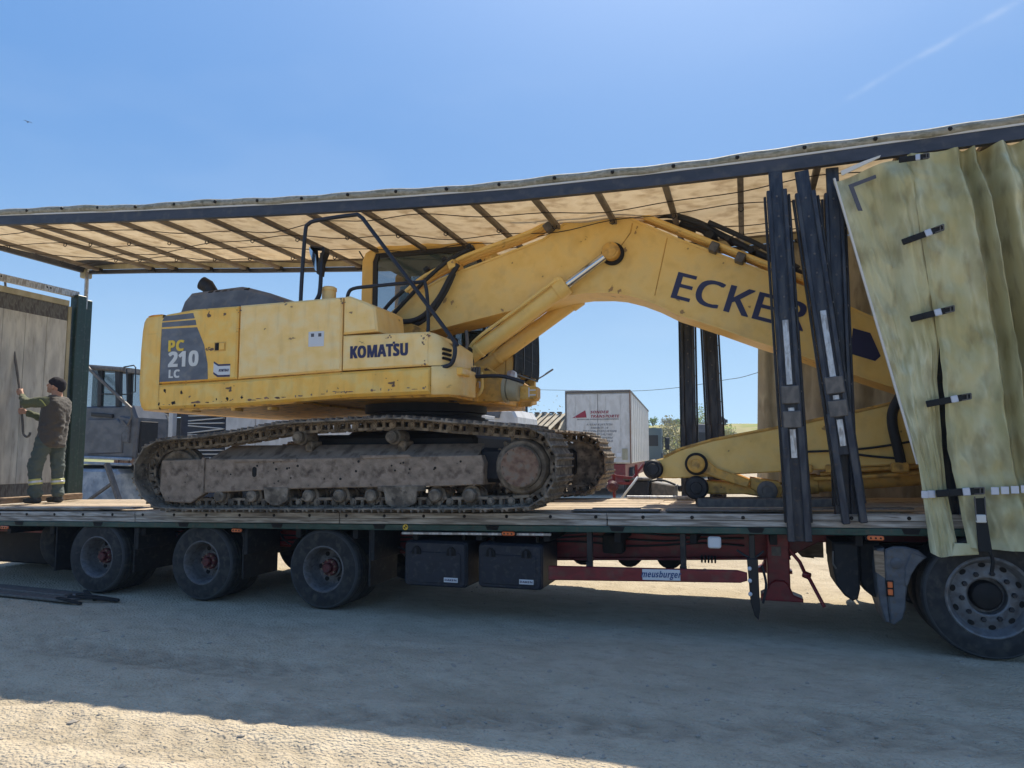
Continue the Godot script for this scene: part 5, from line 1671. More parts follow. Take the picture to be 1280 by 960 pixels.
func one_track(t: Node3D, zc: float, out_side: float) -> void:
	# zc = middle of the shoes, out_side = +1 when the outer face looks to the viewer
	var base := O
	var loop := pv([-6.285, 1.41, -6.25, 1.26, -6.14, 1.12, -5.97, 1.025, -5.70, 0.998, -4.6, 1.018, -3.62, 1.040, -2.6, 1.062, -2.05, 1.083, -1.83, 1.118, -1.695, 1.21, -1.60, 1.35, -1.575, 1.50, -1.61, 1.65, -1.71, 1.79, -1.86, 1.862, -2.10, 1.887, -2.6, 1.925, -3.0, 1.960, -3.3, 1.970, -3.91, 1.955, -4.34, 1.940, -4.6, 1.915, -4.96, 1.86, -5.5, 1.80, -5.80, 1.785, -6.03, 1.745, -6.17, 1.665, -6.25, 1.55])
	var N := 50
	var q := sample_loop(loop, N)
	var pitch: float = q[N]
	var tr := sub("track", t)
	O = Vector3.ZERO
	# one shoe: plate with three grousers, x along the chain, y outwards is -y here (the loop runs counter-clockwise, so outwards is to the right)
	var h := pitch * 0.5
	var shoe := mb()
	prism(shoe, pv([-h - 0.012, 0.030, -h + 0.012, 0.002, -h + 0.022, 0.002, -h + 0.03, 0.022, -0.012, 0.024, -0.006, 0.0, 0.006, 0.0, 0.012, 0.024, h - 0.045, 0.022, h - 0.036, -0.002, h - 0.024, -0.002, h - 0.014, 0.020, h + 0.006, 0.034, h - 0.01, 0.040, -h, 0.040]), -0.30, 0.30, 0.004)
	shoe.generate_normals()
	var shoe_mesh := shoe.commit()
	var link := mb()
	for s in [-0.085, 0.085]:
		for r in [[0.0, 0.046, pitch * 0.98, 0.020], [0.0, 0.120, pitch * 0.80, 0.030], [-h * 0.86, 0.083, 0.040, 0.075], [h * 0.86, 0.083, 0.034, 0.075], [0.0, 0.083, 0.034, 0.06]]:
			box(link, Vector3(r[0], r[1], s), Vector3(r[2], r[3], 0.036), 0.004)
		cyl(link, Vector3(-h * 0.95, 0.088, s - 0.026), Vector3(-h * 0.95, 0.088, s + 0.026), 0.038, 12, 0.004)
	cyl(link, Vector3(-h * 0.95, 0.088, -0.12), Vector3(-h * 0.95, 0.088, 0.12), 0.024, 10, 0.003)
	for s in [-0.2, 0.2, 0.13, -0.13]:
		for x in [-0.03, 0.035]: cyl(link, Vector3(x, 0.034, s), Vector3(x, 0.05, s), 0.014, 6, 0.002)
	link.generate_normals()
	var link_mesh := link.commit()
	O = base
	for i in N:
		var p: Vector2 = q[i][0]
		var a: float = q[i][1]
		var B := Basis(Vector3(0, 0, 1), a)
		for k in 2:
			var o := MeshInstance3D.new()
			o.name = "track_shoe" if k == 0 else "chain_link"
			o.mesh = shoe_mesh if k == 0 else link_mesh
			o.material_override = M.mud_steel
			o.transform = Transform3D(B, Vector3(p.x, p.y, zc) - O)
			tr.add_child(o, true)
	# frame between the wheels
	var f := sub("track_frame", t)
	var zf := zc + 0.16 * out_side                    # outer face
	var zb := zc - 0.22 * out_side
	var st := mb()
	prism(st, pv([-5.46, 1.545, -4.3, 1.555, -2.36, 1.59, -2.33, 1.52, -2.34, 1.315, -2.75, 1.295, -3.7, 1.27, -4.28, 1.252, -5.46, 1.19]), zf, zb, 0.008)
	done(st, "side_plate", M.frame_steel, f)
	st = mb()
	prism(st, pv([-6.02, 1.53, -5.47, 1.545, -5.455, 1.18, -5.62, 1.08, -5.95, 1.09, -6.03, 1.21]), zf + 0.008 * out_side, zf - 0.07 * out_side, 0.008)
	prism(st, pv([-5.49, 1.56, -5.455, 1.56, -5.455, 1.185, -5.49, 1.185]), zf + 0.02 * out_side, zf - 0.06 * out_side, 0.004)
	lathe(st, [0.022, 0, 0.022, 0.008, 0.012, 0.01, 0, 0.01], at(-5.69, 1.375, zf + 0.008, Basis.IDENTITY), 10)
	done(st, "idler_bracket", M.frame_steel, f)
	st = mb()
	# sloping top cover
	var z1 := zf - 0.03 * out_side
	var z2 := zc - 0.10 * out_side
	var A := [Vector3(-5.45, 1.54, z1), Vector3(-2.40, 1.585, z1), Vector3(-2.42, 1.70, z2), Vector3(-5.32, 1.69, z2)]
	quad(st, A[3], A[2], A[1], A[0])
	quad(st, A[2], A[3], Vector3(-5.32, 1.4, z2), Vector3(-2.42, 1.4, z2))
	tri(st, A[0], A[3], Vector3(-5.32, 1.4, z2))
	tri(st, A[1], Vector3(-2.42, 1.4, z2), A[2])
	done(st, "top_cover", M.frame_steel, f)
	st = mb()
	prism(st, pv([-5.10, 1.545, -4.34, 1.555, -4.34, 1.525, -5.10, 1.515]), zf + 0.012 * out_side, zf - 0.01 * out_side, 0.003)
	prism(st, pv([-3.62, 1.585, -3.1, 1.595, -3.05, 1.57, -3.62, 1.55]), zf + 0.01 * out_side, zf - 0.01 * out_side, 0.003)
	done(st, "edge_strip", M.frame_steel, f)
	st = mb()
	prism(st, rrect(0.052, 0.105, 0.025), 0, 0.003, 0, at(-4.84, 1.415, zf if out_side > 0 else zf - 0.003))
	done(st, "oval_hole", M.seam_dark, f)
	st = mb()
	for i in 22:
		prism(st, circle(0.008 + 0.006 * rng.randf(), 7), 0, 0.004, 0, at(rng.randf_range(-5.2, -2.5), rng.randf_range(1.32, 1.53), zf if out_side > 0 else zf - 0.004))
	done(st, "bolt_heads", M.bolt_dark, f)
	for x in [-5.28, -4.88, -4.54, -4.21, -3.86, -3.51, -3.17, -2.83, -2.48]:
		st = mb()
		var y: float = 1.185 + (x + 3.86) * 0.02
		lathe(st, [0, -0.13, 0.085, -0.13, 0.092, -0.115, 0.092, -0.09, 0.075, -0.085, 0.075, 0.06, 0.092, 0.065, 0.092, 0.09, 0.066, 0.095, 0.062, 0.15, 0.048, 0.165, 0, 0.165], at(x, y, zc, Basis.IDENTITY if out_side > 0 else Basis(Vector3.UP, PI)), 18)
		done(st, "track_roller", M.mud_steel, f)
	st = mb()
	prism(st, pv([-3.42, 1.29, -2.92, 1.30, -2.92, 1.25, -3.0, 1.24, -3.02, 1.13, -3.10, 1.09, -3.26, 1.085, -3.33, 1.12, -3.35, 1.23, -3.42, 1.25]), zf + 0.015 * out_side, zf - 0.02 * out_side, 0.006)
	done(st, "roller_guard", M.mud_steel, f)
	st = mb()
	prism(st, pv([-4.72, 1.26, -4.42, 1.26, -4.44, 1.13, -4.52, 1.08, -4.62, 1.08, -4.70, 1.13]), zf + 0.012 * out_side, zf - 0.02 * out_side, 0.006)
	done(st, "roller_guard", M.mud_steel, f)
	for x in [-4.34, -3.29]:
		st = mb()
		lathe(st, [0, -0.12, 0.07, -0.12, 0.075, 0.1, 0.06, 0.11, 0.058, 0.165, 0.045, 0.172, 0.04, 0.18, 0, 0.18], at(x, 1.765, zc, Basis.IDENTITY if out_side > 0 else Basis(Vector3.UP, PI)), 18)
		box6(st, x + 0.02, x + 0.10, 1.62, 1.73, zc + 0.05, zc - 0.15, 0.01)
		done(st, "carrier_roller", M.mud_steel, f)
	st = mb()
	box6(st, -2.42, -2.0, 1.33, 1.66, zc + 0.05 * out_side, zc - 0.25 * out_side, 0.04)
	done(st, "travel_motor", M.swing_dark, f)
	# idler and sprocket
	var F := Basis.IDENTITY if out_side > 0 else Basis(Vector3.UP, PI)
	st = mb()
	lathe(st, [0.06, -0.10, 0.24, -0.09, 0.25, -0.05, 0.285, -0.045, 0.285, 0.045, 0.25, 0.05, 0.24, 0.09, 0.21, 0.10, 0.12, 0.05, 0, 0.05], at(-5.87, 1.395, zc, F), 36)
	done(st, "idler", M.mud_steel, t)
	var sp := sub("sprocket", t)
	st = mb()
	var teeth := PackedVector2Array()
	for i in 21:
		for e in [[0.0, 0.262], [0.30, 0.262], [0.45, 0.305], [0.75, 0.305]]:
			var a: float = TAU * (i + e[0]) / 21
			teeth.append(Vector2(cos(a), sin(a)) * float(e[1]))
	prism(st, teeth, -0.035, 0.035, 0.004, at(-1.975, 1.482, zc, F))
	done(st, "toothed_ring", M.mud_steel, sp)
	st = mb()
	lathe(st, [0.26, 0.03, 0.255, 0.10, 0.235, 0.13, 0.20, 0.14, 0.198, 0.175, 0.185, 0.185, 0, 0.187], at(-1.975, 1.482, zc, F), 40)
	done(st, "drive_hub", M.mud_steel, sp)
	st = mb()
	lathe(st, [0.182, 0.186, 0.180, 0.190, 0, 0.192], at(-1.975, 1.482, zc, F), 36)
	for i in 16:
		var a := TAU * i / 16
		cyl(st, at(-1.975, 1.482, zc, F) * Vector3(cos(a) * 0.168, sin(a) * 0.168, 0.186), at(-1.975, 1.482, zc, F) * Vector3(cos(a) * 0.168, sin(a) * 0.168, 0.203), 0.010, 6, 0.002)
	lathe(st, [0.05, 0.19, 0.045, 0.196, 0, 0.197], at(-1.975, 1.482, zc, F), 14)
	done(st, "hub_cover", M.rusty_hub, sp)

func excavator() -> void:
	var t := thing("excavator", "yellow crawler excavator with its boom folded forward, chained down on the trailer deck", "excavator", Vector3(-3.55, 1.03, -1.25))
	t.set_meta("label", "yellow crawler excavator with its boom folded forward, standing on the trailer deck")
	var st: SurfaceTool
	one_track(t, -0.06, 1.0)
	one_track(t, -2.44, -1.0)
	# carbody and swing ring
	st = mb()
	box6(st, -4.55, -2.55, 1.45, 1.80, -0.30, -2.20, 0.04)
	lathe(st, [0, 0, 0.9, 0, 0.72, 0.16, 0.72, 0.2, 0, 0.2], at(-3.52, 1.79, -1.25, Basis(Vector3.RIGHT, -PI * 0.5)), 36)
	done(st, "carbody", M.swing_dark, t)
	st = mb()
	lathe(st, [0.0, 0.0, 0.66, 0.0, 0.68, 0.02, 0.68, 0.08, 0.64, 0.09, 0.64, 0.12, 0.70, 0.13, 0.70, 0.22, 0, 0.22], at(-3.52, 1.93, -1.25, Basis(Vector3.RIGHT, -PI * 0.5)), 44)
	done(st, "swing_ring", M.swing_dark, t)
	# revolving frame underneath
	st = mb()
	prism(st, pv([-6.10, 2.10, -4.95, 2.13, -4.2, 2.15, -2.7, 2.15, -2.7, 2.36, -6.10, 2.36]), 0.03, -2.53, 0.02)
	done(st, "revolving_frame", M.yellow_worn, t)
	st = mb()
	prism(st, pv([-6.0, 2.06, -5.0, 2.09, -4.4, 2.12, -4.4, 2.14, -6.0, 2.10]), 0.05, -2.5, 0.0)
	for x in [-5.75, -5.2, -4.75]: box6(st, x, x + 0.05, 2.055, 2.09, 0.045, -0.1, 0.005)
	done(st, "belly_plate", M.yellow_worn, t)
	# counterweight
	st = mb()
	var plan := []
	var zs := [0.07, 0.06, 0.02, -0.07, -0.25, -0.6, -1.25, -1.9, -2.25, -2.43, -2.52, -2.56, -2.57]
	var px := [-6.135, -6.32, -6.45, -6.53, -6.585, -6.62, -6.63, -6.62, -6.585, -6.53, -6.45, -6.32, -6.135]
	sg += 1; st.set_smooth_group(sg)
	var lev := [[2.085, 0.16], [2.12, 0.08], [2.20, 0.025], [2.37, 0.0], [2.75, 0.0], [2.98, 0.025], [3.08, 0.06], [3.125, 0.12], [3.142, 0.20]]
	for j in lev.size() - 1:
		for i in px.size() - 1:
			var g := func(k: int, l: Array) -> Vector3:
				var c := Vector3(-6.135, l[0], -1.25)
				var p := Vector3(px[k], l[0], zs[k])
				var d: Vector3 = Vector3(p.x - c.x, 0, 0) * (l[1] * 1.2) + Vector3(0, 0, signf(p.z - c.z) * l[1] * 0.12)
				return p - d
			quad(st, g.call(i, lev[j + 1]), g.call(i + 1, lev[j + 1]), g.call(i + 1, lev[j]), g.call(i, lev[j]))
	st.set_smooth_group(-1)
	for e in [0, lev.size() - 1]:
		var l: Array = lev[e]
		for i in px.size() - 1:
			tri(st, Vector3(-6.135, l[0], -1.25), Vector3(px[i] + (-6.135 - px[i]) * l[1] * 1.2, l[0], zs[i]), Vector3(px[i + 1] + (-6.135 - px[i + 1]) * l[1] * 1.2, l[0], zs[i + 1]))
	done(st, "counterweight", M.yellow, t)
	# house
	st = mb()
	prism(st, pv([-6.12, 2.34, -3.87, 2.40, -3.87, 3.14, -5.1, 3.13, -6.12, 3.08]), 0.055, -1.75, 0.02)
	prism(st, pv([-6.12, 2.34, -4.7, 2.38, -4.7, 3.13, -5.1, 3.13, -6.12, 3.08]), -1.75, -2.55, 0.02)
	done(st, "house_shell", M.yellow_worn, t)
	st = mb()
	prism(st, pv([-6.118, 2.368, -5.11, 2.390, -5.112, 3.168, -5.687, 3.165, -6.05, 3.13, -6.118, 3.09]), 0.02, 0.10, 0.018)
	done(st, "rear_door", M.yellow, t)
	st = mb()
	prism(st, pv([-5.092, 2.390, -3.862, 2.432, -3.862, 3.185, -5.092, 3.172]), 0.02, 0.10, 0.020)
	done(st, "middle_door", M.yellow_faded, t)
	st = mb()
	prism(st, pv([-3.846, 2.80, -3.46, 2.815, -3.492, 3.06, -3.60, 3.12, -3.78, 3.19, -3.846, 3.185]), -0.55, 0.10, 0.02)
	done(st, "tank_cover", M.yellow_faded, t)
	# storage box at the front with a rounded end
	st = mb()
	var bpl := []
	prism(st, pv([-3.846, 2.434, -2.90, 2.452, -2.90, 2.782, -3.846, 2.788]), -0.60, 0.10, 0.016)
	done(st, "storage_box", M.yellow_faded, t)
	st = mb()
	sg += 1; st.set_smooth_group(sg)
	var prev := []
	for k in 9:
		var a := PI * 0.5 * k / 8.0
		var x := -2.905 + sin(a) * 0.20
		var z := -0.12 + cos(a) * 0.21
		var top := 2.780 - 0.15 * pow(float(k) / 8.0, 1.5)
		var cur := [Vector3(x, 2.45, z), Vector3(x, top - 0.03, z), Vector3(x - 0.03 * sin(a), top, z - 0.03 * cos(a)), Vector3(-2.905, 2.786, -0.12)]
		if k > 0:
			for i in 3: quad(st, prev[i + 1], cur[i + 1], cur[i], prev[i])
		prev = cur
	quad(st, Vector3(-2.705, 2.65, -0.12), Vector3(-2.705, 2.65, -0.60), Vector3(-2.705, 2.45, -0.60), Vector3(-2.705, 2.45, -0.12))
	quad(st, Vector3(-2.905, 2.786, -0.12), Vector3(-2.905, 2.786, -0.60), Vector3(-2.705, 2.65, -0.60), Vector3(-2.705, 2.65, -0.12))
	done(st, "rounded_end", M.yellow_faded, t)
	for i in 3:
		st = mb()
		bar(st, Vector3(-2.775, 2.615 - i * 0.045, 0.055), Vector3(-2.715, 2.600 - i * 0.045, -0.02), 0.03, 0.024, 0.003)
		done(st, "vent_slot", M.seam_dark, t)
	# lower skirt, its rounded front end
	st = mb()
	prism(st, pv([-6.125, 2.355, -5.1, 2.376, -3.85, 2.419, -2.87, 2.44, -2.87, 2.175, -3.73, 2.165, -4.95, 2.105, -6.08, 2.085, -6.125, 2.12]), -0.12, 0.105, 0.03)
	done(st, "lower_skirt", M.yellow, t)
	st = mb()
	var cap := []
	for k in 9: cap.append([PI * 0.5 * k / 8.0])
	sg += 1; st.set_smooth_group(sg)
	for k in 8:
		var a0 := PI * 0.5 * k / 8.0
		var a1 := PI * 0.5 * (k + 1) / 8.0
		var p0 := Vector2(-2.87 + sin(a0) * 0.24, -0.12 + cos(a0) * 0.222)
		var p1 := Vector2(-2.87 + sin(a1) * 0.24, -0.12 + cos(a1) * 0.222)
		quad(st, Vector3(p0.x, 2.44, p0.y), Vector3(p1.x, 2.44, p1.y), Vector3(p1.x, 2.17, p1.y), Vector3(p0.x, 2.17, p0.y))
		tri(st, Vector3(-2.87, 2.44, -0.12), Vector3(p1.x, 2.44, p1.y), Vector3(p0.x, 2.44, p0.y))
		tri(st, Vector3(-2.87, 2.17, -0.12), Vector3(p0.x, 2.17, p0.y), Vector3(p1.x, 2.17, p1.y))
	st.set_smooth_group(-1)
	box6(st, -2.87, -2.635, 2.17, 2.44, -0.12, -0.5, 0.01)
	done(st, "skirt_end", M.yellow_faded, t)
	st = mb()
	box6(st, -2.83, -2.60, 2.36, 2.44, -0.02, -0.25, 0.012)
	done(st, "step", M.yellow, t)
	# decals and lettering
	st = mb()
	prism(st, pv([-6.10, 2.97, -5.63, 2.965, -5.53, 2.77, -5.475, 2.56, -5.465, 2.395, -6.10, 2.382]), 0.100, 0.1025)
	done(st, "dark_decal", M.hood_grey, t)
	for q in [[-6.07, 3.11, -5.69, 3.125, -5.665, 3.065, -6.10, 3.055], [-6.10, 3.042, -5.655, 3.048, -5.64, 2.99, -6.10, 2.988]]:
		st = mb()
		prism(st, pv(q), 0.100, 0.1025)
		done(st, "decal_stripe", M.hood_grey, t)
	wide("PC", "lettering", 0.115, 0.21, at(-5.90, 2.772, 0.104), M.letter_yellow, t, "Droid Sans", 0.0, 0.03)
	wide("210", "lettering", 0.16, 0.40, at(-5.795, 2.622, 0.104), M.letter_white, t, "Droid Sans", 0.0, 0.03)
	wide("LC", "lettering", 0.085, 0.145, at(-5.91, 2.465, 0.104), M.letter_white, t, "Droid Sans", 0.0, 0.03)
	st = mb()
	prism(st, pv([-5.395, 2.565, -5.335, 2.53, -5.185, 2.53, -5.185, 2.435, -5.335, 2.435, -5.395, 2.47]), 0.100, 0.1025)
	done(st, "sticker", M.sign_white, t)
	for q in [[-5.395, 2.585, -5.335, 2.55, -5.185, 2.55, -5.185, 2.532, -5.34, 2.532, -5.395, 2.565], [-5.395, 2.468, -5.335, 2.433, -5.185, 2.433, -5.185, 2.413, -5.34, 2.413, -5.395, 2.448]]:
		st = mb()
		prism(st, pv(q), 0.100, 0.1028)
		done(st, "sticker_band", M.letter_blue, t)
	wide("KOMTRAX", "sticker_print", 0.028, 0.125, at(-5.263, 2.483, 0.103), M.letter_blue, t, "Droid Sans", 0.25)
	# maker's wordmark, set on a slight rise
	wide("KOMATSU", "wordmark", 0.115, 0.635, at(-3.437, 2.612, 0.102, Basis(Vector3(0, 0, 1), 0.012)), M.letter_blue, t, "Droid Sans", 0.0, 0.045)
	st = mb()
	box6(st, -3.285, -3.262, 2.678, 2.70, 0.1, 0.104, 0.0)
	done(st, "wordmark_dot", M.letter_blue, t)
	st = mb()
	box6(st, -4.24, -4.06, 2.69, 2.845, 0.100, 0.103, 0.001)
	done(st, "notice", M.sign_white, t)
	for q in [[-4.21, 2.80], [-4.125, 2.80]]:
		st = mb()
		box6(st, q[0], q[0] + 0.035, 2.79, 2.825, 0.103, 0.1045, 0.0)
		done(st, "notice_print", M.letter_grey, t)
	# door latch recess
	st = mb()
	box6(st, -5.40, -5.25, 2.69, 2.79, 0.099, 0.103, 0.002)
	done(st, "latch_frame", M.yellow_worn, t)
	st = mb()
	box6(st, -5.385, -5.335, 2.70, 2.78, 0.103, 0.106, 0.001)
	done(st, "latch_recess", M.seam_dark, t)
	st = mb()
	box6(st, -5.33, -5.265, 2.705, 2.775, 0.103, 0.112, 0.004)
	done(st, "latch", M.yellow, t)
	# paint chips along the skirt
	st = mb()
	for q in [[-6.02, 2.285, 0.035], [-5.80, 2.26, 0.022], [-5.9, 2.15, 0.03], [-5.62, 2.12, 0.02], [-5.2, 2.18, 0.025], [-5.34, 2.175, 0.015], [-5.02, 2.19, 0.02], [-6.09, 2.14, 0.02]]:
		var c := PackedVector2Array()
		for k in 8:
			var a := TAU * k / 8
			c.append(Vector2(cos(a) * q[2] * rng.randf_range(0.3, 1.0), sin(a) * q[2] * rng.randf_range(0.4, 1.2)))
		prism(st, c, 0.105, 0.107, 0.0, at(q[0], q[1], 0.0))
	done(st, "paint_chips", M.bolt_dark, t)
	# rust eating in along the lower edge of the skirt and round the storage box corners
	st = mb()
	for i in 46:
		var x := rng.randf_range(-6.08, -2.92)
		var yb := lookup([-6.08, 2.10, -4.95, 2.125, -3.73, 2.185, -2.87, 2.195], x)
		var w := 0.008 + 0.05 * pow(rng.randf(), 2.5)
		var h := 0.004 + 0.016 * pow(rng.randf(), 2.0)
		var c := PackedVector2Array()
		for k in 9:
			var a := TAU * k / 9
			c.append(Vector2(cos(a) * w * rng.randf_range(0.5, 1.0), sin(a) * h * rng.randf_range(0.5, 1.1)))
		prism(st, c, 0.104, 0.1062, 0.0, at(x, yb + 0.028 + absf(rng.randfn()) * 0.012, 0.0))
	for q in [[-2.92, 2.765], [-2.93, 2.72], [-2.925, 2.50], [-3.84, 3.17], [-5.08, 3.16], [-3.3, 2.775], [-4.5, 3.17]]:
		for i in 4:
			var c := PackedVector2Array()
			var w := rng.randf_range(0.006, 0.02)
			for k in 8:
				var a := TAU * k / 8
				c.append(Vector2(cos(a), sin(a)) * w * rng.randf_range(0.4, 1.0))
			prism(st, c, 0.0985, 0.1008, 0.0, at(q[0] + rng.randfn() * 0.02 - 0.02, q[1] + rng.randfn() * 0.02 - 0.02, 0.0))
	done(st, "rust_marks", M.rusty_hub, t)
	# engine hood, exhaust, fuel cap
	st = mb()
	var hp := pv([-6.42, 3.14, -6.43, 3.30, -6.38, 3.42, -6.28, 3.515, -6.02, 3.53, -5.57, 3.548, -5.46, 3.525, -5.18, 3.445, -4.92, 3.33, -4.75, 3.26, -4.72, 3.14])
	prism(st, hp, -0.5, -1.95, 0.045)
	done(st, "engine_hood", M.hood_grey, t)
	st = mb()
	for i in 6: box(st, Vector3(-5.99 + i * 0.10, 3.507, -0.53), Vector3(0.06, 0.03, 0.05), 0.006, Basis(Vector3.RIGHT, 0.6))
	done(st, "hood_slots", M.cab_black, t)
	st = mb()
	tube(st, [Vector3(-6.15, 3.48, -0.72), Vector3(-6.16, 3.57, -0.72), Vector3(-6.19, 3.63, -0.70), Vector3(-6.26, 3.67, -0.68)], 0.085, 14)
	done(st, "exhaust", M.dark_steel, t)
	st = mb()
	cyl(st, Vector3(-6.255, 3.667, -0.682), Vector3(-6.262, 3.671, -0.680), 0.07, 14, 0.001)
	done(st, "exhaust_mouth", M.seam_dark, t)
	st = mb()
	lathe(st, [0.075, 0, 0.075, 0.15, 0.082, 0.155, 0.082, 0.185, 0.06, 0.20, 0, 0.20], at(-4.21, 3.18, -0.22, Basis(Vector3.RIGHT, -PI * 0.5)), 18)
	done(st, "fuel_cap", M.yellow_faded, t)
	# handrails, mirror
	st = mb()
	tube(st, smooth_path([Vector3(-4.40, 3.15, 0.02), Vector3(-4.385, 3.45, 0.03), Vector3(-4.345, 3.92, 0.05), Vector3(-4.31, 4.00, 0.05), Vector3(-4.20, 4.03, 0.05), Vector3(-3.80, 4.045, 0.05), Vector3(-3.70, 4.02, 0.05), Vector3(-3.55, 3.84, 0.05), Vector3(-2.70, 2.74, 0.05), Vector3(-2.655, 2.66, 0.05), Vector3(-2.65, 2.55, 0.05), Vector3(-2.69, 2.46, 0.05), Vector3(-2.78, 2.43, 0.06)], 5), 0.021, 10)
	tube(st, smooth_path([Vector3(-3.89, 3.16, -0.05), Vector3(-3.88, 3.25, -0.05), Vector3(-3.82, 3.30, -0.05), Vector3(-3.60, 3.31, -0.05), Vector3(-3.10, 3.315, -0.05), Vector3(-3.02, 3.29, -0.07), Vector3(-3.0, 3.0, -0.1), Vector3(-3.0, 2.77, -0.1)], 4), 0.019, 8)
	done(st, "handrail", M.handrail, t)
	st = mb()
	tube(st, smooth_path([Vector3(-4.32, 3.17, -0.1), Vector3(-4.27, 3.24, -0.1), Vector3(-4.245, 3.34, -0.1), Vector3(-4.235, 3.72, -0.1)], 4), 0.028, 8, 0.02)
	tube(st, [Vector3(-4.42, 3.18, -0.12), Vector3(-4.30, 3.19, -0.1), Vector3(-4.22, 3.18, -0.1)], 0.025, 8)
	done(st, "mirror_stalk", M.handrail, t)
	st = mb()
	prism(st, pv([-4.37, 3.81, -4.20, 3.78, -4.19, 3.73, -4.235, 3.62, -4.25, 3.48, -4.28, 3.50, -4.36, 3.72]), -0.06, -0.20, 0.02)
	done(st, "mirror_back", M.cab_black, t)
	st = mb()
	prism(st, pv([-4.365, 3.79, -4.28, 3.70, -4.265, 3.52, -4.285, 3.53, -4.355, 3.72]), -0.055, -0.058, 0.0)
	done(st, "mirror_glass", M.chrome, t)
	cab(t)
	front_frame(t)
	boom(t)
	arm(t)

func cab(t: Node3D) -> void:
	var c := sub("cab", t)
	var z0 := -1.62
	var z1 := -2.62
	var st := mb()
	for z in [z0, z1 + 0.07]:
		prism(st, pv([-4.62, 2.46, -4.605, 4.05, -4.56, 4.15, -4.44, 4.20, -4.41, 4.13, -4.45, 4.03, -4.45, 2.46]), z, z - 0.07, 0.012)
		prism(st, pv([-3.10, 4.13, -2.99, 4.17, -2.88, 3.98, -2.60, 3.34, -2.58, 2.46, -2.68, 2.46, -2.70, 3.30, -2.98, 3.92]), z, z - 0.07, 0.012)
		prism(st, pv([-4.45, 2.46, -2.68, 2.46, -2.69, 2.72, -4.45, 2.72]), z - 0.002, z - 0.066, 0.008)
	done(st, "pillars", M.yellow_boom, c)
	st = mb()
	var roof_prof := pv([-4.56, 4.15, -4.44, 4.215, -4.29, 4.237, -3.16, 4.21, -2.99, 4.17, -3.05, 4.12, -4.42, 4.14])
	prism(st, roof_prof, z0 + 0.012, z1 - 0.012, 0.03)
	done(st, "roof", M.yellow_boom, c)
	st = mb()
	box6(st, -4.60, -4.55, 2.46, 3.5, z0 - 0.07, z1 + 0.07, 0.01)
	box6(st, -4.6, -2.62, 2.42, 2.48, z0, z1, 0.01)
	done(st, "back_and_floor", M.cab_black, c)
	for z in [z0 - 0.004, z1 + 0.034]:
		st = mb()
		prism(st, pv([-4.45, 2.72, -4.45, 4.03, -4.41, 4.13, -4.36, 4.13, -4.39, 4.02, -4.39, 2.78, -2.75, 2.78, -2.77, 3.29, -3.05, 3.93, -3.14, 4.07, -4.36, 4.07, -4.36, 4.13, -3.10, 4.13, -2.98, 3.92, -2.70, 3.30, -2.69, 2.72]), z, z - 0.03, 0.0)
		done(st, "window_seal", M.cab_black, c)
		st = mb()
		prism(st, pv([-4.385, 2.785, -2.755, 2.785, -2.775, 3.285, -3.055, 3.925, -3.145, 4.065, -4.355, 4.065, -4.385, 4.015]), z - 0.012, z - 0.018, 0.0)
		done(st, "window", M.cab_glass, c)
	st = mb()
	box6(st, -3.74, -3.70, 2.8, 4.06, z1 + 0.03, z1 + 0.07, 0.006)
	bar(st, Vector3(-4.42, 3.30, z1 + 0.05), Vector3(-3.7, 3.30, z1 + 0.05), 0.04, 0.03)
	done(st, "door_bar", M.cab_black, c)
	st = mb()
	prism(st, pv([-4.2, 2.5, -3.6, 2.5, -3.58, 2.95, -3.95, 2.98, -4.02, 3.5, -4.06, 3.75, -4.2, 3.75, -4.3, 3.0]), -1.85, -2.4, 0.05)
	done(st, "seat", M.cab_black, c)
	st = mb()
	box6(st, -3.3, -2.6, 2.48, 3.1, -1.75, -1.95, 0.03)
	box6(st, -4.5, -3.2, 4.04, 4.12, -1.7, -2.55, 0.02)
	done(st, "console_and_headliner", M.cab_black, c)
	st = mb()
	box6(st, -4.0, -3.94, 4.23, 4.27, -2.0, -2.2, 0.01)
	tube(st, smooth_path([Vector3(-3.28, 4.21, -1.7), Vector3(-3.27, 4.27, -1.7), Vector3(-3.22, 4.27, -1.7), Vector3(-3.21, 4.20, -1.7)], 3), 0.010, 6)
	tube(st, [Vector3(-4.58, 4.0, -1.75), Vector3(-4.72, 4.22, -1.75)], 0.01, 5)
	done(st, "roof_fittings", M.cab_black, c)
	st = mb()
	tube(st, [Vector3(-3.05, 2.9, -1.8), Vector3(-3.0, 3.25, -1.82)], 0.018, 8)
	tube(st, [Vector3(-3.05, 2.9, -2.3), Vector3(-3.0, 3.25, -2.28)], 0.018, 8)
	for z in [-1.82, -2.28]: cyl(st, Vector3(-3.0, 3.23, z), Vector3(-2.99, 3.33, z), 0.03, 10)
	done(st, "levers", M.cab_black, c)
	st = mb()
	box(st, Vector3(-2.95, 3.42, -1.72), Vector3(0.05, 0.24, 0.2), 0.01, Basis(Vector3.UP, 0.5))
	done(st, "monitor", M.cab_black, c)
	st = mb()
	tube(st, [Vector3(-2.80, 2.95, -2.1), Vector3(-2.86, 3.45, -2.05), Vector3(-3.0, 3.80, -1.95)], 0.010, 6)
	done(st, "wiper", M.cab_black, c)
	# guard before the windscreen
	var g := sub("front_guard", t)
	st = mb()
	for z in [z0 + 0.02, -1.95, -2.3, z1 - 0.02]:
		tube(st, smooth_path([Vector3(-2.72, 3.34, z), Vector3(-2.62, 3.31, z), Vector3(-2.57, 3.22, z), Vector3(-2.56, 2.64, z), Vector3(-2.60, 2.54, z), Vector3(-2.70, 2.50, z)], 3), 0.016, 6)
	for y in [3.26, 3.0, 2.75, 2.54]:
		tube(st, [Vector3(-2.572, y, z0 + 0.02), Vector3(-2.572, y, z1 - 0.02)], 0.012, 6)
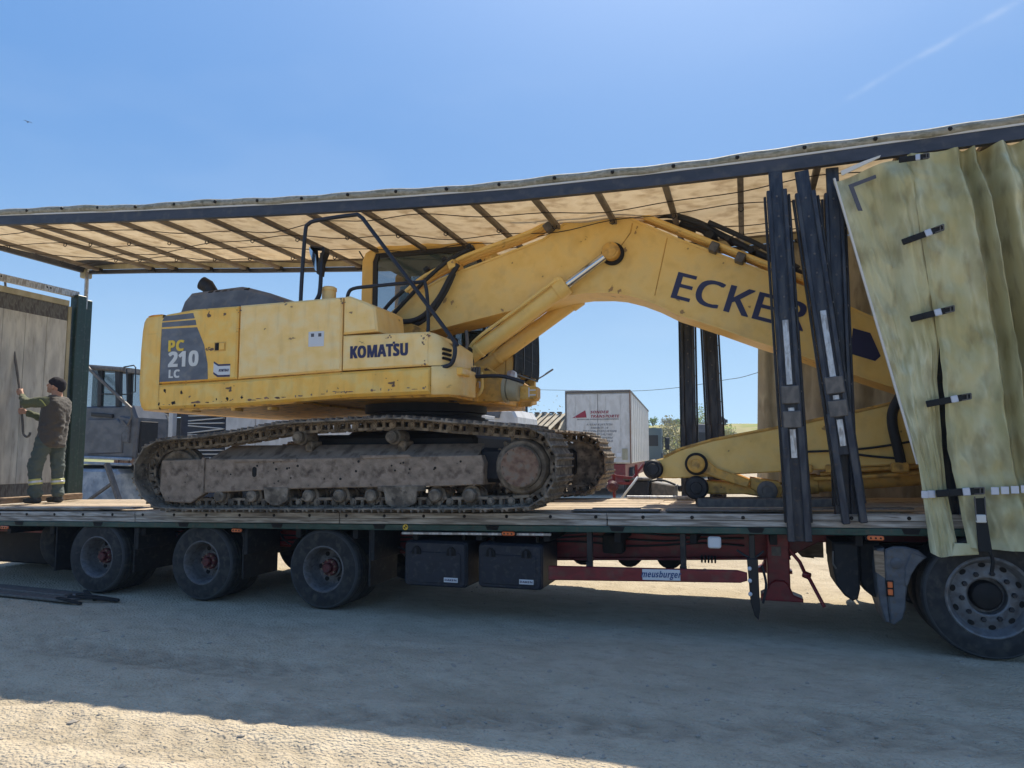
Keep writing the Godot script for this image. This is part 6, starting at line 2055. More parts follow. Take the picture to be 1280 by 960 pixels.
	done(st, "guard_frame", M.cab_black, g)
	for i in 20:
		st = mb()
		var z := lerpf(z0 - 0.03, z1 + 0.03, i / 19.0)
		bar(st, Vector3(-2.560, 2.56, z), Vector3(-2.560, 3.28, z), 0.014, 0.014, 0.002)
		done(st, "guard_bar", M.dark_steel, g)
	st = mb()
	lathe(st, [0.07, 0, 0.075, 0.05, 0.05, 0.09, 0, 0.09], at(-2.62, 2.50, -1.56, Basis(Vector3.UP, PI * 0.5)), 14)
	done(st, "work_lamp", M.reflective, t)

func front_frame(t: Node3D) -> void:
	var st := mb()
	prism(st, pv([-3.24, 2.24, -2.66, 2.21, -2.55, 2.23, -2.55, 2.44, -3.24, 2.47]), -1.58, -2.55, 0.02)
	done(st, "cab_deck", M.yellow_worn, t)
	st = mb()
	prism(st, pv([-3.3, 2.16, -2.38, 2.15, -2.36, 2.20, -2.36, 2.36, -2.60, 2.52, -3.3, 2.62]), -0.78, -0.84, 0.008)
	done(st, "centre_frame_side", M.yellow_worn, t)
	st = mb()
	prism(st, pv([-3.3, 2.16, -2.38, 2.15, -2.36, 2.20, -2.36, 2.36, -2.60, 2.52, -3.3, 2.62]), -1.64, -1.70, 0.008)
	done(st, "centre_frame_side", M.yellow_worn, t)
	st = mb()
	box6(st, -3.3, -2.5, 2.14, 2.22, -0.84, -1.64, 0.01)
	done(st, "centre_frame_floor", M.yellow_worn, t)
	st = mb()
	cyl(st, Vector3(-2.36, 2.27, -0.72), Vector3(-2.22, 2.27, -0.72), 0.125, 20, 0.02)
	cyl(st, Vector3(-2.40, 2.27, -0.73), Vector3(-2.36, 2.27, -0.73), 0.135, 20, 0.005)
	done(st, "pale_pipe_end", M.cream_trim, t)
	st = mb()
	prism(st, pv([-2.30, 2.15, -2.07, 2.15, -2.045, 2.18, -2.045, 2.28, -2.07, 2.30, -2.30, 2.31]), -0.70, -0.88, 0.02)
	done(st, "front_bumper", M.yellow_worn, t)
	st = mb()
	for y in [2.20, 2.25]: box6(st, -2.13, -2.05, y, y + 0.012, -0.70, -0.697, 0.0)
	box6(st, -2.13, -2.118, 2.185, 2.285, -0.70, -0.6975, 0.0)
	done(st, "bumper_marks", M.sign_white, t)
	st = mb()
	box6(st, -2.84, -2.68, 2.30, 2.37, -0.776, -0.772, 0.001)
	done(st, "plate_sticker", M.sign_white, t)
	st = mb()
	tube(st, smooth_path([Vector3(-2.86, 2.26, -0.5), Vector3(-2.83, 2.35, -0.5), Vector3(-2.77, 2.385, -0.5), Vector3(-2.55, 2.395, -0.5), Vector3(-2.33, 2.385, -0.5), Vector3(-2.12, 2.32, -0.52)], 4), 0.02, 8)
	prism(st, pv([-2.92, 2.14, -2.86, 2.14, -2.78, 2.34, -2.84, 2.36]), -0.45, -0.55, 0.01)
	done(st, "black_rail", M.handrail, t)
	# boom foot blocks and valves
	st = mb()
	prism(st, pv([-4.05, 2.4, -3.3, 2.4, -3.4, 3.0, -3.7, 3.12, -4.0, 3.05]), -0.90, -0.97, 0.01)
	prism(st, pv([-4.05, 2.4, -3.3, 2.4, -3.4, 3.0, -3.7, 3.12, -4.0, 3.05]), -1.52, -1.59, 0.01)
	done(st, "boom_bracket", M.yellow_worn, t)
	st = mb()
	for i in 4: box6(st, -3.55 + i * 0.16, -3.45 + i * 0.16, 2.75, 2.92 - 0.02 * i, -0.68 - 0.03 * i, -0.85, 0.012)
	box6(st, -3.5, -2.8, 2.45, 2.75, -0.65, -0.9, 0.02)
	done(st, "valve_block", M.underside, t)
	for q in [[-2.79, 2.90], [-2.70, 2.52], [-2.62, 2.45]]:
		st = mb()
		tube(st, smooth_path([Vector3(q[0], q[1], -0.62), Vector3(q[0] + 0.01, q[1] - 0.16, -0.62), Vector3(q[0] - 0.05, q[1] - 0.24, -0.64), Vector3(q[0] - 0.14, q[1] - 0.24, -0.7)], 4), 0.020, 8)
		done(st, "steel_pipe", M.plate_steel if q[0] < -2.75 else M.yellow_boom, t)
	st = mb()
	for i in 5: cyl(st, Vector3(-2.74 + i * 0.03, 2.38 + 0.02 * (i % 2), -0.55), Vector3(-2.74 + i * 0.03, 2.50, -0.56), 0.016, 8)
	done(st, "pipe_fittings", M.plate_steel, t)

func strip_along(st: SurfaceTool, pts: Array, w: float, th: float, z: float) -> void:
	for i in pts.size() - 1:
		var a: Vector2 = pts[i]
		var b: Vector2 = pts[i + 1]
		var n := Vector2(-(b - a).y, (b - a).x).normalized() * th
		prism(st, PackedVector2Array([a, b, b + n, a + n]), z - w * 0.5, z + w * 0.5)

func boom(t: Node3D) -> void:
	var b := sub("boom", t)
	var zn := -1.03
	var zfar := -1.47
	var top := [Vector2(-4.0, 3.05), Vector2(-3.9, 3.20), Vector2(-3.70, 3.36), Vector2(-3.273, 3.574), Vector2(-2.045, 3.932), Vector2(-1.84, 4.07), Vector2(-1.74, 4.125), Vector2(-1.64, 4.150), Vector2(-1.45, 4.145), Vector2(-1.233, 4.121), Vector2(-1.081, 4.063), Vector2(-0.614, 3.805), Vector2(0.258, 3.386), Vector2(1.008, 2.978), Vector2(1.50, 2.70), Vector2(1.72, 2.52)]
	var bot := [Vector2(1.78, 2.38), Vector2(1.70, 2.22), Vector2(1.55, 2.16), Vector2(1.302, 2.253), Vector2(0.984, 2.377), Vector2(0.529, 2.578), Vector2(0.163, 2.717), Vector2(-0.20, 2.872), Vector2(-0.63, 3.043), Vector2(-0.83, 3.155), Vector2(-1.01, 3.235), Vector2(-1.20, 3.295), Vector2(-1.346, 3.318), Vector2(-1.587, 3.331), Vector2(-1.762, 3.317), Vector2(-2.458, 3.183), Vector2(-3.395, 3.008), Vector2(-3.80, 2.93), Vector2(-3.98, 2.95)]
	var poly := PackedVector2Array(top + bot)
	var st := mb()
	prism(st, poly, zn - 0.012, zfar + 0.012, 0.0)
	done(st, "side_plates", M.yellow_boom, b)
	st = mb()
	strip_along(st, top, 0.44, 0.022, -1.25)
	done(st, "top_plate", M.yellow_boom, b)
	st = mb()
	strip_along(st, bot, 0.46, 0.022, -1.25)
	done(st, "bottom_plate", M.yellow_boom, b)
	# weld seam across the knee
	st = mb()
	tube(st, [Vector3(-1.08, 4.03, zn - 0.008), Vector3(-1.10, 3.93, zn - 0.008), Vector3(-1.20, 3.80, zn - 0.008), Vector3(-1.24, 3.75, zn - 0.008)], 0.005, 4)
	tube(st, [Vector3(-0.72, 3.84, zn - 0.010), Vector3(-0.86, 3.24, zn - 0.010)], 0.005, 4)
	done(st, "weld_seam", M.yellow_worn, b)
	# pin of the boom cylinders
	for q in [[-1.0, 0.10], [-1.50, -0.10]]:
		st = mb()
		lathe(st, [0.12, 0.0, 0.125, 0.02, 0.122, 0.035, 0.105, 0.045, 0.0, 0.045], at(-1.29, 3.712, zn - 0.012 if q[1] > 0 else zfar + 0.012, Basis.IDENTITY if q[1] > 0 else Basis(Vector3.UP, PI)), 26)
		done(st, "pin_boss", M.bolt_dark, b)
	for side in [1.0, -1.0]:
		var z := -0.925 if side > 0 else -1.575
		var F := Basis.IDENTITY if side > 0 else Basis(Vector3.UP, PI)
		var cy := sub("boom_cylinder", t)
		st = mb()
		lathe(st, [0, -0.06, 0.088, -0.06, 0.092, -0.05, 0.092, 0.045, 0.085, 0.055, 0.07, 0.058, 0.068, 0.07, 0.05, 0.078, 0, 0.078], at(-1.29, 3.712, z, F), 24)
		done(st, "rod_eye", M.yellow_worn, cy)
		st = mb()
		cyl(st, Vector3(-1.36, 3.665, z), Vector3(-1.80, 3.368, z), 0.046, 18)
		done(st, "rod", M.chrome, cy)
		st = mb()
		var dv := (Vector3(-2.98, 2.588, z) - Vector3(-1.773, 3.387, z))
		var a0 := Vector3(-1.773, 3.387, z)
		cyl(st, a0, a0 + dv, 0.088, 22)
		cyl(st, a0 - dv.normalized() * 0.01, a0 + dv.normalized() * 0.13, 0.104, 22)
		cyl(st, a0 + dv * 0.80, a0 + dv * 0.83, 0.096, 22)
		lathe(st, [0, -0.07, 0.11, -0.07, 0.11, 0.07, 0, 0.07], at(-2.99, 2.58, z), 22)
		done(st, "barrel", M.yellow_boom, cy)
		st = mb()
		tube(st, smooth_path([Vector3(-1.86, 3.44, z + 0.03), Vector3(-1.92, 3.40, z + 0.07), Vector3(-2.36, 3.10, z + 0.09), Vector3(-2.70, 2.88, z + 0.09), Vector3(-2.84, 2.76, z + 0.06), Vector3(-2.86, 2.68, z + 0.02)], 4), 0.020, 8)
		box(st, Vector3(-1.86, 3.43, z + 0.02), Vector3(0.09, 0.07, 0.10), 0.01)
		done(st, "oil_pipe", M.yellow_boom, cy)
	# lettering along the boom
	var ang := atan2(2.945 - 3.31, 0.53 - (-0.57))
	wide("ECKER", "lettering", 0.27, 1.33, at(-0.045, 3.133, zn - 0.009, Basis(Vector3(0, 0, 1), ang)), M.letter_blue, b, "Droid Sans", 0.0, 0.022, false)
	st = mb()
	prism(st, pv([1.01, 2.80, 1.16, 2.745, 1.24, 2.52, 1.19, 2.475, 0.975, 2.555]), zn - 0.012, zn - 0.008)
	done(st, "blue_emblem", M.letter_blue, b)
	# pipes along the back of the boom
	for k in 3:
		st = mb()
		var z := -0.99 - 0.10 * k
		tube(st, smooth_path([Vector3(-3.68, 3.46, z), Vector3(-3.45, 3.62, z), Vector3(-3.06, 3.78, z), Vector3(-2.75, 3.875, z), Vector3(-2.21, 4.02, z), Vector3(-1.95, 4.135, z), Vector3(-1.72, 4.225 - 0.01 * k, z), Vector3(-1.35, 4.225 - 0.01 * k, z), Vector3(-1.14, 4.185, z), Vector3(-0.95, 4.09, z), Vector3(-0.50, 3.86, z), Vector3(0.26, 3.475, z), Vector3(0.7, 3.25, z)], 5), 0.024, 8)
		done(st, "pipe", M.yellow_boom, b)
	for q in [[-3.1, 3.72, 0.3], [-1.98, 4.05, 0.55], [0.0, 3.55, -0.45], [0.45, 3.33, -0.45], [-0.25, 3.68, -0.45]]:
		st = mb()
		box(st, Vector3(q[0], q[1], -1.08), Vector3(0.09, 0.10, 0.30), 0.01, Basis(Vector3(0, 0, 1), q[2]))
		done(st, "pipe_clamp", M.plate_steel if q[0] > -2.5 and q[0] < 0.2 else M.yellow_boom, b)
	var hoses := [
		[[-4.20, 3.27, -0.80, -4.01, 3.20, -0.84, -3.80, 3.12, -0.88, -3.60, 3.09, -0.90, -3.41, 3.15, -0.90, -3.24, 3.34, -0.92, -3.12, 3.56, -0.94, -3.03, 3.72, -0.97], 0.030],
		[[-4.16, 3.22, -0.86, -3.95, 3.12, -0.90, -3.74, 3.05, -0.93, -3.52, 3.06, -0.94, -3.34, 3.18, -0.94, -3.18, 3.40, -0.95, -3.08, 3.62, -0.97], 0.028],
		[[-3.95, 3.24, -0.96, -3.84, 3.36, -0.97, -3.70, 3.47, -0.98], 0.022],
		[[-3.90, 3.14, -0.98, -3.62, 3.38, -0.95, -3.36, 3.60, -0.93, -3.12, 3.78, -0.95, -2.90, 3.90, -1.0], 0.024],
		[[-2.12, 4.20, -1.0, -2.10, 4.28, -1.0, -2.20, 4.325, -1.0, -2.33, 4.325, -1.0, -2.37, 4.305, -1.0, -2.25, 4.285, -1.0, -2.05, 4.28, -1.0, -1.95, 4.26, -1.02], 0.013],
		[[-0.95, 4.12, -1.15, -0.72, 4.11, -1.12, -0.50, 4.03, -1.1, -0.34, 3.95, -1.1, -0.23, 3.87, -1.1, -0.04, 3.75, -1.1, 0.20, 3.60, -1.1, 0.6, 3.36, -1.1], 0.035],
		[[-0.60, 4.03, -1.2, -0.36, 3.93, -1.2, -0.30, 3.82, -1.2, -0.15, 3.72, -1.2, 0.3, 3.52, -1.2], 0.035],
		[[-0.30, 3.97, -1.05, -0.05, 3.82, -1.02, 0.22, 3.66, -1.03, 0.55, 3.42, -1.05], 0.026],
		[[-1.15, 4.12, -1.3, -0.95, 4.16, -1.3, -0.70, 4.08, -1.3, -0.45, 3.95, -1.3], 0.03],
	]
	for h in hoses:
		var pts := []
		var a: Array = h[0]
		for i in range(0, a.size(), 3): pts.append(Vector3(a[i], a[i + 1], a[i + 2]))
		st = mb()
		tube(st, smooth_path(pts, 6), h[1], 9)
		done(st, "hose", M.hose, b)
	st = mb()
	for x in [-3.42, -3.2, -2.9]:
		box(st, Vector3(x, 3.70 + (x + 3.42) * 0.42, -1.0), Vector3(0.06, 0.05, 0.10), 0.008, Basis(Vector3(0, 0, 1), 0.5))
	for q in [[-0.30, 3.83, 0.05], [-0.12, 3.78, 0.03], [0.10, 3.64, 0.035]]:
		cyl(st, Vector3(q[0], q[1], -1.02), Vector3(q[0] + 0.05, q[1] - 0.03, -1.16), q[2], 14)
	done(st, "hose_fittings", M.dark_steel, b)

func arm(t: Node3D) -> void:
	var a := sub("arm", t)
	var st := mb()
	var poly := pv([-0.94, 1.40, -0.95, 1.47, -0.90, 1.535, -0.80, 1.562, -0.638, 1.643, -0.307, 1.738, 0.301, 1.852, 0.566, 1.904, 1.009, 1.997, 1.308, 2.067, 1.58, 2.16, 1.80, 2.30, 1.92, 2.25, 1.95, 2.0, 1.85, 1.7, 1.524, 1.507, 1.057, 1.482, 0.735, 1.45, 0.31, 1.424, -0.063, 1.400, -0.37, 1.372, -0.70, 1.352, -0.88, 1.355])
	prism(st, poly, -1.07, -1.43, 0.012)
	done(st, "body", M.yellow_boom, a)
	st = mb()
	strip_along(st, [Vector2(-0.80, 1.562), Vector2(-0.638, 1.643), Vector2(-0.307, 1.738), Vector2(0.301, 1.852), Vector2(0.566, 1.904), Vector2(1.009, 1.997), Vector2(1.308, 2.067)], 0.38, 0.02, -1.25)
	done(st, "top_plate", M.yellow_worn, a)
	# end pin, pivot ring, linkage
	st = mb()
	lathe(st, [0, -0.26, 0.085, -0.26, 0.10, -0.24, 0.10, -0.20, 0.08, -0.19, 0.08, 0.19, 0.10, 0.20, 0.10, 0.24, 0.085, 0.26, 0.06, 0.262, 0.055, 0.285, 0, 0.285], at(-0.905, 1.445, -1.25), 26)
	done(st, "end_pin", M.dark_steel, a)
	st = mb()
	lathe(st, [0.112, 0.0, 0.112, 0.022, 0.08, 0.026, 0, 0.026], at(-0.475, 1.50, -0.997), 30)
	done(st, "grease_ring", M.bolt_dark, a)
	st = mb()
	lathe(st, [0.085, 0.0, 0.085, 0.045, 0.07, 0.055, 0.05, 0.056, 0.045, 0.05, 0.0, 0.052], at(-0.475, 1.50, -0.975), 26)
	done(st, "pivot_boss", M.yellow_worn, a)
	st = mb()
	prism(st, pv([-0.56, 1.46, -0.55, 1.55, -0.47, 1.60, -0.40, 1.57, -0.28, 1.46, -0.06, 1.385, 0.035, 1.345, 0.005, 1.27, -0.06, 1.285, -0.21, 1.335, -0.40, 1.40, -0.50, 1.41]), -0.985, -1.035, 0.012)
	prism(st, pv([-0.56, 1.46, -0.55, 1.55, -0.47, 1.60, -0.40, 1.57, -0.28, 1.46, -0.06, 1.385, 0.035, 1.345, 0.005, 1.27, -0.06, 1.285, -0.21, 1.335, -0.40, 1.40, -0.50, 1.41]), -1.465, -1.515, 0.012)
	done(st, "link", M.yellow_worn, a)
	st = mb()
	prism(st, pv([0.03, 1.37, 0.30, 1.33, 0.34, 1.26, 0.30, 1.17, 0.19, 1.155, 0.12, 1.20, 0.02, 1.265]), -1.05, -1.12, 0.012)
	prism(st, pv([0.03, 1.37, 0.30, 1.33, 0.34, 1.26, 0.30, 1.17, 0.19, 1.155, 0.12, 1.20, 0.02, 1.265]), -1.38, -1.45, 0.012)
	done(st, "link_end", M.yellow_worn, a)
	st = mb()
	lathe(st, [0, -0.02, 0.095, -0.02, 0.095, 0.045, 0.08, 0.055, 0.05, 0.056, 0.046, 0.048, 0, 0.05], at(0.185, 1.245, -1.0), 22)
	lathe(st, [0, -0.4, 0.06, -0.4, 0.06, 0.0, 0, 0.0], at(0.185, 1.245, -1.05), 16)
	done(st, "link_pin", M.plate_steel, a)
	st = mb()
	lathe(st, [0, -0.02, 0.112, -0.02, 0.118, 0.0, 0.118, 0.05, 0.10, 0.065, 0.06, 0.066, 0.055, 0.085, 0, 0.085], at(-0.48, 1.265, -1.02), 26)
	lathe(st, [0, -0.45, 0.09, -0.45, 0.09, 0.0, 0, 0.0], at(-0.48, 1.265, -1.02), 18)
	cyl(st, Vector3(-0.47, 1.16, -1.0), Vector3(-0.46, 1.10, -1.0), 0.03, 10)
	done(st, "lower_pin", M.dark_steel, a)
	st = mb()
	prism(st, pv([-0.42, 1.335, -0.02, 1.31, 0.17, 1.22, 0.15, 1.18, -0.03, 1.205, -0.42, 1.20]), -1.06, -1.44, 0.015)
	done(st, "lower_link", M.yellow_worn, a)
	# bucket cylinder lying under the arm
	st = mb()
	cyl(st, Vector3(0.55, 1.30, -1.25), Vector3(1.9, 1.42, -1.25), 0.085, 20)
	cyl(st, Vector3(0.54, 1.30, -1.25), Vector3(0.66, 1.31, -1.25), 0.10, 20)
	tube(st, [Vector3(0.68, 1.40, -1.15), Vector3(0.9, 1.44, -1.12), Vector3(1.8, 1.51, -1.12)], 0.025, 8)
	tube(st, [Vector3(0.62, 1.36, -1.10), Vector3(0.9, 1.37, -1.08), Vector3(1.8, 1.45, -1.08)], 0.02, 8)
	done(st, "bucket_cylinder", M.yellow_worn, a)
	st = mb()
	cyl(st, Vector3(0.24, 1.265, -1.25), Vector3(0.56, 1.30, -1.25), 0.045, 16)
	done(st, "cylinder_rod", M.chrome, a)
	st = mb()
	tube(st, smooth_path([Vector3(1.38, 2.14, -0.98), Vector3(1.31, 2.0, -0.97), Vector3(1.30, 1.86, -0.97), Vector3(1.335, 1.66, -0.98), Vector3(1.36, 1.52, -1.0)], 4), 0.045, 10)
	tube(st, smooth_path([Vector3(0.5, 1.62, -1.05), Vector3(0.8, 1.63, -1.04), Vector3(1.15, 1.66, -1.04), Vector3(1.6, 1.74, -1.04)], 4), 0.012, 6)
	tube(st, smooth_path([Vector3(0.85, 1.62, -1.04), Vector3(1.1, 1.58, -1.04), Vector3(1.32, 1.56, -1.04)], 4), 0.012, 6)
	done(st, "hose", M.hose, a)
	st = mb()
	box6(st, 1.28, 1.42, 1.43, 1.52, -0.95, -1.06, 0.01)
	box6(st, 0.52, 0.6, 1.42, 1.5, -1.0, -1.08, 0.01)
	box6(st, 0.72, 0.8, 1.42, 1.5, -1.0, -1.08, 0.01)
	done(st, "pipe_bracket", M.yellow_worn, a)

# ---------------------------------------------------------------- the person
# surface of smoothly joined tapered bones: each bone is [a, b, ra, rb, colour index]
func flesh(st: SurfaceTool, bones: Array, cell: float, k: float, cols: Array, crease := 0.0) -> void:
	var cn := FastNoiseLite.new(); cn.seed = 4; cn.frequency = 7.0; cn.fractal_octaves = 2
	var lo := Vector3.ONE * 1e9
	var hi := -lo
	for b in bones:
		var r: float = maxf(b[2], b[3])
		lo = lo.min((b[0] as Vector3).min(b[1]) - Vector3.ONE * (r + cell * 3.0))
		hi = hi.max((b[0] as Vector3).max(b[1]) + Vector3.ONE * (r + cell * 3.0))
	var n := Vector3i(((hi - lo) / cell).ceil()) + Vector3i.ONE
	var f := PackedFloat32Array(); f.resize(n.x * n.y * n.z); f.fill(1.0)
	var near := PackedFloat32Array(); near.resize(f.size()); near.fill(1e9)
	var ci := PackedByteArray(); ci.resize(f.size())
	for b in bones:
		var A: Vector3 = b[0]
		var Bv: Vector3 = b[1]
		var r: float = maxf(b[2], b[3]) + maxf(k, cell) * 2.5
		var i0 := Vector3i(((A.min(Bv) - Vector3.ONE * r - lo) / cell).floor()).clamp(Vector3i.ZERO, n - Vector3i.ONE)
		var i1 := Vector3i(((A.max(Bv) + Vector3.ONE * r - lo) / cell).ceil()).clamp(Vector3i.ZERO, n - Vector3i.ONE)
		var d: Vector3 = Bv - A
		var l2 := maxf(d.length_squared(), 1e-9)
		for z in range(i0.z, i1.z + 1):
			for y in range(i0.y, i1.y + 1):
				for x in range(i0.x, i1.x + 1):
					var p := lo + Vector3(x, y, z) * cell
					var t := clampf((p - A).dot(d) / l2, 0.0, 1.0)
					var v := p.distance_to(A + d * t) - lerpf(b[2], b[3], t)
					var id := (z * n.y + y) * n.x + x
					if v < near[id]:
						near[id] = v; ci[id] = b[4]
					var h := clampf(0.5 + 0.5 * (f[id] - v) / k, 0.0, 1.0)
					f[id] = lerpf(f[id], v, h) - k * h * (1.0 - h)
	if crease > 0.0:                                     # folds of loose cloth
		for z in n.z:
			for y in n.y:
				for x in n.x:
					var id: int = (z * n.y + y) * n.x + x
					if absf(f[id]) < 0.06 and ci[id] != 0:
						var p := lo + Vector3(x, y, z) * cell
						f[id] += crease * cn.get_noise_3d(p.x, p.y * 2.2, p.z)
	var vid := {}
	var vp := []
	var vc := []
	var idx := func(x: int, y: int, z: int) -> int: return (z * n.y + y) * n.x + x
	for z in n.z - 1:
		for y in n.y - 1:
			for x in n.x - 1:
				var base: int = (z * n.y + y) * n.x + x
				var s := 0
				var v := []
				for c in 8:
					var val := f[base + (c & 1) + ((c >> 1) & 1) * n.x + (c >> 2) * n.x * n.y]
					v.append(val)
					if val < 0.0: s += 1
				if s == 0 or s == 8: continue
				var sum := Vector3.ZERO
				var m := 0
				for e in [[0, 1], [2, 3], [4, 5], [6, 7], [0, 2], [1, 3], [4, 6], [5, 7], [0, 4], [1, 5], [2, 6], [3, 7]]:
					var a: float = v[e[0]]
					var b2: float = v[e[1]]
					if (a < 0.0) != (b2 < 0.0):
						var t := a / (a - b2)
						var ca := Vector3(e[0] & 1, (e[0] >> 1) & 1, e[0] >> 2)
						var cb := Vector3(e[1] & 1, (e[1] >> 1) & 1, e[1] >> 2)
						sum += ca.lerp(cb, t); m += 1
				vid[base] = vp.size()
				vp.append(lo + (Vector3(x, y, z) + sum / m) * cell)
				vc.append(cols[ci[base]])
	sg += 1
	st.set_smooth_group(sg)
	var face := func(a: int, b: int, c: int, d: int, flip: bool) -> void:
		if not (vid.has(a) and vid.has(b) and vid.has(c) and vid.has(d)): return
		var q := [vid[a], vid[b], vid[c], vid[d]]
		if flip: q.reverse()
		for j in [0, 1, 2, 0, 2, 3]:
			st.set_color(vc[q[j]])
			st.add_vertex(vp[q[j]] - O)
	var sx := 1
	var sy := n.x
	var sz := n.x * n.y
	for z in range(1, n.z - 1):
		for y in range(1, n.y - 1):
			for x in range(1, n.x - 1):
				var i: int = (z * n.y + y) * n.x + x
				var inside := f[i] < 0.0
				if inside != (f[i + sx] < 0.0): face.call(i - sy - sz, i - sz, i, i - sy, inside)
				if inside != (f[i + sy] < 0.0): face.call(i - sx - sz, i - sx, i, i - sz, inside)
				if inside != (f[i + sz] < 0.0): face.call(i - sx - sy, i - sy, i, i - sx, inside)
	st.set_smooth_group(-1)
	st.set_color(Color.WHITE)

func cloth(called: String, rough: float, sheen := 0.0) -> StandardMaterial3D:
	var m := StandardMaterial3D.new()
	m.resource_name = called
	m.vertex_color_use_as_albedo = true
	m.roughness = rough
	m.normal_enabled = true
	m.normal_texture = bumps["lumpy"]
	m.normal_scale = 0.8
	m.uv1_triplanar = true; m.uv1_world_triplanar = true; m.uv1_scale = Vector3.ONE * 2.6
	if sheen > 0.0:
		m.rim_enabled = true; m.rim = sheen
	return m

func hand_bones(w: Vector3, grip: Vector3, axis: Vector3, c: int) -> Array:
	# a hand closed round a pole at grip: palm beside it, four fingers bent round it, thumb across
	var ax := axis.normalized()
	var to := (grip - w)
	to = (to - ax * to.dot(ax)).normalized()
	var side := ax.cross(to).normalized()
	var r := 0.020
	var out := []
	var pc := grip - to * (r + 0.016)
	out.append([w, pc + ax * 0.0, 0.030, 0.026, c])
	for i in 4:
		var u := (1.5 - i) * 0.0205
		var ln: float = [0.92, 1.05, 1.0, 0.8][i]
		var k0 := pc + ax * u + side * 0.022
		var k1 := grip + ax * u * 1.05 + side * (r + 0.014) * ln + to * 0.006
		var k2 := grip + ax * u * 1.05 + to * (r + 0.012) * ln + side * 0.010
		var k3 := grip + ax * u + to * 0.016 * ln - side * (r + 0.004)
		out.append([pc + ax * u * 0.8, k0, 0.013, 0.0105, c])
		out.append([k0, k1, 0.0105, 0.0095, c])
		out.append([k1, k2, 0.0095, 0.009, c])
		out.append([k2, k3, 0.009, 0.0075, c])
	var b0 := pc + ax * 0.012 - side * 0.012
	out.append([b0, grip + ax * 0.040 - side * (r + 0.012), 0.013, 0.0105, c])
	out.append([grip + ax * 0.040 - side * (r + 0.012), grip + ax * 0.048 + to * 0.020 - side * 0.008, 0.0105, 0.0085, c])
	return out

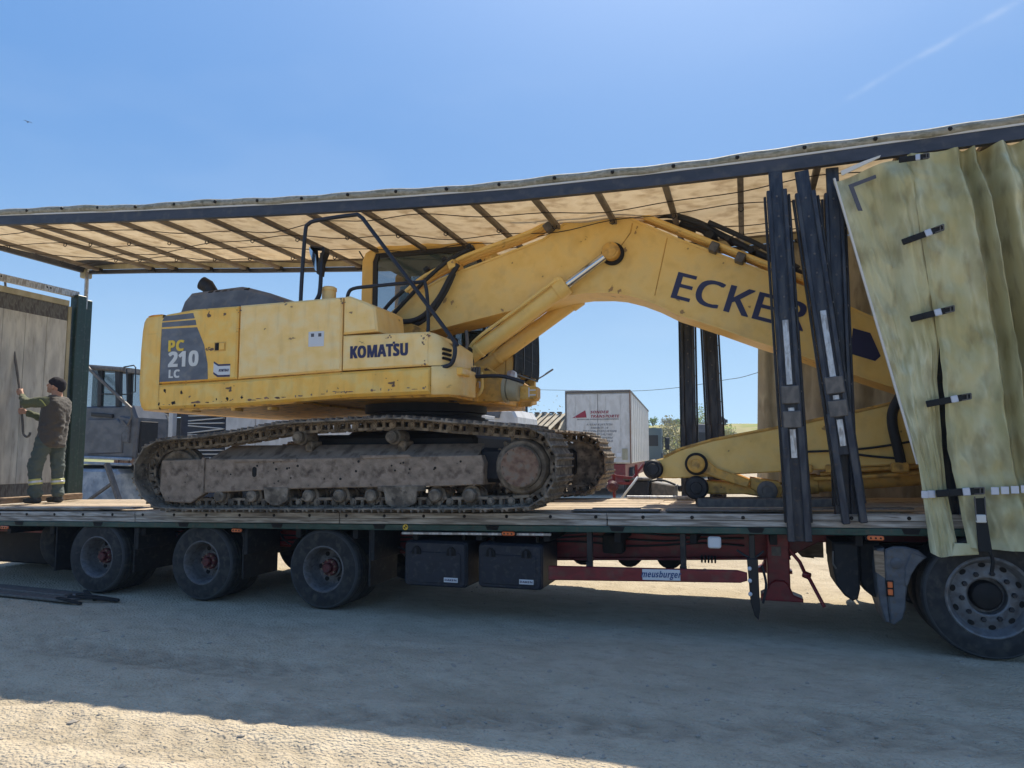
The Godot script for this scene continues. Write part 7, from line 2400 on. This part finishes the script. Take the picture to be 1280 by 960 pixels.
func people() -> void:
	var base := Vector3(-9.51, 0.912, -1.507)
	var t := thing("person", "person in olive sleeves, brown vest and black knit cap, reaching up with a hooked pole", "person", base)
	# local frame: F forward (towards the rear wall), S towards the viewer
	var Fw := Vector3(-0.962, 0, 0.27)
	var Sd := Vector3(0.27, 0, 0.962)
	var P := func(f: float, v: float, s: float) -> Vector3: return base + Fw * f + Vector3.UP * v + Sd * s
	var skin := Color(0.42, 0.24, 0.17)
	var olive := Color(0.085, 0.10, 0.055)
	var vest := Color(0.050, 0.046, 0.041)
	var trous := Color(0.058, 0.080, 0.076)
	var pale := Color(0.42, 0.44, 0.20)
	var boot := Color(0.03, 0.028, 0.026)
	var cols := [skin, olive, trous, boot, pale, vest, Color(0.015, 0.015, 0.02)]
	var shN: Vector3 = P.call(-0.05, 1.42, 0.19)
	var shF: Vector3 = P.call(-0.09, 1.42, -0.18)
	var elN: Vector3 = P.call(0.20, 1.40, 0.25)
	var elF: Vector3 = P.call(0.13, 1.15, -0.22)
	var wrN: Vector3 = P.call(0.385, 1.50, 0.06)
	var wrF: Vector3 = P.call(0.335, 1.265, -0.02)
	var gN: Vector3 = P.call(0.455, 1.575, 0.02)
	var gF: Vector3 = P.call(0.415, 1.295, 0.02)
	var bones := [
		# neck, arms, trunk under the vest, trousers
		[P.call(-0.10, 1.44, 0), P.call(-0.085, 1.57, 0), 0.065, 0.058, 0],
		[P.call(-0.08, 1.42, -0.10), P.call(-0.08, 1.42, 0.10), 0.09, 0.09, 1],
		[shN, elN, 0.080, 0.062, 1], [elN, wrN, 0.062, 0.045, 1],
		[shF, elF, 0.078, 0.060, 1], [elF, wrF, 0.060, 0.045, 1],
		[P.call(-0.06, 1.30, -0.07), P.call(-0.06, 1.30, 0.07), 0.125, 0.125, 1],
		[P.call(-0.03, 1.0, -0.06), P.call(-0.03, 1.0, 0.06), 0.12, 0.12, 1],
		[P.call(-0.03, 0.90, -0.07), P.call(-0.02, 0.90, 0.07), 0.125, 0.125, 2],
		[P.call(0.01, 0.86, 0.09), P.call(0.105, 0.50, 0.11), 0.115, 0.085, 2],
		[P.call(0.105, 0.50, 0.11), P.call(0.075, 0.12, 0.11), 0.085, 0.072, 2],
		[P.call(-0.06, 0.86, -0.09), P.call(-0.075, 0.50, -0.11), 0.112, 0.082, 2],
		[P.call(-0.075, 0.50, -0.11), P.call(-0.10, 0.12, -0.11), 0.082, 0.070, 2],
		# crumpled hems and knees
		[P.call(0.13, 0.16, 0.13), P.call(0.04, 0.13, 0.09), 0.055, 0.055, 2],
		[P.call(-0.05, 0.16, -0.13), P.call(-0.14, 0.13, -0.09), 0.053, 0.053, 2],
		[P.call(0.15, 0.58, 0.12), P.call(0.13, 0.40, 0.12), 0.05, 0.05, 2],
	]
	var st := mb()
	flesh(st, bones, 0.014, 0.035, cols, 0.017)
	done(st, "body", cloth("work_cloth", 0.85, 0.2), t)
	# vest, worn over the sleeves
	st = mb()
	flesh(st, [
		[P.call(-0.09, 1.43, -0.12), P.call(-0.09, 1.43, 0.12), 0.095, 0.095, 5],
		[P.call(-0.075, 1.30, -0.085), P.call(-0.075, 1.30, 0.085), 0.137, 0.137, 5],
		[P.call(-0.07, 1.22, -0.083), P.call(-0.07, 1.22, 0.083), 0.137, 0.137, 5],
		[P.call(-0.06, 1.14, -0.08), P.call(-0.06, 1.14, 0.08), 0.137, 0.137, 5],
		[P.call(-0.05, 1.06, -0.078), P.call(-0.05, 1.06, 0.078), 0.137, 0.137, 5],
		[P.call(-0.15, 1.30, 0.02), P.call(-0.17, 1.05, 0.05), 0.06, 0.06, 5],
		[P.call(-0.085, 1.37, -0.10), P.call(-0.085, 1.37, 0.10), 0.125, 0.125, 5],
		[P.call(-0.045, 0.99, -0.075), P.call(-0.045, 0.99, 0.075), 0.137, 0.137, 5],
		[P.call(-0.05, 0.905, -0.075), P.call(-0.05, 0.905, 0.075), 0.137, 0.137, 5],
		[P.call(0.06, 0.86, 0.09), P.call(0.08, 0.93, 0.06), 0.04, 0.045, 5],
		[P.call(-0.15, 0.82, 0.06), P.call(-0.16, 0.82, -0.06), 0.045, 0.045, 5],
	], 0.014, 0.04, cols, 0.013)
	done(st, "vest", cloth("vest_cloth", 0.8, 0.3), t)
	# reflective bands below the knees
	st = mb()
	for q in [[P.call(0.093, 0.335, 0.11), P.call(0.083, 0.255, 0.11)], [P.call(-0.087, 0.335, -0.11), P.call(-0.093, 0.255, -0.11)]]:
		cyl(st, q[0], q[1], 0.086, 18, 0.006)
	done(st, "reflective_band", plain("band_yellow", Color(0.66, 0.67, 0.38), 0.45), t)
	st = mb()
	for q in [[P.call(0.090, 0.31, 0.11), P.call(0.086, 0.28, 0.11)], [P.call(-0.089, 0.31, -0.11), P.call(-0.091, 0.28, -0.11)]]:
		cyl(st, q[0], q[1], 0.0885, 18, 0.003)
	done(st, "silver_band", M.reflective, t)
	# pale piping on the near sleeve
	st = mb()
	tube(st, smooth_path([P.call(0.06, 1.44, 0.235), P.call(-0.03, 1.44, 0.27), P.call(-0.10, 1.36, 0.265)], 5), 0.008, 6)
	done(st, "sleeve_piping", M.band_yellow, t)
	# boots
	st = mb()
	flesh(st, [
		[P.call(0.07, 0.10, 0.11), P.call(0.07, 0.05, 0.11), 0.055, 0.05, 3], [P.call(0.03, 0.035, 0.11), P.call(0.20, 0.035, 0.12), 0.042, 0.040, 3],
		[P.call(-0.10, 0.10, -0.11), P.call(-0.10, 0.05, -0.11), 0.055, 0.05, 3], [P.call(-0.14, 0.035, -0.11), P.call(0.03, 0.035, -0.12), 0.042, 0.040, 3],
	], 0.012, 0.03, cols)
	done(st, "boots", cloth("boot_leather", 0.6), t)
	# head, looking up and to the rear
	var hc: Vector3 = P.call(-0.055, 1.655, 0)
	var up := (Vector3.UP * 0.93 - Fw * 0.36).normalized()
	var fo := (Fw * 0.93 + Vector3.UP * 0.36).normalized()
	var H := func(f: float, u: float, s: float) -> Vector3: return hc + fo * f + up * u + Sd * s
	st = mb()
	flesh(st, [
		[H.call(-0.025, 0.02, 0), H.call(0.02, 0.03, 0), 0.088, 0.080, 0],
		[H.call(0.035, -0.03, 0), H.call(0.045, -0.07, 0), 0.058, 0.045, 0],
		[H.call(0.070, -0.095, 0), H.call(0.062, -0.088, 0), 0.024, 0.026, 0],
		[H.call(0.098, 0.010, 0), H.call(0.122, -0.028, 0), 0.010, 0.015, 0],
		[H.call(0.090, -0.062, -0.016), H.call(0.090, -0.062, 0.016), 0.010, 0.010, 0],
		[H.call(0.088, 0.026, -0.035), H.call(0.088, 0.026, 0.035), 0.014, 0.014, 0],
		[H.call(0.055, -0.03, 0.048), H.call(0.05, -0.05, 0.042), 0.028, 0.026, 0],
		[H.call(0.055, -0.03, -0.048), H.call(0.05, -0.05, -0.042), 0.028, 0.026, 0],
		[H.call(-0.01, 0.0, 0.088), H.call(-0.015, -0.035, 0.086), 0.016, 0.011, 0],
		[H.call(-0.01, 0.0, -0.088), H.call(-0.015, -0.035, -0.086), 0.016, 0.011, 0],
		[H.call(-0.03, -0.06, 0), H.call(-0.055, -0.11, 0), 0.060, 0.058, 0],
	], 0.006, 0.016, cols)
	done(st, "head", cloth("skin", 0.6), t)
	st = mb()
	for s in [-1, 1]:
		lathe(st, [0, -0.009, 0.006, -0.007, 0.009, 0, 0.006, 0.007, 0, 0.009], at(0, 0, 0) * Transform3D(Basis.IDENTITY, H.call(0.086, 0.004, s * 0.032)), 10)
	done(st, "eyes", M.bolt_dark, t)
	st = mb()
	flesh(st, [
		[H.call(-0.03, 0.045, 0), H.call(0.022, 0.055, 0), 0.094, 0.083, 6],
		[H.call(-0.08, 0.01, 0), H.call(-0.075, -0.01, 0), 0.058, 0.055, 6],
		[H.call(0.07, 0.048, -0.045), H.call(0.07, 0.048, 0.045), 0.026, 0.026, 6],
		[H.call(0.0, 0.025, 0.070), H.call(0.06, 0.045, 0.058), 0.025, 0.025, 6],
		[H.call(0.0, 0.025, -0.070), H.call(0.06, 0.045, -0.058), 0.025, 0.025, 6],
	], 0.008, 0.02, cols)
	done(st, "knit_cap", cloth("knit", 0.95), t)
	# hands round the pole
	var axis := (gN - gF)
	axis = (P.call(0.62, 2.45, 0.0) - P.call(0.385, 1.02, 0.02)).normalized()
	for q in [[wrN, gN], [wrF, gF]]:
		st = mb()
		flesh(st, hand_bones(q[0], q[1], axis, 0), 0.005, 0.006, cols)
		done(st, "hand", cloth("skin_hand", 0.6), t)
	# the pole itself is another thing
	var pb: Vector3 = P.call(0.38, 1.0, 0.02)
	O = pb
	st = mb()
	var hook := [P.call(0.80, 3.30, 0.02), P.call(0.70, 2.72, 0.02), gN, gF, P.call(0.385, 1.10, 0.02)]
	var path := [hook[0], hook[1], gN, gN.lerp(gF, 0.5), gF]
	path.append(P.call(0.385, 1.10, 0.02)); path.append(P.call(0.37, 0.99, 0.02)); path.append(P.call(0.34, 0.94, 0.02)); path.append(P.call(0.30, 0.935, 0.02)); path.append(P.call(0.275, 0.965, 0.02)); path.append(P.call(0.272, 0.995, 0.02))
	tube(st, smooth_path(path, 5), 0.0165, 8)
	tag(done(st, "hooked_pole", M.plate_steel), "long grey steel pole with a hooked end, held by the person", "pole")

# ---------------------------------------------------------------- loose things
func small_things() -> void:
	# timber sill on the deck behind the person
	O = Vector3(-9.75, 0.93, -1.6)
	var st := mb()
	bar(st, Vector3(-9.80, 0.955, -0.9), Vector3(-9.70, 0.965, -2.26), 0.10, 0.085, 0.008)
	tag(done(st, "timber_beam", M.timber), "squared timber beam lying on the deck behind the person's feet", "beam")
	# grey board under the arm
	O = Vector3(-0.03, 1.12, -1.1)
	st = mb()
	bar(st, Vector3(-0.47, 1.125, -1.0), Vector3(0.9, 1.15, -1.0), 0.30, 0.085, 0.008)
	tag(done(st, "support_board", M.plate_steel), "thick grey board lying on the deck under the folded arm", "board")
	O = Vector3(-0.9, 1.1, -1.6)
	st = mb()
	tube(st, [Vector3(-1.28, 1.115, -1.72), Vector3(-0.45, 1.13, -1.62)], 0.022, 8)
	tag(done(st, "steel_tube", M.aluminium), "pale steel tube lying on the deck left of the arm's lower pin", "tube")
	# side boards taken off and left on the ground
	var t := thing("loose_side_boards", "stack of dark grey side boards with black straps left on the ground", "boards", Vector3(-7.6, 0.05, 0.35))
	for i in 3:
		st = mb()
		var z := 0.10 + i * 0.155
		bar(st, Vector3(-8.75 - 0.06 * i, 0.065 + 0.004 * i, z - 0.10), Vector3(-6.92 + 0.10 * i, 0.068 + 0.006 * i, z + 0.06), 0.145, 0.026, 0.004)
		done(st, "board", M.aluminium if i == 1 else M.plate_steel, t)
	st = mb()
	bar(st, Vector3(-8.72, 0.095, 0.20), Vector3(-6.95, 0.10, 0.34), 0.10, 0.022, 0.004)
	done(st, "board", M.plate_steel, t)
	for q in [[-6.98, 0.10, -6.62, 0.30], [-6.90, 0.28, -6.38, 0.24], [-6.86, 0.42, -6.34, 0.27], [-6.92, 0.50, -6.58, 0.52]]:
		st = mb()
		var a := Vector3(q[0], 0.10, q[1])
		var b := Vector3(q[2], 0.062, q[3])
		bar(st, a, a.lerp(b, 0.5) + Vector3(0, 0.01, 0.02), 0.05, 0.02, 0.004)
		bar(st, a.lerp(b, 0.5) + Vector3(0, 0.01, 0.02), b, 0.045, 0.02, 0.004)
		done(st, "strap", M.strap_black, t)
	# bird
	var b := thing("bird", "small dark bird flying high at the left", "bird", Vector3(-54.8, 28.4, -36.6))
	O = b.position
	st = mb()
	lathe(st, [0, -0.15, 0.03, -0.11, 0.05, 0.0, 0.04, 0.08, 0.03, 0.11, 0.03, 0.13, 0.0, 0.18], Transform3D(Basis(Vector3.UP, 1.2), O), 10)
	done(st, "body", M.cab_black, b)
	for s in [-1.0, 1.0]:
		st = mb()
		var q := Basis(Vector3.UP, 1.2)
		quad(st, O + q * Vector3(s * 0.03, 0.01, 0.07), O + q * Vector3(s * 0.20, 0.07, 0.04), O + q * Vector3(s * 0.19, 0.06, -0.04), O + q * Vector3(s * 0.03, 0.01, -0.05))
		tri(st, O + q * Vector3(s * 0.20, 0.07, 0.04), O + q * Vector3(s * 0.36, 0.03, -0.06), O + q * Vector3(s * 0.19, 0.06, -0.04))
		done(st, "wing", M.cab_black, b)
